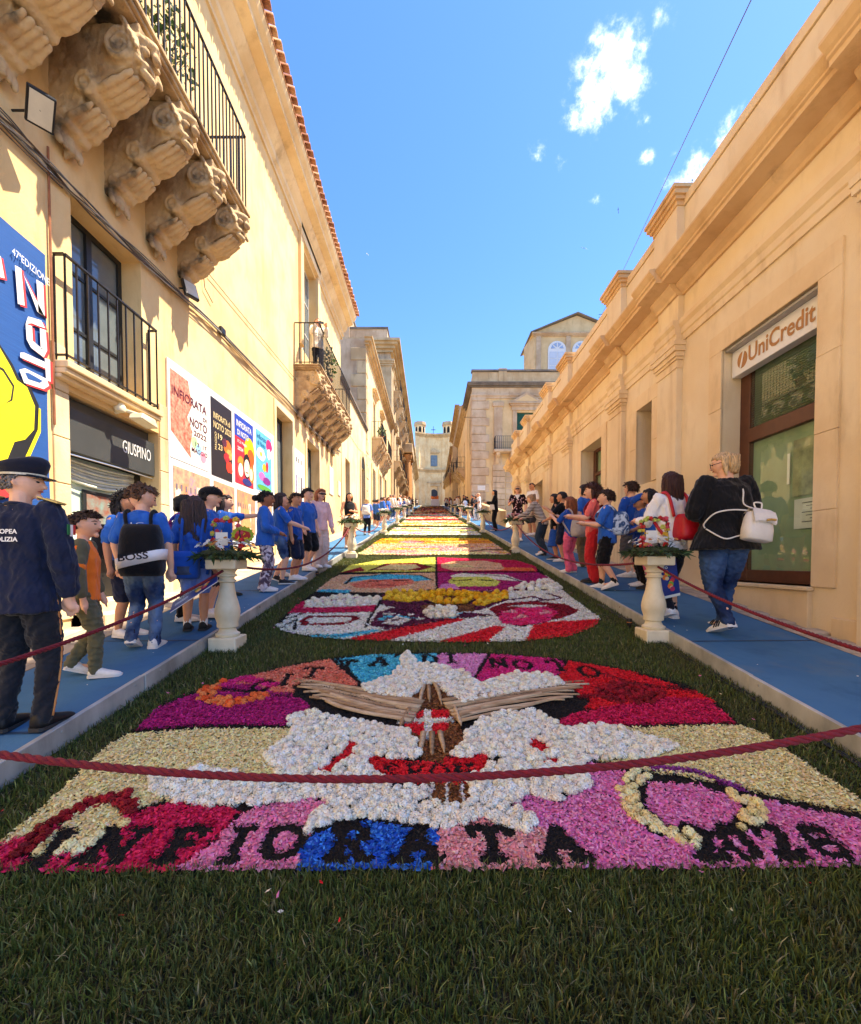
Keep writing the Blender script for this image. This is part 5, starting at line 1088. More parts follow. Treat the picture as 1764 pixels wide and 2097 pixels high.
box('parapet', m_h2, GH, X2 - .02, 13.2, Y2 - .05, Y2 + .3, 16.57, 17.5); box('parapet', m_h2, GH, X2 + 2.2, X2 + 2.9, Y2 - .12, Y2 + .3, 16.57, 17.8); box('parapet_coping', m_lich, GH, X2 - .1, 17, Y2 - .14, Y2 + .4, 17.802 - .25, 17.70)
for i in range(12): 
    b = MB(); b.lathe([(.07, 0), (.07, .1), (.045, .15), (.09, .35), (.05, .6), (.045, .75), (.08, .85), (.08, .95)], (13.3 + .26 * i * .8, Y2 + .1, 16.58), 8); b.obj('baluster', m_h3, GH, smooth=.8)
mouldings(GH, 'y', Y2, -1, 7.0, 9.25, 14.3, ((.12, 0, .35), (.25, .35, .5), (.35, .5, .6)), m_h3, 'window_hood')
b = MB(); b.prism([(6.7, 14.91), (9.55, 14.91), (8.125, 15.75)], Y2 - .3, Y2, 'y'); b.obj('window_pediment', m_h3, GH); b = MB(); b.prism([(7.15, 15.0), (9.1, 15.0), (8.125, 15.55)], Y2 - .31, Y2 - .302, 'y'); b.obj('tympanum', m_yel, GH)
for xa in (6.98, 8.92): box('window_jamb', m_h3, GH, xa, xa + .35, Y2 - .08, Y2 + .01, 11.9, 14.3)
b = MB(); b.box(5.3, 11, Y2 - .95, Y2, 10.62, 10.85); bl = b.obj('balcony', m_h3, GH, bevel=.03); railing(bl, [(5.4, Y2), (5.4, Y2 - .88), (10.9, Y2 - .88)], 10.86, 1.05, .17, s=.03, mid=.55)
for i in range(5):
    b = MB(); xx = 5.5 + i * 1.2; b.prism([(Y2, 9.7), (Y2 - .2, 9.8), (Y2 - .4, 10.2), (Y2 - .8, 10.4), (Y2 - .85, 10.61), (Y2, 10.61)], xx, xx + .3, 'x'); b.obj('corbel', m_h3, bl)
box('name_plate', mat('marble', (.7, .66, .58), .5, .1, 4), GH, X2 + .45, X2 + 1.1, Y2 - .105, Y2 - .094, 7.55, 7.95)
for k in range(5): box('lamp_arm', m_iron, GH, X2 - .7, X2, Y2 + .2, Y2 + .23, 13.8, 13.83) if k == 0 else None
# --- belvedere with arched windows on the roof behind
BV = root('belvedere', (14.5, 47, 20), 'gabled roof pavilion with white arched windows above the corner house', 'pavilion')
s = 47 / 883; bx0, bx1 = (1092 - 882) * s, (1262 - 882) * s; ze, zp = 1.48 + (1150 - 690) * s, 1.48 + (1150 - 655) * s
wall_obj('wall', m_yel, BV, 'y', 47, bx0, bx1, 12, ze, [], .3); b = MB(); b.add([(bx0, 47, 12), (bx0, 47, ze), (bx0 - .6, 49.5, ze - .3), (bx0 - .6, 49.5, 12)], [(0, 1, 2, 3)]); b.obj('wall', m_yel, BV)
b = MB(); b.prism([(bx0 - .3, ze), (bx1 + .3, ze), ((bx0 + bx1) / 2, zp)], 46.95, 52, 'y'); b.obj('gable', m_yel, BV)
xm = (bx0 + bx1) / 2
for (xa, za), (xb, zb) in (((bx0 - .5, ze - .1), (xm, zp + .1)), ((xm, zp + .1), (bx1 + .5, ze - .1))):
    b = MB(); b.hexa([(xa, 46.6, za), (xb, 46.6, zb), (xb, 52, zb), (xa, 52, za)], [(xa, 46.6, za + .12), (xb, 46.6, zb + .12), (xb, 52, zb + .12), (xa, 52, za + .12)]); b.obj('roof_slope', m_lich, BV)
mouldings(BV, 'y', 47, -1, bx0, bx1, ze - .35, ((.1, 0, .12), (.25, .12, .25), (.35, .25, .34)), m_h3)
for u0, u1 in ((1122, 1153), (1171, 1202)):
    xa, xb = (u0 - 882) * s, (u1 - 882) * s; zs = 1.48 + (1150 - 724) * s; rr_ = (xb - xa) / 2; xc = (xa + xb) / 2; z0 = 1.48 + (1150 - 768) * s
    def arch(ex, y_, nm, m, par, ext=.04):
        b = MB(); b.prism([(xc - rr_ - ex, z0)] + [(xc - (rr_ + ex) * math.cos(math.pi * t / 14), zs + (rr_ + ex) * math.sin(math.pi * t / 14)) for t in range(15)] + [(xc + rr_ + ex, z0)], y_, y_ + ext, 'y'); return b.obj(nm, m, par)
    w = arch(.16, 46.93, 'window', m_winf, BV)
    for (a0, a1) in ((xa + .0, xc - .06), (xc + .06, xb)):
        for q in range(3): box('pane', mat('pale_pane', lin((196, 204, 214)), .2, .05, 2), w, a0, a1, 46.90, 46.925, z0 + q * .75, z0 + .68 + q * .75)
    for q in range(4):
        a0, a1 = math.pi * (q + .12) / 4, math.pi * (q + .88) / 4; b = MB(); b.prism([(xc - .25 * rr_ * math.cos((a0 + a1) / 2), zs + .12 + .25 * rr_ * math.sin((a0 + a1) / 2)), (xc - .85 * rr_ * math.cos(a0), zs + .1 + .85 * rr_ * math.sin(a0)), (xc - .85 * rr_ * math.cos(a1), zs + .1 + .85 * rr_ * math.sin(a1))], 46.90, 46.925, 'y'); b.obj('pane', mat('blue_pane', lin((150, 170, 200)), .1, .1, 2), w)
for u in (1100, 1160, 1208): xa = (u - 882) * s; box('pilaster', m_h3, BV, xa - .25, xa + .25, 46.88, 47.02, 12, ze - .36)
# --- further houses on the right, to the church
random.seed(9)
HS = [(42.5, 56, 16.6, m_h1, 'ochre house with iron balconies just beyond the corner house'), (56, 72, 21.5, m_h2, 'taller stone house with a red banner hung from its balcony'), (72, 112, 20.5, m_h1, 'last pale house on the right before the church')]
for i, (y0, y1, zt, m_, lab) in enumerate(HS):
    H = root('street_house', (X2, (y0 + y1) / 2, gz(y0)), lab, 'building'); n = int((y1 - y0) / 5); g0 = gz(y0)
    ops = []
    for k in range(n):
        yc = y0 + (k + .5) * (y1 - y0) / n; gk = gz(yc)
        ops += [(yc - .6, yc + .6, gk - .2, gk + 3.0), (yc - .6, yc + .6, gk + 4.6 + (1 if i else 0), gk + 7.4 + (1 if i else 0))]
    wall_obj('wall', m_, H, 'x', X2 + .1 * i, y0, y1, g0 - 1, zt, ops, .35); wall_obj('gable_wall', m_h3, H, 'y', y0, X2 + .1 * i, 16, g0 - 1, zt, [], .3)
    mouldings(H, 'x', X2 + .1 * i, -1, y0 + .1, y1 - .1, zt - .5, ((.15, 0, .2), (.35, .2, .35), (.55, .35, .5)), m_h2)
    for k, o in enumerate(ops):
        far_window(H, 'x', X2 + .1 * i, o[0], o[1], o[2], o[3], 1, frame=m_wood if k % 2 == 0 else m_winf, name='door' if k % 2 == 0 else 'window')
        if k % 2 and o[0] < 100: iron_balcony(H, X2 + .1 * i, -1, o[0] - .6, o[1] + .6, o[2] - .02, .85, 1.1, step=.4, corb=1.1, ncorb=3)
BN = root('hanging_banner', (2.9, 61, gz(61) + 6), 'dark red cloth banner hanging from a balcony on the right', 'banner')
b = MB(); pr = []
for i in range(9): pr.append([(2.72 + .05 * math.sin(i * 1.3 + j), 59.5 + .28 * j, gz(61) + 7.6 - .62 * i) for j in range(6)])
b.rings(pr, closed=False, cap=False); b.obj('cloth', mat('red_cloth', lin((96, 20, 28)), .9, .2, 4), BN, smooth=True)
# low wall and steps of the side lane
LW = root('lane_wall', (3.8, 26, gz(26)), 'low stone ramp wall along the right walkway after the bank', 'wall')
b = MB(); b.hexa([(3.75, 23.4, gz(23.4) - .1), (4.1, 23.4, gz(23.4) - .1), (4.1, 36.8, gz(36.8) - .1), (3.75, 36.8, gz(36.8) - .1)], [(3.75, 23.4, gz(23.4) + .9), (4.1, 23.4, gz(23.4) + .9), (4.1, 36.8, gz(36.8) + 1.3), (3.75, 36.8, gz(36.8) + 1.3)]); b.obj('masonry', m_h2, LW, bevel=.03)

# ================================================================== street furniture
m_cream = mat('cream_stone', lin((240, 228, 196)), .6, .1, 4, .001, 40, col2=lin((214, 198, 160)))
BAL_L = [(-2.03, 4.30), (-2.0, 10.95), (-1.98, 18.6), (-1.96, 25.6), (-1.96, 32.5), (-1.96, 40), (-1.96, 48)]
BAL_R = [(2.36, 4.55), (2.36, 12.0), (2.34, 19.3), (2.33, 26.4), (2.33, 33.5), (2.33, 41), (2.33, 49)]
NEAR = [(-2.05, 1.12), (2.2, 1.16)]
def baluster_parts():
    b = MB(); b.box(-.135, .135, -.135, .135, -.03, .12); p0 = b.obj('plinth', m_cream, None, bevel=.012, seg=2)
    b = MB(); b.lathe([(.0, .12), (.105, .12), (.115, .135), (.115, .15), (.09, .165), (.078, .19), (.074, .205), (.098, .215), (.1, .23), (.098, .26), (.114, .31), (.120, .36), (.116, .40), (.102, .46), (.084, .52), (.073, .585), (.066, .64), (.066, .655), (.084, .665), (.086, .68), (.07, .69), (.068, .71), (.09, .72), (.092, .735), (.074, .745), (.08, .765), (.1, .79), (.0, .79)], n=26); p1 = b.obj('shaft', m_cream, None, smooth=.6)
    b = MB(); b.box(-.145, .145, -.145, .145, .79, .885); p2 = b.obj('capital_block', m_cream, None, bevel=.012, seg=2)
    return [p0, p1, p2]
bp = baluster_parts(); bmesh_ = [(o.name.split('.')[0], o.data) for o in bp]
for o in bp: bpy.data.objects.remove(o)
def baluster(x, y, label, rz=0):
    r = root('baluster_post', (x, y, gz(y)), label, 'post', 'cream baluster posts along the carpets', rz=rz)
    for nm, d in bmesh_: o = link(d, nm, r)
    return r
ords = ['nearest', 'second', 'third', 'fourth', 'fifth', 'sixth', 'seventh']
for side, lst in (('left', BAL_L), ('right', BAL_R)):
    for i, (x, y) in enumerate(lst): baluster(x, y, '%s cream baluster post on the %s edge of the carpets' % (ords[i], side), .05 * i)
for side, (x, y) in zip(('left', 'right'), NEAR): baluster(x, y, 'foremost cream baluster post holding the front rope at the %s' % side)
# flower baskets on the posts
m_leafv = vcmat('basket_leaves', .5, trans=.2)
def basket(x, y, seed, label, arch=True, blossoms='white', n=1, big=1.0):
    g = np.random.default_rng(seed); z = gz(y) + .885
    R = root('flower_basket', (x, y, z), label, 'flower basket', 'flower baskets on the posts')
    nl = 340 if y < 6 else 150; a = g.uniform(0, 6.283, nl); rr = .30 * big * np.sqrt(g.uniform(0, 1, nl)); hz = .02 + .10 * (1 - (rr / (.30 * big)) ** 2) * g.uniform(.3, 1, nl)
    P = np.stack([rr * np.cos(a), rr * np.sin(a), hz], 1); L_ = g.uniform(.05, .11, nl) * (1 if y < 6 else 1.4)
    d = np.stack([np.cos(a + g.normal(0, .5, nl)), np.sin(a + g.normal(0, .5, nl)), g.normal(.0, .45, nl)], 1); d /= np.linalg.norm(d, axis=1)[:, None]
    s = np.cross(d, g.normal(0, .3, (nl, 3)) + np.array([0, 0, 1])); s /= np.linalg.norm(s, axis=1)[:, None]
    V = np.stack([P - d * L_[:, None] * .2, P + d * L_[:, None] * .35 + s * L_[:, None] * .17, P + d * L_[:, None] - np.array([0, 0, 1]) * L_[:, None] * .2, P + d * L_[:, None] * .35 - s * L_[:, None] * .17], 1).reshape(-1, 3)
    c = np.array([(.035, .075, .02), (.06, .11, .03), (.025, .05, .018), (.10, .14, .05)])[g.integers(0, 4, nl)] * np.exp(g.normal(0, .2, nl))[:, None]
    o = link(np_mesh('foliage', V, np.arange(4 * nl).reshape(-1, 4), np.repeat(c, 4, 0), [m_leafv]), 'foliage', R); o['kind'] = 'stuff'
    b = MB(); b.lathe([(.0, .0), (.17, 0), (.24 * big, .05), (.22 * big, .085), (.0, .085)], (x, y, z), 14); b.obj('tray', mat('basket_moss', (.04, .05, .02), .95, .4, 30, .004, 60), R)
    # blossoms
    nb = 70 if y < 6 else 40; Vs = []; Fs = []; Cs = []; k = 0
    cols = {'white': ((.8, .78, .7), (.75, .72, .6), (.6, .25, .06)), 'pink': ((.7, .2, .25), (.6, .3, .2), (.75, .45, .35))}[blossoms]
    for i in range(nb):
        a_ = g.uniform(0, 6.283); q = .28 * big * math.sqrt(g.uniform(.05, 1)); c0 = np.array([q * math.cos(a_), q * math.sin(a_), .10 + .07 * (1 - (q / .3) ** 2) + g.uniform(0, .05)])
        up = np.array([math.cos(a_) * .5, math.sin(a_) * .5, .9]) + g.normal(0, .2, 3); up /= np.linalg.norm(up); t = np.cross(up, [1, .3, 0]); t /= np.linalg.norm(t); bt = np.cross(up, t); rad = g.uniform(.02, .034) * (1 if y < 6 else 1.5)
        col = np.array(cols[g.choice(3, p=(.55, .3, .15))]) * g.uniform(.75, 1.05)
        for p in range(6):
            aa = p * 1.047; dd = t * math.cos(aa) + bt * math.sin(aa); ss = -t * math.sin(aa) + bt * math.cos(aa)
            Vs += [c0, c0 + dd * rad * .6 + ss * rad * .35 + up * rad * .2, c0 + dd * rad + up * rad * .1, c0 + dd * rad * .6 - ss * rad * .35 + up * rad * .2]; Fs.append((k, k + 1, k + 2, k + 3)); k += 4; Cs += [col * .7, col, col, col]
    o = link(np_mesh('blossoms', np.array(Vs), np.array(Fs), np.array(Cs), [m_petal]), 'blossoms', R); o['kind'] = 'stuff'
    if arch:                                               # arched handle wound with red and yellow flowers, a small card in it
        pts = [(-.13, 0, .06), (-.135, 0, .22), (-.12, 0, .36), (0, 0, .41), (.12, 0, .37), (.14, 0, .22), (.13, 0, .06)] if arch == 1 else [(-.13, 0, .06), (-.14, 0, .2), (-.12, 0, .38), (.12, 0, .40), (.14, 0, .2), (.13, 0, .06)]
        b = MB(); b.tube([(x + p[0], y + p[1], z + p[2]) for p in pts], .008, 6); hd = b.obj('handle', m_iron, R)
        pv = []
        for i in range(len(pts) - 1):
            for t in np.linspace(0, 1, 6, endpoint=False): pv.append(np.array(pts[i]) * (1 - t) + np.array(pts[i + 1]) * t)
        VV = []; FF = []; CC = []; k = 0
        for p in pv:
            V0, F0 = POMS[g.integers(3)]; s_ = g.uniform(.02, .034); col = np.array([(.62, .03, .03), (.75, .5, .05), (.55, .6, .12), (.7, .08, .12)][g.integers(4)])
            VV.append(V0 * s_ + p + g.normal(0, .012, 3)); FF.append(F0 + k); k += len(V0); CC.append(np.repeat(tint(col, len(F0), g, .05, .15), 4, 0))
        o = link(np_mesh('handle_flowers', np.concatenate(VV), np.concatenate(FF), np.concatenate(CC), [m_petal]), 'handle_flowers', R); o['kind'] = 'stuff'
        box('card', m_paper, R, x - .10, x + .02, y - .02, y - .017, z + .14, z + .27)
    return R
basket(-2.03, 4.30, 1, 'basket of white blossoms with arched flower handle on the nearest left post', 2)
basket(2.36, 4.55, 2, 'white daisy basket with red and yellow arch on the nearest right post', 1)
for side, lst, s0 in (('left', BAL_L, 10), ('right', BAL_R, 20)):
    for i, (x, y) in enumerate(lst[1:6]): basket(x, y, s0 + i, 'flower basket on the %s post of the %s row' % (ords[i + 1], side), 0, 'pink' if (side == 'right' and i == 0) else 'white', big=1.05)
# ropes
m_rope = mat('crimson_rope', lin((112, 8, 26)), .8, .3, 60, .002, 300, sheen=.05)
def rope(p0, p1, sag, r, label, twist=60, seg=90, name='barrier_rope'):
    p0, p1 = Vector(p0), Vector(p1); R = root(name, p0, label, 'rope', 'crimson barrier ropes'); L_ = (p1 - p0).length
    pts = [p0.lerp(p1, t / seg) - Vector((0, 0, sag * 4 * (t / seg) * (1 - t / seg))) for t in range(seg + 1)]
    for k in range(3):
        q = []
        for i, p in enumerate(pts):
            t = (pts[min(i + 1, seg)] - pts[max(i - 1, 0)]).normalized(); u = Vector((0, 0, 1)); u = (u - t * u.dot(t)).normalized(); v = t.cross(u); a = i * twist / seg * 2 * math.pi * L_ / 6 + k * 2.094
            q.append(p + (u * math.cos(a) + v * math.sin(a)) * r * .52)
        b = MB(); b.tube(q, r * .62, 6); b.obj('strand', m_rope, R, smooth=True)
    return R
def top(p, h=.75): return (p[0], p[1], gz(p[1]) + h)
A, B = NEAR
pl = on_y(0, 1520, 1.15); pr = on_y(1764, 1486, 1.15); pm = on_y(860, 1603, 1.15)
rope((-2.05, 1.14, 1.15), (2.2, 1.16, 1.315), .335, .0100, 'front crimson rope hanging across the first flower carpet', 66, 620)
rope(top(BAL_L[0], .80), top(NEAR[0], .80), .12, .0115, 'crimson rope from the nearest left post past the officer', 66, 420)
rope(top(BAL_R[0], .80), top(NEAR[1], .80), .12, .0115, 'crimson rope from the nearest right post past the woman in black', 66, 420)
for side, lst in (('left', BAL_L), ('right', BAL_R)):
    for i in range(5): rope(top(lst[i], .84), top(lst[i + 1], .84), .42, .014, 'crimson rope between the %s and %s posts on the %s' % (ords[i], ords[i + 1], side), 40 if i == 0 else 8, 420 if i == 0 else 80)
# placards on the nearest posts
def placard(name, label, c, xd, yd, w, h, seed):
    R = root(name, c, label, 'poster'); c = Vector(c); xd = Vector(xd).normalized(); yd = Vector(yd).normalized(); nd = xd.cross(yd).normalized()
    def pan(nm, m, x0, x1, y0, y1, d, par=None):
        b = MB(); P = [c + xd * a + yd * q for a, q in ((x0, y0), (x1, y0), (x1, y1), (x0, y1))]; b.hexa([p + nd * (d - .002) for p in P], [p + nd * d for p in P]); return b.obj(nm, m, par or R)
    bd = pan('board', m_paper, 0, w, -h, 0, 0); pan('blue_field', mat('poster_blue', lin((28, 52, 128)), .4, .25, 4), .0, w, -h * .93, 0, .003)
    text('lettering', 'INFIORATA', m_white, R, c + xd * .01 - yd * .055 + nd * .004, 1, xd, yd, .001, fit=(w * .8, .035), bold=.03); text('lettering', 'di NOTO', m_white, R, c + xd * .05 - yd * .10 + nd * .004, 1, xd, yd, .001, fit=(w * .5, .028), bold=.03)
    g = random.Random(seed); cols = [lin(q) for q in ((220, 60, 60), (240, 190, 50), (120, 170, 60), (240, 120, 40), (230, 200, 150), (180, 40, 90))]
    for i in range(12):
        x0 = w * .52 + g.uniform(0, w * .28); y0 = -h * .32 - h * .5 * i / 12; r_ = g.uniform(.018, .034); b = MB(); P = [c + xd * (x0 + r_ * math.cos(t * .785)) + yd * (y0 + r_ * math.sin(t * .785)) for t in range(8)]; b.add([p + nd * (.0045 + i * .0004) for p in P], [tuple(range(8))]); b.obj('flower_motif', mat('motif_%d' % (i % 6), cols[i % 6], .5, .1, 20), R)
    for i in range(4): pan('small_print', m_white, w * .08, w * .36, -h * (.45 + .06 * i) - .004, -h * (.45 + .06 * i), .0045)
    return R
placard('placard', 'blue festival placard hanging from the nearest right post', (2.33, 4.62, gz(4.6) + .80), (.97, 0, .22), (-.2, -.1, .97), .30, .42, 3)
placard('placard', 'placard seen edge-on leaning out from the nearest left post', (-2.42, 4.05, gz(4.2) + .50), (.72, .3, .55), (-.42, .86, .20), .46, .34, 4)
# spike uplights in the lawn
for i, (u, v, lab) in enumerate(((86, 1520, 'small black spotlight at the left edge by the front rope'), (650, 1182, 'small black spotlight beside the pink-bloused woman'), (1289, 1287, 'small black spotlight left of the nearest right post'), (1046, 1134, 'small black spotlight near the second right post'))):
    p = on_g(u, v, 0); R = root('garden_spotlight', p, lab, 'spotlight', 'garden spotlights'); b = MB(); b.lathe([(.0, .0), (.02, 0), (.024, .05), (.03, .055), (.03, .10), (.027, .115), (.0, .115)], p, 12); b.obj('housing', m_black, R, smooth=.6); b = MB(); b.lathe([(.0, .07), (.0305, .07), (.0305, .078), (.0, .078)], p, 12); b.obj('band', mat('brass_band', lin((190, 120, 60)), .4, .1, 9), R)
KC = root('ground_cable', (KR - .07, 1, 0), 'black cable running along the foot of the right edging', 'cable')
for k in range(2):
    b = MB(); b.tube([(KR - .05 - .03 * k + .012 * math.sin(i * 1.1 + k), .8 + i * .35, gz(.8 + i * .35) + .014) for i in range(16)], .01, 6); b.obj('cable_run', m_black, KC, smooth=True)
LC = root('coiled_cable', (KL + .1, 1.7, gz(1.7)), 'black coiled cable in the grass at the left edging', 'cable'); b = MB(); b.tube([(KL + .08 + .05 * math.cos(i * .9), 1.55 + i * .012, gz(1.6) + .04 + .03 * math.sin(i * .9)) for i in range(40)], .006, 5); b.obj('coil', m_black, LC, smooth=True)

# ================================================================== on the palazzo wall: cables, lamps, banner, posters
m_wire = [mat('grey_wire', (.12, .11, .10), .6, .3, 9), mat('pale_wire', (.38, .35, .30), .6, .2, 9), mat('brown_wire', (.10, .06, .035), .6, .3, 9)]
WC = root('cable_bundle', (XL, 6, 5), 'sagging bundle of grey cables strung along the palazzo wall', 'cable')
path = [(-60, 175), (0, 236), (75, 312), (150, 390), (215, 452), (277, 514), (354, 588), (405, 632), (455, 680), (520, 748), (589, 819), (640, 880), (680, 915), (702, 927)]
g = np.random.default_rng(4)
for k in range(7):
    pts = []
    for i in range(len(path) - 1):
        for t in np.linspace(0, 1, 5, endpoint=False):
            u = path[i][0] * (1 - t) + path[i + 1][0] * t; v = path[i][1] * (1 - t) + path[i + 1][1] * t
            p = on_x(u, v, XL + .06); ph = i + t
            pts.append(p + Vector((.02 * math.sin(ph * 1.7 + k), 0, .045 * math.sin(ph * 1.3 + k * 1.1) * (.6 if k < 4 else 1.2) - .02 * (k % 3))))
    b = MB(); b.tube(pts, .007 + .004 * (k % 2), 5); b.obj('wire', m_wire[k % 3], WC, smooth=True)
p = on_x(458, 682, XL + .07); box('junction_box', m_black, WC, XL + .02, XL + .10, p.y - .12, p.y + .06, p.z - .06, p.z + .09, .02)
for k, path2 in enumerate(([(429, 562), (607, 779)], [(698, 865), (716, 890), (734, 918), (761, 943)], [(0, 262), (70, 330), (128, 385)], [(415, 545), (420, 590), (436, 620)])):
    b = MB(); b.tube([on_x(u, v, XL + .04) for u, v in path2], .008, 5); b.obj('wire', m_wire[2], WC)
def floodlight(label, c, aim, w, h, d=.06):
    R = root('floodlight', c, label, 'floodlight', 'floodlights on the palazzo'); q = Vector(aim).normalized().to_track_quat('Z', 'Y').to_matrix().to_4x4(); T = Matrix.Translation(c) @ q
    b = MB(); b.box(-w / 2, w / 2, -h / 2, h / 2, -d, 0); b.v = [tuple(T @ Vector(p)) for p in b.v]; b.obj('case', m_black, R, bevel=.008)
    b = MB(); b.box(-w / 2 + .02, w / 2 - .02, -h / 2 + .02, h / 2 - .02, 0.002, .006); b.v = [tuple(T @ Vector(p)) for p in b.v]; b.obj('lens', mat('lamp_lens', (.62, .58, .48), .25, .1, 5), R)
    b = MB(); b.tube([Vector(c), Vector((XL + .02, c[1] + .05, c[2] + .05))], .012, 6); b.obj('bracket', m_iron, R)
floodlight('large floodlight on the wall below the first carved corbels', on_x(84, 226, -3.85), (.5, -.45, -.8), .22, .30)
floodlight('pale floodlight under the last corbel of the big balcony', on_x(392, 592, -3.95), (.75, -.4, .3), .24, .3)
floodlight('small floodlight below the photographer\'s balcony', on_x(640, 838, -4.0), (.7, -.5, -.4), .4, .3)
R = root('shop_lamp', (XL + .1, 5.85, 3.52), 'small cream arm lamp over the shop sign', 'lamp')
b = MB(); b.tube([(XL, 5.80, 3.46), (XL + .12, 5.82, 3.50), (XL + .25, 5.9, 3.47)], .02, 6); b.lathe([(.0, -.06), (.06, -.06), (.075, -.02), (.05, .05), (.0, .07)], (XL + .08, 5.78, 3.53), 12); b.obj('arm', m_cream, R, smooth=.8)
b = MB(); b.prism([(5.82, 3.40), (6.18, 3.36), (6.12, 3.47), (5.85, 3.48)], XL + .16, XL + .34, 'x'); b.obj('shade', m_cream, R, bevel=.01)
# big blue banner
FB = root('festival_banner', (XL + .03, 4, 3), 'large blue festival banner with yellow figure and white letters NOTO', 'banner')
x0 = XL + .04; yb0, yb1 = 2.9, 4.74; zb0, zb1 = 1.2, 4.78
m_bb = mat('banner_blue', lin((38, 84, 150)), .6, .18, 30, .0008, 120, stretch=(1, .1, 6))
b = MB(); n = 16
b.rings([[(x0 + .008 * math.sin(i * .9 + j), yb0 + (yb1 - yb0) * i / n, zb0 + (zb1 + .16 * (1 - i / n) - zb0) * j / 6) for i in range(n + 1)] for j in range(7)], closed=False, cap=False); b.obj('cloth', m_bb, FB, smooth=True)
m_red = mat('letter_red', lin((214, 60, 60)), .6, .05, 5); m_yel2 = mat('figure_yellow', lin((244, 226, 30)), .6, .12, 6); m_ink = mat('figure_ink', (.012, .012, .015), .7, .2, 9)
def flat_l(poly_uv, m, nm, d, par):
    b = MB(); P = [on_x(u, v, x0 + d) for u, v in poly_uv]; b.add(P, [tuple(range(len(P)))]); return b.obj(nm, m, par)
def letterp(polys, k):
    for q, (m, dx, dv) in enumerate(((m_red, 5, 5), (m_white, 0, 0))):
        for P_ in polys: flat_l([(u + dx, v + dv) for u, v in P_], m, 'lettering', .016 + .004 * q + .0002 * k, FB)
letterp([[(31, 543), (44, 550), (51, 626), (37, 622)], [(44, 550), (77, 638), (92, 648), (50, 565)], [(75, 572), (89, 581), (92, 648), (79, 640)]], 0)
letterp([[(53, 663), (58, 648), (85, 656), (93, 672), (80, 668), (66, 662)], [(53, 663), (66, 668), (68, 700), (55, 695)], [(82, 672), (94, 676), (97, 718), (84, 714)], [(55, 695), (68, 698), (84, 712), (97, 718), (90, 732), (64, 712)]], 1)
letterp([[(42, 722), (50, 722), (94, 742), (92, 754), (42, 732)], [(92, 733), (103, 737), (104, 782), (95, 778)]], 2)
letterp([[(40, 757), (52, 754), (96, 776), (101, 790), (90, 797), (50, 784)]], 3); flat_l([(52, 763), (60, 764), (88, 780), (82, 784), (58, 776)], m_bb, 'lettering', .0225, FB)
letterp([[(-40, 500), (2, 525), (10, 570), (-30, 560)]], 4)
text('lettering', "47ªEDIZIONE", m_white, FB, on_x(25, 520, x0 + .02), 1, (0, .97, -.12), (0, .05, 1), .001, fit=(.42, .075))
flat_l([(-30, 690), (0, 705), (26, 745), (40, 775), (62, 790), (80, 830), (80, 880), (62, 930), (30, 990), (-30, 1030)], m_ink, 'figure_outline', .012, FB)
flat_l([(-30, 700), (0, 712), (22, 750), (35, 778), (56, 793), (72, 832), (70, 880), (52, 900), (30, 905), (14, 945), (-30, 960)], m_yel2, 'figure', .016, FB); flat_l([(26, 820), (30, 790), (8, 755), (-20, 740), (-20, 840)], m_ink, 'figure_shadow', .018, FB); flat_l([(-20, 745), (6, 760), (26, 792), (22, 818), (-20, 850)], m_yel2, 'figure', .0195, FB)
flat_l([(80, 835), (84, 838), (84, 885), (60, 940), (36, 985), (30, 980), (55, 930), (78, 880)], m_yel2, 'figure_edge', .0205, FB)
flat_l([(-30, 960), (0, 965), (40, 1000), (30, 1015), (-30, 1030)], m_red, 'figure_scarf', .021, FB)
# poster board with four posters and four pictures
PB = root('poster_board', (XL + .03, 9, 3), 'white board with four festival posters and faded pictures below', 'notice board')
y0, y1 = on_x(345, 800, XL + .04).y, on_x(562, 900, XL + .04).y; zt_, zb_ = 4.72, 1.55
b = MB(); b.hexa([(XL + .005, y0, zb_), (XL + .035, y0, zb_), (XL + .035, y1, zb_ + .5), (XL + .005, y1, zb_ + .5)], [(XL + .005, y0, zt_), (XL + .035, y0, zt_), (XL + .035, y1, zt_ + .10), (XL + .005, y1, zt_ + .10)]); b.obj('board', m_white, PB, bevel=.004)
px = XL + .04
ws = [(355, 432, 'a'), (425, 480, 'b'), (480, 524, 'c'), (526, 560, 'd')]
def yof(u): return 883 * 4.165 / (882 - u)
def rect(m, nm, ya, yb, za, zb, d, par=PB): return box(nm, m, par, px + d - .0015, px + d, ya, yb, za, zb)
def blob(m, nm, yc, zc, ry, rz, d, seed=0, n=12, par=PB, jag=.0):
    g_ = random.Random(seed); b = MB(); b.add([(px + d, yc + ry * (1 + g_.uniform(-jag, jag)) * math.cos(2 * math.pi * t / n), zc + rz * (1 + g_.uniform(-jag, jag)) * math.sin(2 * math.pi * t / n)) for t in range(n)], [tuple(range(n))]); return b.obj(nm, m, par)
fw = lambda nm, c, v=.1, s=8, c2=None: mat(nm, lin(c), .5, v, s, col2=lin(c2) if c2 else None)
def T(s, par, ya, zb, w, h, m, d=.006): text('lettering', s, m, par, (px + d, ya, zb), 1, (0, 1, 0), (0, 0, 1), .0005, fit=(w, h), bold=.015)
Z1, Z0 = 4.60, 3.16
a, c = yof(352), yof(430); p1 = rect(m_paper, 'poster', a, c, Z0, Z1, .002); w = c - a
b = MB(); b.add([(px + .004, a + w * f, Z0 + (Z1 - Z0) * q) for f, q in ((.02, .98), (.45, .98), (.55, .72), (.42, .55), (.55, .4), (.48, .2), (.5, .08), (.02, .3))], [tuple(range(8))]); b.obj('picture', fw('poster_russet', (168, 60, 40), .5, 16, (230, 170, 140)), p1)
dk = fw('print_maroon', (90, 24, 40)); 
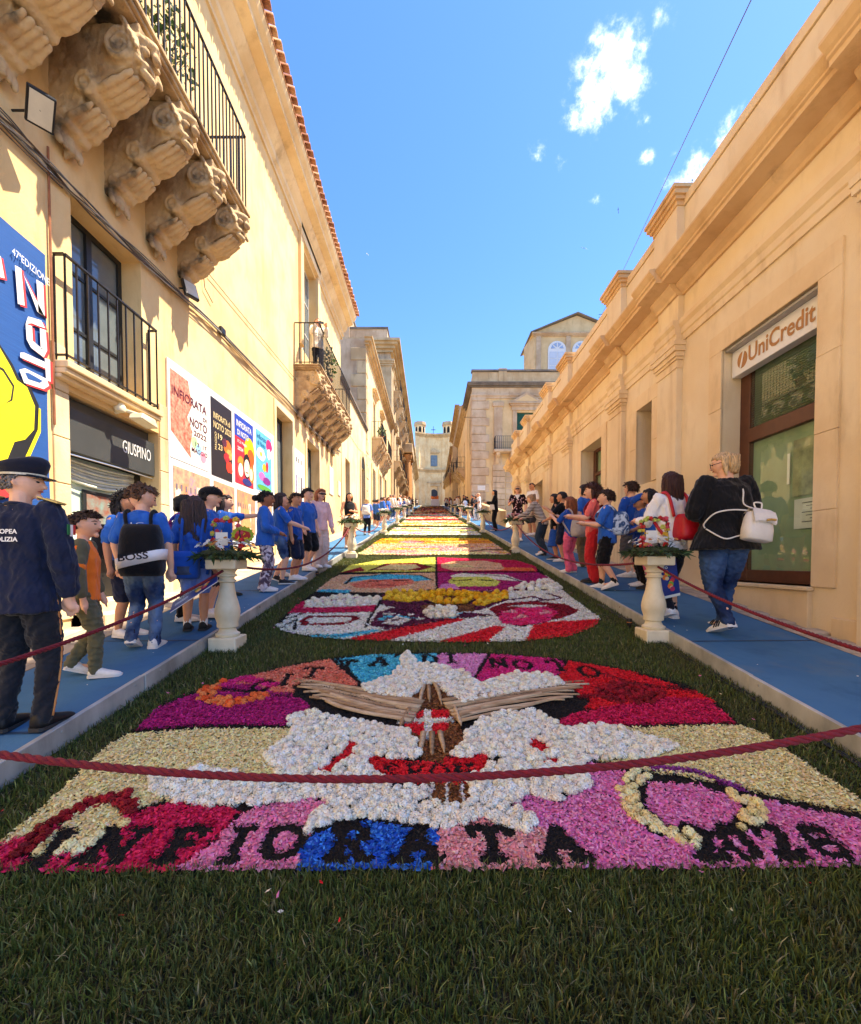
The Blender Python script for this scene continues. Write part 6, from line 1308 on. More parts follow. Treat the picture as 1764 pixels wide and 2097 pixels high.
T('INFIORATA', p1, a + w * .05, Z0 + 1.02, w * .9, .15, dk, .007); T('DI', p1, a + w * .85, Z0 + .88, w * .1, .07, dk); T('NOTO', p1, a + w * .48, Z0 + .68, w * .48, .15, dk); T('2022', p1, a + w * .58, Z0 + .54, w * .36, .09, dk); T('13  17', p1, a + w * .62, Z0 + .36, w * .32, .08, dk); T('MAGGIO', p1, a + w * .52, Z0 + .24, w * .44, .08, dk)
for i, cc in enumerate(((170, 210, 150), (150, 200, 230), (240, 150, 170))): blob(fw('tint_%d' % i, cc), 'tint', a + w * (.6 + .12 * i), Z0 + .42 - .1 * i, .1, .1, .0045 + .0003 * i, i)
a, c = yof(436), yof(478); p2 = rect(fw('poster_black', (38, 32, 38)), 'poster', a, c, Z0 - .02, Z1 + .02, .002); w = c - a; gd = fw('print_gold', (220, 196, 140))
T('INFIORATA di', p2, a + w * .1, Z1 - .36, w * .8, .12, gd); T('NOTO 2023', p2, a + w * .1, Z1 - .54, w * .85, .13, gd); T('19', p2, a + w * .3, Z1 - .72, w * .2, .11, gd); T('23', p2, a + w * .3, Z1 - .92, w * .2, .11, gd); text('lettering', 'MAGGIO', gd, p2, (px + .006, a + w * .24, Z1 - .95), 1, (0, 0, 1), (0, -1, 0), .0005, fit=(.34, .08), bold=.01)
for i, (f, q, s_, cc) in enumerate(((.78, .45, .16, (240, 110, 40)), (.85, .36, .13, (250, 160, 80)), (.72, .30, .12, (170, 40, 50)), (.85, .18, .14, (220, 60, 40)), (.62, .5, .1, (90, 40, 60)))): blob(fw('bloom_%d' % i, cc, .3, 20), 'bloom', a + w * f, Z0 + (Z1 - Z0) * q, s_, s_ * .9, .004 + .0004 * i, i, 16, p2, .2)
a, c = yof(484), yof(521); p3 = rect(fw('poster_red', (200, 40, 60), .2), 'poster', a, c, Z0 + .02, Z1 + .04, .002); w = c - a
rect(fw('poster_band_blue', (36, 66, 170)), 'band', a, c, Z1 - .42, Z1 + .04, .0035, p3); T('INFIORATA', p3, a + w * .08, Z1 - .2, w * .82, .14, m_white); T('DI NOTO', p3, a + w * .12, Z1 - .38, w * .6, .12, m_white); T('17 21 Maggio', p3, a + w * .12, Z1 - .56, w * .5, .08, m_white); T('2024', p3, a + w * .12, Z1 - .7, w * .3, .08, m_white)
for i, (f, q, ry, rz, cc) in enumerate(((.78, .55, .28, .32, (248, 200, 20)), (.85, .46, .2, .2, (235, 90, 30)), (.3, .3, .17, .16, (240, 140, 50)), (.26, .17, .2, .2, (230, 60, 60)), (.28, .2, .12, .15, (250, 225, 205)), (.62, .3, .2, .28, (24, 20, 30)), (.62, .27, .15, .2, (250, 220, 190)), (.62, .2, .07, .015, (30, 20, 20)), (.88, .2, .14, .2, (240, 130, 50)), (.85, .2, .1, .14, (240, 210, 180)), (.62, .05, .25, .08, (40, 50, 120)))): blob(fw('pop_%d' % i, cc), 'poster_shape', a + w * f, Z0 + (Z1 - Z0) * q + .04, ry, rz, .004 + .0004 * i, i, 14, p3)
a, c = yof(527), yof(558); p4 = rect(fw('poster_sky', (96, 176, 224), .15), 'poster', a, c, Z0 + .06, Z1 + .06, .002); w = c - a
tl = fw('print_teal', (24, 110, 140)); T('infiorata', p4, a + w * .05, Z1 - .14, w * .62, .12, tl); T('di Noto', p4, a + w * .08, Z1 - .30, w * .5, .12, tl)
for i, (f, q, ry, rz, cc) in enumerate(((.84, .85, .2, .16, (225, 40, 110)), (.82, .7, .13, .14, (245, 235, 235)), (.3, .62, .26, .16, (248, 246, 238)), (.3, .62, .08, .06, (240, 180, 60)), (.5, .42, .12, .1, (240, 180, 40)), (.68, .45, .08, .14, (200, 40, 60)), (.35, .25, .2, .1, (220, 110, 180)), (.65, .2, .26, .1, (130, 40, 130)), (.5, .06, .5, .07, (90, 160, 60)))): blob(fw('field_%d' % i, cc), 'poster_shape', a + w * f, Z0 + (Z1 - Z0) * q + .06, ry, rz, .004 + .0004 * i, i, 14, p4, .12)
for i, (u0, u1) in enumerate(((358, 432), (440, 482), (487, 524), (529, 558))):
    a, c = yof(u0), yof(u1); q = rect(fw('faded_%d' % i, ((226, 186, 140), (226, 170, 120), (228, 160, 104), (230, 180, 130))[i], .5, 9, (160, 120, 110)), 'picture', a, c, 1.9 + .1 * i, 3.04, .002); w = c - a
    for k in range(5): rect(fw('faded_house_%d' % (k % 3), ((236, 216, 190), (220, 150, 110), (150, 150, 190))[k % 3], .3, 9), 'house', a + w * (.03 + .19 * k), a + w * (.17 + .19 * k), 2.15, 2.92 - .12 * abs(k - 2), .0035 + .0002 * k, q)
    for k in range(8): rect(fw('faded_opening', (120, 110, 120), .2), 'opening', a + w * (.05 + .12 * k), a + w * (.09 + .12 * k), 2.66, 2.76, .0065, q)
    b = MB(); b.add([(px + .005, a + w * f, z) for f, z in ((.42, 2.96), (.52, 2.96), (.75, 2.25), (.25, 2.25))], [(0, 1, 2, 3)]); b.obj('painted_carpet', fw('faded_carpet_%d' % i, ((140, 120, 170), (226, 150, 110), (226, 140, 90), (220, 150, 120))[i], .6, 16, (230, 170, 110)), q)
SP = root('wall_poster', (XL + .03, 12.6, 4), 'single pale poster between the two palazzo doorways', 'poster'); a, c = yof(603), yof(627); px = XL + .02
q = box('sheet', m_paper, SP, XL + .004, XL + .012, a, c, 3.2, 5.0)
for i in range(4): box('picture', fw('mauve_%d' % i, ((190, 160, 190), (140, 130, 160), (220, 180, 170), (90, 80, 90))[i], .5, 12), SP, XL + .0125, XL + .014, a + .06 + .2 * i * (c - a), a + .2 + .2 * i * (c - a), 3.4, 4.2)
for i in range(4): box('emblem', m_dark, SP, XL + .0125, XL + .014, a + .08 + .2 * i * (c - a), a + .17 + .2 * i * (c - a), 4.6, 4.75)
# greenery on the balconies
def plant(name, label, cen, rad, n, seed, leaf=.05, pot=True, hang=0.0):
    g = np.random.default_rng(seed); R = root(name, cen, label, 'plant', 'balcony plants'); P = g.normal(0, 1, (n, 3)); P /= np.linalg.norm(P, axis=1)[:, None]; P *= (g.uniform(.2, 1, n) ** .4)[:, None] * np.array(rad); P[:, 2] += rad[2] * .9
    P[:, 2] -= hang * g.uniform(0, 1, n) * (np.abs(P[:, 0]) / rad[0])
    d = g.normal(0, 1, (n, 3)); d /= np.linalg.norm(d, axis=1)[:, None]; s = np.cross(d, g.normal(0, 1, (n, 3))); s /= np.linalg.norm(s, axis=1)[:, None]; L_ = leaf * g.uniform(.7, 1.5, n)[:, None]
    V = np.stack([P, P + d * L_ * .5 + s * L_ * .28, P + d * L_, P + d * L_ * .5 - s * L_ * .28], 1).reshape(-1, 3); c = np.array([(.05, .10, .025), (.09, .15, .04), (.03, .07, .02), (.16, .17, .07)])[g.integers(0, 4, n)] * np.exp(g.normal(0, .2, n))[:, None]
    q = link(np_mesh('foliage', V, np.arange(4 * n).reshape(-1, 4), np.repeat(c, 4, 0), [m_leafv]), 'foliage', R); q['kind'] = 'stuff'
    c = Vector(cen)
    for k in range(4): b = MB(); b.tube([c + Vector((0, 0, -.02)), c + Vector((g.normal(0, .3) * rad[0], g.normal(0, .3) * rad[1], rad[2] * 1.3))], [.012, .005], 5); b.obj('stem', m_wood, R)
    if pot: b = MB(); b.lathe([(.0, -.28), (.11, -.28), (.15, -.03), (.17, -.03), (.17, .02), (.0, .02)], cen, 14); b.obj('pot', mat('terracotta', lin((170, 96, 62)), .8, .2, 8), R, smooth=.7)
plant('potted_plant', 'leafy green pot plant at the near end of the big balcony', (-3.65, 5.0, 7.85), (.35, .5, .55), 420, 3, .085); plant('potted_plant', 'trailing green plant further along the big balcony', (-3.55, 6.0, 7.85), (.3, .45, .6), 420, 4, .075)
plant('potted_plant', 'yellowing creeper hanging over the big balcony rail', (-3.3, 5.2, 8.75), (.2, .5, .3), 160, 5, .08, False, .4)
plant('potted_plant', 'bushy pot plant beside the photographer on the far balcony', (-3.6, 15.3, 7.85), (.3, .5, .55), 300, 6, .1)
plant('potted_plant', 'small cactus-like plant on the flower balcony', (-3.6, 32, 10.66), (.3, .4, .4), 120, 7, .14); 
# overhead cable and swifts
OC = root('overhead_cable', on_y(1235, 642, 20), 'thin cable crossing the sky above the bank roof', 'cable')
b = MB(); b.tube([on_y(1228, 655, 20), on_y(1300, 505, 14), on_y(1400, 293, 10), on_y(1480, 124, 8), on_y(1560, -45, 6.6)], .009, 5); b.obj('wire', m_wire[0], OC)
AN = root('roof_antenna', (7.6, 20, 9), 'thin television aerial on the bank roof', 'aerial'); c = on_y(1240, 640, 20); b = MB(); b.tube([(c.x, 20, 6.6), c], .02, 5); b.obj('mast', m_iron, AN)
for k in range(4): b = MB(); b.tube([c + Vector((-.3, 0, -.1 - .12 * k)), c + Vector((.3, 0, .0 - .12 * k))], .012, 4); b.obj('rod', m_iron, AN)
for i, (u, v, rz, lab) in enumerate(((1266, 430, 1.5, 'swift in the middle of the sky flying steeply'), (1196, 508, .3, 'swift gliding level, lower left of the others'), (1417, 370, 1.9, 'swift just above the bank parapet by the cloud'), (752, 520, .8, 'tiny swift near the palazzo eaves'))):
    c = on_y(u, v, 24 if i < 3 else 45); R = root('swift', c, lab, 'bird', 'swifts in the sky', rz=0); q = Matrix.Rotation(rz, 4, 'Y') @ Matrix.Rotation(.6, 4, 'X')
    V = [(-.2, -.02, 0), (-.1, .05, .03), (0, .07, .01), (.1, .05, .03), (.2, -.02, 0), (.09, .0, .02), (.02, -.02, 0), (.03, -.12, 0), (0, -.09, 0), (-.03, -.12, 0), (-.02, -.02, 0), (-.09, 0, .02), (0, .12, 0)]
    b = MB(); V = [q @ Vector(p) for p in V]; b.add([c + p for p in V] + [c + p + Vector((0, 0, -.03)) for p in V], [(0, 1, 11), (1, 2, 10, 11), (2, 3, 5, 6, 10), (3, 4, 5), (6, 7, 8, 9, 10), (2, 12, 3), (1, 12, 2), (13, 24, 14), (14, 24, 23, 15), (15, 23, 19, 18, 16), (16, 18, 17), (19, 23, 22, 21, 20)]); b.obj('body', m_black, R)

# ================================================================== people
def clothmat(name, col, var=.15, kind=None, col2=None):
    if name in MATS: return MATS[name]
    c = lin(col)
    if kind is None: return mat(name, c, .85, var, 7, .012, 13, spec=.15, sheen=.15)
    m, N, L, P = newmat(name); P.inputs['Roughness'].default_value = .85; P.inputs['Specular IOR Level'].default_value = .15
    tc = N.new('ShaderNodeTexCoord'); r = N.new('ShaderNodeValToRGB'); c2 = lin(col2)
    if kind == 'stripe':
        w = N.new('ShaderNodeTexWave'); w.wave_type = 'BANDS'; w.bands_direction = 'Z'; w.inputs['Scale'].default_value = 9; w.inputs['Distortion'].default_value = .6; w.inputs['Detail'].default_value = 1; L.new(tc.outputs['Object'], w.inputs['Vector']); src = w.outputs[0]; p = (.55, .62)
    elif kind == 'floral':
        w = N.new('ShaderNodeTexVoronoi'); w.inputs['Scale'].default_value = 14; L.new(tc.outputs['Object'], w.inputs['Vector']); src = w.outputs['Distance']; p = (.30, .36)
    elif kind == 'fade':                                    # washed denim: worn patches
        w = N.new('ShaderNodeTexNoise'); w.inputs['Scale'].default_value = 3.0; w.inputs['Detail'].default_value = 7; L.new(tc.outputs['Object'], w.inputs['Vector']); src = w.outputs[0]; p = (.42, .66)
    else:
        w = N.new('ShaderNodeTexNoise'); w.inputs['Scale'].default_value = 11; w.inputs['Detail'].default_value = 4; w.inputs['Distortion'].default_value = 1.2; L.new(tc.outputs['Object'], w.inputs['Vector']); src = w.outputs[0]; p = (.45, .56)
    r.color_ramp.elements[0].position, r.color_ramp.elements[1].position = p; r.color_ramp.elements[0].color = (*c2, 1); r.color_ramp.elements[1].color = (*c, 1)
    L.new(src, r.inputs[0]); L.new(r.outputs[0], P.inputs['Base Color'])
    nz = N.new('ShaderNodeTexNoise'); nz.inputs['Scale'].default_value = 13; nz.inputs['Detail'].default_value = 5; L.new(tc.outputs['Object'], nz.inputs['Vector']); bp = N.new('ShaderNodeBump'); bp.inputs['Distance'].default_value = .012; L.new(nz.outputs[0], bp.inputs['Height']); L.new(bp.outputs[0], P.inputs['Normal'])
    MATS[name] = m; return m
def skinmat(k):
    c = {'light': (232, 178, 146), 'tan': (206, 146, 108), 'dark': (160, 104, 74)}[k]
    if 'skin_' + k in MATS: return MATS['skin_' + k]
    m = mat('skin_' + k, lin(c), .5, .07, 20, .0008, 120, spec=.35); P = m.node_tree.nodes['Principled BSDF']; P.inputs['Subsurface Weight'].default_value = .08; P.inputs['Subsurface Radius'].default_value = (.02, .008, .004); P.inputs['Subsurface Scale'].default_value = .5; return m
def hairmat(name, col):
    if name in MATS: return MATS[name]
    return mat(name, lin(col), .5, .55, 22, .014, 34, spec=.35, stretch=(4, 4, .3))
ARMS = {'down': ((.20, -.03, -1), (.06, .16, -1)), 'relaxed': ((.24, .04, -1), (-.05, .35, -.95)), 'phone': ((.16, .62, -.75), (-.30, .80, .60)), 'phone_low': ((.2, .35, -.9), (-.28, .95, .15)), 'clasp': ((.24, .12, -1), (-.55, .75, -.30)), 'reach': ((.25, 1, .02), (.02, 1, .12)), 'back': ((.25, -.25, -1), (-.35, -.35, -.8)),
        'fold': ((.22, .15, -1), (-.85, .55, .05)), 'forward': ((.2, .55, -.8), (-.05, 1, -.35)), 'up': ((.35, .75, .1), (-.35, .45, .85)), 'hip': ((.45, -.1, -.9), (-.55, .55, -.55)), 'out': ((.7, .2, -.75), (.55, .5, -.6))}
def person(label, u, vf, vt, rz, top=('tshirt', 'blue'), bottom=('shorts', 'black'), hair=('short', (30, 22, 20)), skin='tan', arms=('down', 'down'), stride=.0, lean=0, hs=.145, hy=0, hp=0, shoes=(235, 232, 225), vox=.011, fat=1.0, group=None, at=None, H=None, sock=None, face=True, stance=.055, hem=None, side=None, lift=0, seed=None):
    p = at if at is not None else on_g(u, vf, KERB); H = H or px_h(vf - vt, p.y); seed = seed if seed is not None else int(u * 7 + vf)
    rt = root('person', p, label, 'person', group, rz=math.radians(rz), local=True)
    ln = math.radians(lean); hz = .50 * H; sk = skinmat(skin)
    def T(q):                                             # bend of the upper body about the hips
        q = np.array(q, float)
        if q[2] <= hz: return q
        a = ln * min(1, (q[2] - hz) / (.12 * H)); dz, y = q[2] - hz, q[1]; return np.array([q[0], y * math.cos(a) + dz * math.sin(a), hz + dz * math.cos(a) - y * math.sin(a)])
    chin = (1 - hs) * H; shz = chin - .052 * H; sw = .108 * H * (1 + (fat - 1) * .5); hh = hs * H / 2
    f = fat
    # --- skeleton points
    S = {s: T((s * sw, 0, shz)) for s in (1, -1)}; EL = {}; WR = {}; FD = {}
    for s, nm in ((1, arms[0]), (-1, arms[1])):
        ud, fd = [np.array(q, float) for q in ARMS[nm]]; ud[0] *= s; fd[0] *= s; ud /= np.linalg.norm(ud); fd /= np.linalg.norm(fd)
        EL[s] = S[s] + ud * .165 * H; WR[s] = EL[s] + fd * .145 * H; FD[s] = fd
    HP = {s: np.array((s * .052 * H * f, 0, .49 * H)) for s in (1, -1)}; FT = {}; KN = {}; AN = {}
    for s in (1, -1):
        fy = stride * H * (.5 if s > 0 else -.5); lf = .03 * H if (stride and s * stride < 0) else 0; FT[s] = np.array((s * stance * H, fy, lf)); AN[s] = FT[s] + np.array((0, -.02 * H, .048 * H))
        a, c = HP[s], AN[s]; d = np.linalg.norm(c - a); l1, l2 = .228 * H, .222 * H; d = min(d, (l1 + l2) * .999); t = (l1 * l1 - l2 * l2 + d * d) / (2 * d); hgt = math.sqrt(max(0, l1 * l1 - t * t)); ax = (c - a) / np.linalg.norm(c - a); fw = np.array((0, 1, 0)) - ax * ax[1]; fw /= np.linalg.norm(fw); KN[s] = a + ax * t + fw * hgt
    # --- body
    tf = .90 if top[0] != 'none' else 1.0; lf_ = .74 if bottom[0] in ('trousers', 'jeans', 'wide', 'flare', 'tight') else 1.0; f0 = f; f = f * tf
    b = MB()
    loft(b, [(.455 * H, .04 * H, .04 * H, 0), (.47 * H, .078 * H * f, .06 * H * f, -.004 * H), (.51 * H, .086 * H * f, .064 * H * f, -.006 * H), (.58 * H, .076 * H * f, .056 * H * f, 0), (.64 * H, .074 * H * f, .054 * H * f, .002 * H), (.72 * H, .086 * H * f, .060 * H * f, .002 * H), (shz - .02 * H, .098 * H * f, .054 * H * f, -.004 * H), (shz + .008 * H, .085 * H, .042 * H, -.006 * H), (shz + .03 * H, .04 * H, .035 * H, -.006 * H)], T)
    nb = T((0, -.006 * H, shz)); hc = T((0, .012 * H, chin + hh)); limb(b, [nb, T((0, 0, chin + .02 * H))], [.036 * H * f ** .5, .034 * H * f ** .5], 10)
    # head: turned and nodded on the neck
    Rm = np.array((Matrix.Rotation(math.radians(hy), 3, 'Z') @ Matrix.Rotation(-math.radians(hp) - ln * .35, 3, 'X'))); hw = hh * .76
    def HT(q): return hc + Rm @ np.array(q)
    n = 20; R_ = []
    for i in range(1, 14):
        t = math.pi * i / 14; z = -math.cos(t); r = math.sin(t); jaw = 1 - .30 * max(0, -z - .1) ** 1.1; ring = []
        for j in range(n):
            a = 2 * math.pi * j / n; x, y = math.cos(a), math.sin(a)
            yy = y * r * hh * (.90 if y > 0 else .98) * (1 - .10 * max(0, -z) * (1 if y < 0 else 0)); 
            if y > .8 and -.35 < z < .12: yy += hh * .16 * (1 - abs(x) * 2.2 if abs(x) < .45 else 0) * (1 - abs(z + .15) * 2)
            ring.append(tuple(HT((x * r * hw * jaw, yy + hh * .04, z * hh))))
        R_.append(ring)
    b.rings(R_)
    limb(b, [HT((0, hh * .85, -.02 * hh)), HT((0, hh * 1.04, -.22 * hh))], [hh * .08, hh * .13], 6, 2)          # nose
    limb(b, [HT((0, hh * .75, -.78 * hh)), HT((0, hh * .72, -.82 * hh))], [hh * .17, hh * .17], 6, 2)           # chin
    for s in (1, -1): limb(b, [HT((s * hw * .98, -hh * .05, .10 * hh)), HT((s * hw * 1.06, -hh * .09, -.06 * hh)), HT((s * hw * .98, -hh * .02, -.24 * hh))], [hh * .07, hh * .10, hh * .06], 6, 2)
    for s in (1, -1):
        limb(b, [S[s] * .93 + T((0, 0, shz)) * .07, S[s] * .35 + EL[s] * .65, EL[s], EL[s] * .6 + WR[s] * .4, WR[s]], [.036 * H * f ** .5, .030 * H * f ** .5, .026 * H, .025 * H, .017 * H], 10)
        d = FD[s]; sd = np.cross(d, (0, 0, 1.0)) if abs(d[2]) < .8 else np.array((1.0 * s, 0, 0)); sd = sd - d * sd.dot(d); sd /= np.linalg.norm(sd); up = np.cross(sd, d)
        pc = WR[s] + d * .03 * H; limb(b, [WR[s], pc - sd * .008 * H, WR[s] + d * .052 * H], [.017 * H, .021 * H, .019 * H], 8, 3)
        cl = np.array((-s, 0, 0)) * .3 if abs(d[2]) > .8 else -up * .6                                             # natural curl
        for k, (o, L_) in enumerate(((-.0195, .036), (-.0065, .044), (.0065, .041), (.0195, .031))):
            q0 = WR[s] + d * .052 * H + sd * o * H; q1 = q0 + (d + cl * .25) * L_ * .5 * H; q2 = q1 + (d * (.9 - .12 * k) + cl * (.5 + .2 * k)) * L_ * .5 * H; limb(b, [q0, q1, q2], [.0066 * H, .0058 * H, .0048 * H], 6, 2)
        q0 = WR[s] + d * .02 * H - sd * .016 * H * s; limb(b, [q0, q0 + (d * .7 - sd * .7 * s) * .022 * H, q0 + (d - sd * .35 * s) * .044 * H], [.0095 * H, .008 * H, .0065 * H], 6, 2)
        limb(b, [HP[s], HP[s] * .4 + KN[s] * .6, KN[s], KN[s] * .62 + AN[s] * .38 + np.array((0, -.008 * H, 0)), AN[s], FT[s] + np.array((0, 0, .03 * H))], [.052 * H * f * lf_, .046 * H * f ** .7 * lf_, .035 * H * lf_, .035 * H * lf_, .021 * H, .018 * H], 10)
        limb(b, [FT[s] + np.array((0, -.035 * H, .024 * H)), FT[s] + np.array((0, .03 * H, .026 * H)), FT[s] + np.array((0, .085 * H, .018 * H))], [.014 * H, .017 * H, .009 * H], 8, 3)
    fuse(b, sk, 'body', rt, vox, 2); f = f0
    # --- eyes and mouth
    if face and vox < .016:
        for s in (1, -1):
            e = MB(); c = HT((s * hw * .40, hh * .80, .04 * hh)); e.lathe([(.0, -hh * .07), (hh * .09, -hh * .04), (hh * .11, 0), (hh * .09, hh * .04), (.0, hh * .07)], tuple(c), 8); e.obj('eye', mat('eye_dark', (.02, .015, .012), .3, 0), rt, smooth=True)
            e = MB(); e.tube([HT((s * hw * .18, hh * .87, .20 * hh)), HT((s * hw * .45, hh * .82, .27 * hh)), HT((s * hw * .66, hh * .68, .21 * hh))], [hh * .035, hh * .04, hh * .02], 5); e.obj('eyebrow', hairmat('hair_%d_%d_%d' % hair[1], hair[1]), rt)
        e = MB(); e.tube([HT((-hw * .30, hh * .76, -.46 * hh)), HT((0, hh * .90, -.47 * hh)), HT((hw * .30, hh * .76, -.46 * hh))], [hh * .02, hh * .055, hh * .02], 5); e.obj('mouth', mat('lips', lin((170, 84, 76)), .5, .05, 9), rt)
    # --- clothing
    kind, tc = top; tm = tc if not isinstance(tc, str) else CL[tc]; wr = .0095 if vox < .016 else .0
    if kind != 'none':
        b = MB(); g = {'tshirt': 1.10, 'shirt': 1.12, 'jacket': 1.22, 'loose': 1.25, 'top': 1.06, 'sleeveless': 1.06, 'dress': 1.08}[kind]; hm = hem if hem is not None else {'tshirt': .46, 'shirt': .47, 'jacket': .455, 'loose': .44, 'top': .52, 'sleeveless': .50, 'dress': .30}[kind]
        fl = {'loose': 1.28, 'jacket': 1.08, 'dress': 1.25}.get(kind, 1.03)
        sec = [(hm * H, .090 * H * f * g * fl, .070 * H * f * g * fl, -.004 * H)]
        if kind == 'dress': sec.append((.42 * H, .098 * H * f * g, .078 * H * f * g, -.004 * H))
        sec += [(max(.52, hm + .03) * H, .088 * H * f * g * (fl * .5 + .5), .068 * H * f * g * (fl * .5 + .5), -.004 * H), (.60 * H, .080 * H * f * g, .062 * H * f * g, .002 * H), (.71 * H, .090 * H * f * g, .066 * H * f * g, .003 * H), (shz - .02 * H, .101 * H * f ** .7 * (g * .5 + .5), .058 * H * f * (g * .5 + .5), -.004 * H), (shz + .012 * H, .088 * H, .047 * H, -.006 * H), (shz + .032 * H, .05 * H, .042 * H, -.006 * H)]
        loft(b, sec, T)
        for s in (1, -1):
            if kind in ('sleeveless',): continue
            long_ = kind in ('shirt', 'jacket', 'loose'); g2 = {'loose': 1.55, 'jacket': 1.55, 'shirt': 1.3}.get(kind, 1.32)
            if long_: limb(b, [S[s] * .9 + T((0, 0, shz)) * .1, S[s] * .4 + EL[s] * .6, EL[s], EL[s] * .5 + WR[s] * .5, EL[s] * (.1 if kind != 'loose' else .45) + WR[s] * (.9 if kind != 'loose' else .55)], [.040 * H * f ** .5 * (g2 * .5 + .5), .032 * H * f ** .5 * g2, .030 * H * g2, .026 * H * g2, .022 * H * g2], 10)
            else: limb(b, [S[s] * .9 + T((0, 0, shz)) * .1, S[s] * .5 + EL[s] * .5, S[s] * .22 + EL[s] * .78], [.040 * H * f ** .5, .036 * H * f ** .5 * 1.1, .035 * H * f ** .5 * 1.18], 10)
        fuse(b, tm, {'tshirt': 'shirt', 'shirt': 'shirt', 'jacket': 'jacket', 'loose': 'cardigan', 'top': 'blouse', 'sleeveless': 'blouse', 'dress': 'dress'}[kind], rt, vox, 2, wr, seed)
    kind, bc = bottom; bm_ = bc if not isinstance(bc, str) else CL[bc]
    if kind != 'none':
        b = MB(); g = {'shorts': 1.35, 'trousers': 1.18, 'jeans': 1.12, 'wide': 1.35, 'flare': 1.08, 'skirt': 1.1, 'tight': 1.05, 'bike': 1.1}[kind]
        if kind == 'skirt': loft(b, [((hem or .2) * H, .125 * H * f, .115 * H * f, 0), (.36 * H, .108 * H * f, .092 * H * f, 0), (.50 * H, .088 * H * f, .066 * H * f, 0), (.575 * H, .075 * H * f, .055 * H * f, 0)])
        else:
            loft(b, [(.44 * H, .07 * H * f, .055 * H * f, 0), (.47 * H, .088 * H * f, .068 * H * f, -.006 * H), (.51 * H, .092 * H * f, .070 * H * f, -.006 * H), (.57 * H, .080 * H * f, .061 * H * f, 0)], T)
            for s in (1, -1):
                if kind in ('shorts', 'bike'): e = KN[s] * .92 + HP[s] * .08 if kind == 'shorts' else KN[s] * .80 + HP[s] * .2; limb(b, [HP[s], HP[s] * .5 + e * .5, e], [.060 * H * f, .052 * H * f * (g * .5 + .5), .044 * H * g * f ** .5], 10)
                else:
                    a_ = {'trousers': .033, 'jeans': .031, 'wide': .052, 'flare': .046, 'tight': .025}[kind]; kr = {'flare': .033, 'tight': .036, 'wide': .050}.get(kind, .041)
                    limb(b, [HP[s], HP[s] * .4 + KN[s] * .6, KN[s], KN[s] * .55 + AN[s] * .45, AN[s] + np.array((0, -.0, -.012 * H if kind != 'tight' else .012 * H))], [.061 * H * f, .050 * H * f ** .7 * (g * .6 + .4), kr * H * f ** .5, (kr * .5 + a_ * .5) * H * 1.02, a_ * H], 12)
        fuse(b, bm_, {'shorts': 'shorts', 'bike': 'shorts', 'skirt': 'skirt'}.get(kind, 'trousers'), rt, vox, 2, wr * (.9 if kind != 'tight' else .4), seed + 1, (10, 10, 14))
    sm = mat('shoe_%d_%d_%d' % shoes, lin(shoes), .6, .1, 20, .001, 90); so = mat('shoe_sole', (.72, .70, .66), .7, .1, 10) if sum(shoes) > 200 or seed % 2 else mat('dark_sole', (.03, .03, .03), .7, .1, 9)
    for s in (1, -1):
        F0 = FT[s]; pit = -.35 if FT[s][2] > .01 else 0; Rp = Matrix.Rotation(pit, 3, 'X') @ Matrix.Rotation(-.12 * s, 3, 'Z')
        def fp(x, y, z): v = Rp @ Vector((x * H, y * H, z * H)); return (F0[0] + v.x, F0[1] + v.y, F0[2] + v.z)
        b = MB(); R_ = []
        for (y, wd, zt) in ((-.052, .018, .05), (-.045, .027, .066), (-.015, .028, .068), (.02, .029, .052), (.05, .033, .040), (.08, .033, .032), (.102, .026, .025), (.114, .012, .018)):
            R_.append([fp(wd * math.cos(t), y, .012 + (zt - .012) * max(0, math.sin(t)) ** .7) for t in [math.pi * q / 8 for q in range(9)]])
        b.rings(R_); sh = b.obj('shoe', sm, rt, smooth=True)
        b = MB(); R_ = [[fp(wd * math.cos(t) * 1.06, y, zz) for t, zz in ((0, .0), (0, .014), (math.pi, .014), (math.pi, .0))] for (y, wd) in ((-.056, .018), (-.046, .028), (0, .030), (.05, .035), (.085, .034), (.106, .027), (.119, .012))]; b.rings(R_); b.obj('sole', so, sh)
        if sock: b = MB(); limb(b, [AN[s] + np.array((0, 0, -.01 * H)), AN[s] * .8 + KN[s] * .2], [.026 * H, .028 * H], 8, 2); b.obj('sock', mat('sock_%d' % sock[0], lin(sock), .9, .1, 20), rt, smooth=True)
    # --- hair
    hk, hcx = hair; hm_ = hairmat('hair_%d_%d_%d' % hcx, hcx)
    if hk != 'none':
        b = MB(); R_ = []; nn = 26; g_ = np.random.default_rng(seed); pu = {'xlong': 1.14, 'short': 1.15, 'long': 1.12, 'bob': 1.14, 'curly': 1.32, 'bun': 1.10, 'crop': 1.05, 'half': 1.12}.get(hk, 1.1)
        for i in range(1, 16):
            t = math.pi * i / 16; z = -math.cos(t); r = math.sin(t); ring = []
            for j in range(nn):
                a = 2 * math.pi * j / nn; x, y = math.cos(a), math.sin(a); face_ = (y * r > -.05 and z < .52 - .30 * abs(x) * (y < .5)) if hk not in ('short', 'crop', 'bun') else ((y * r > .22 and z < .44) or (-.15 < y * r <= .22 and z < .06) or z < -.46)
                k = .72 if face_ else pu * (1 + .05 * math.sin(a * 7 + i) + .04 * g_.normal())
                if z > .7: k *= .99
                ring.append(tuple(HT((x * r * hw * k, y * r * hh * .96 * k + hh * .02, z * hh * (k if k < 1 else 1 + (k - 1) * .6)))))
            R_.append(ring)
        b.rings(R_)
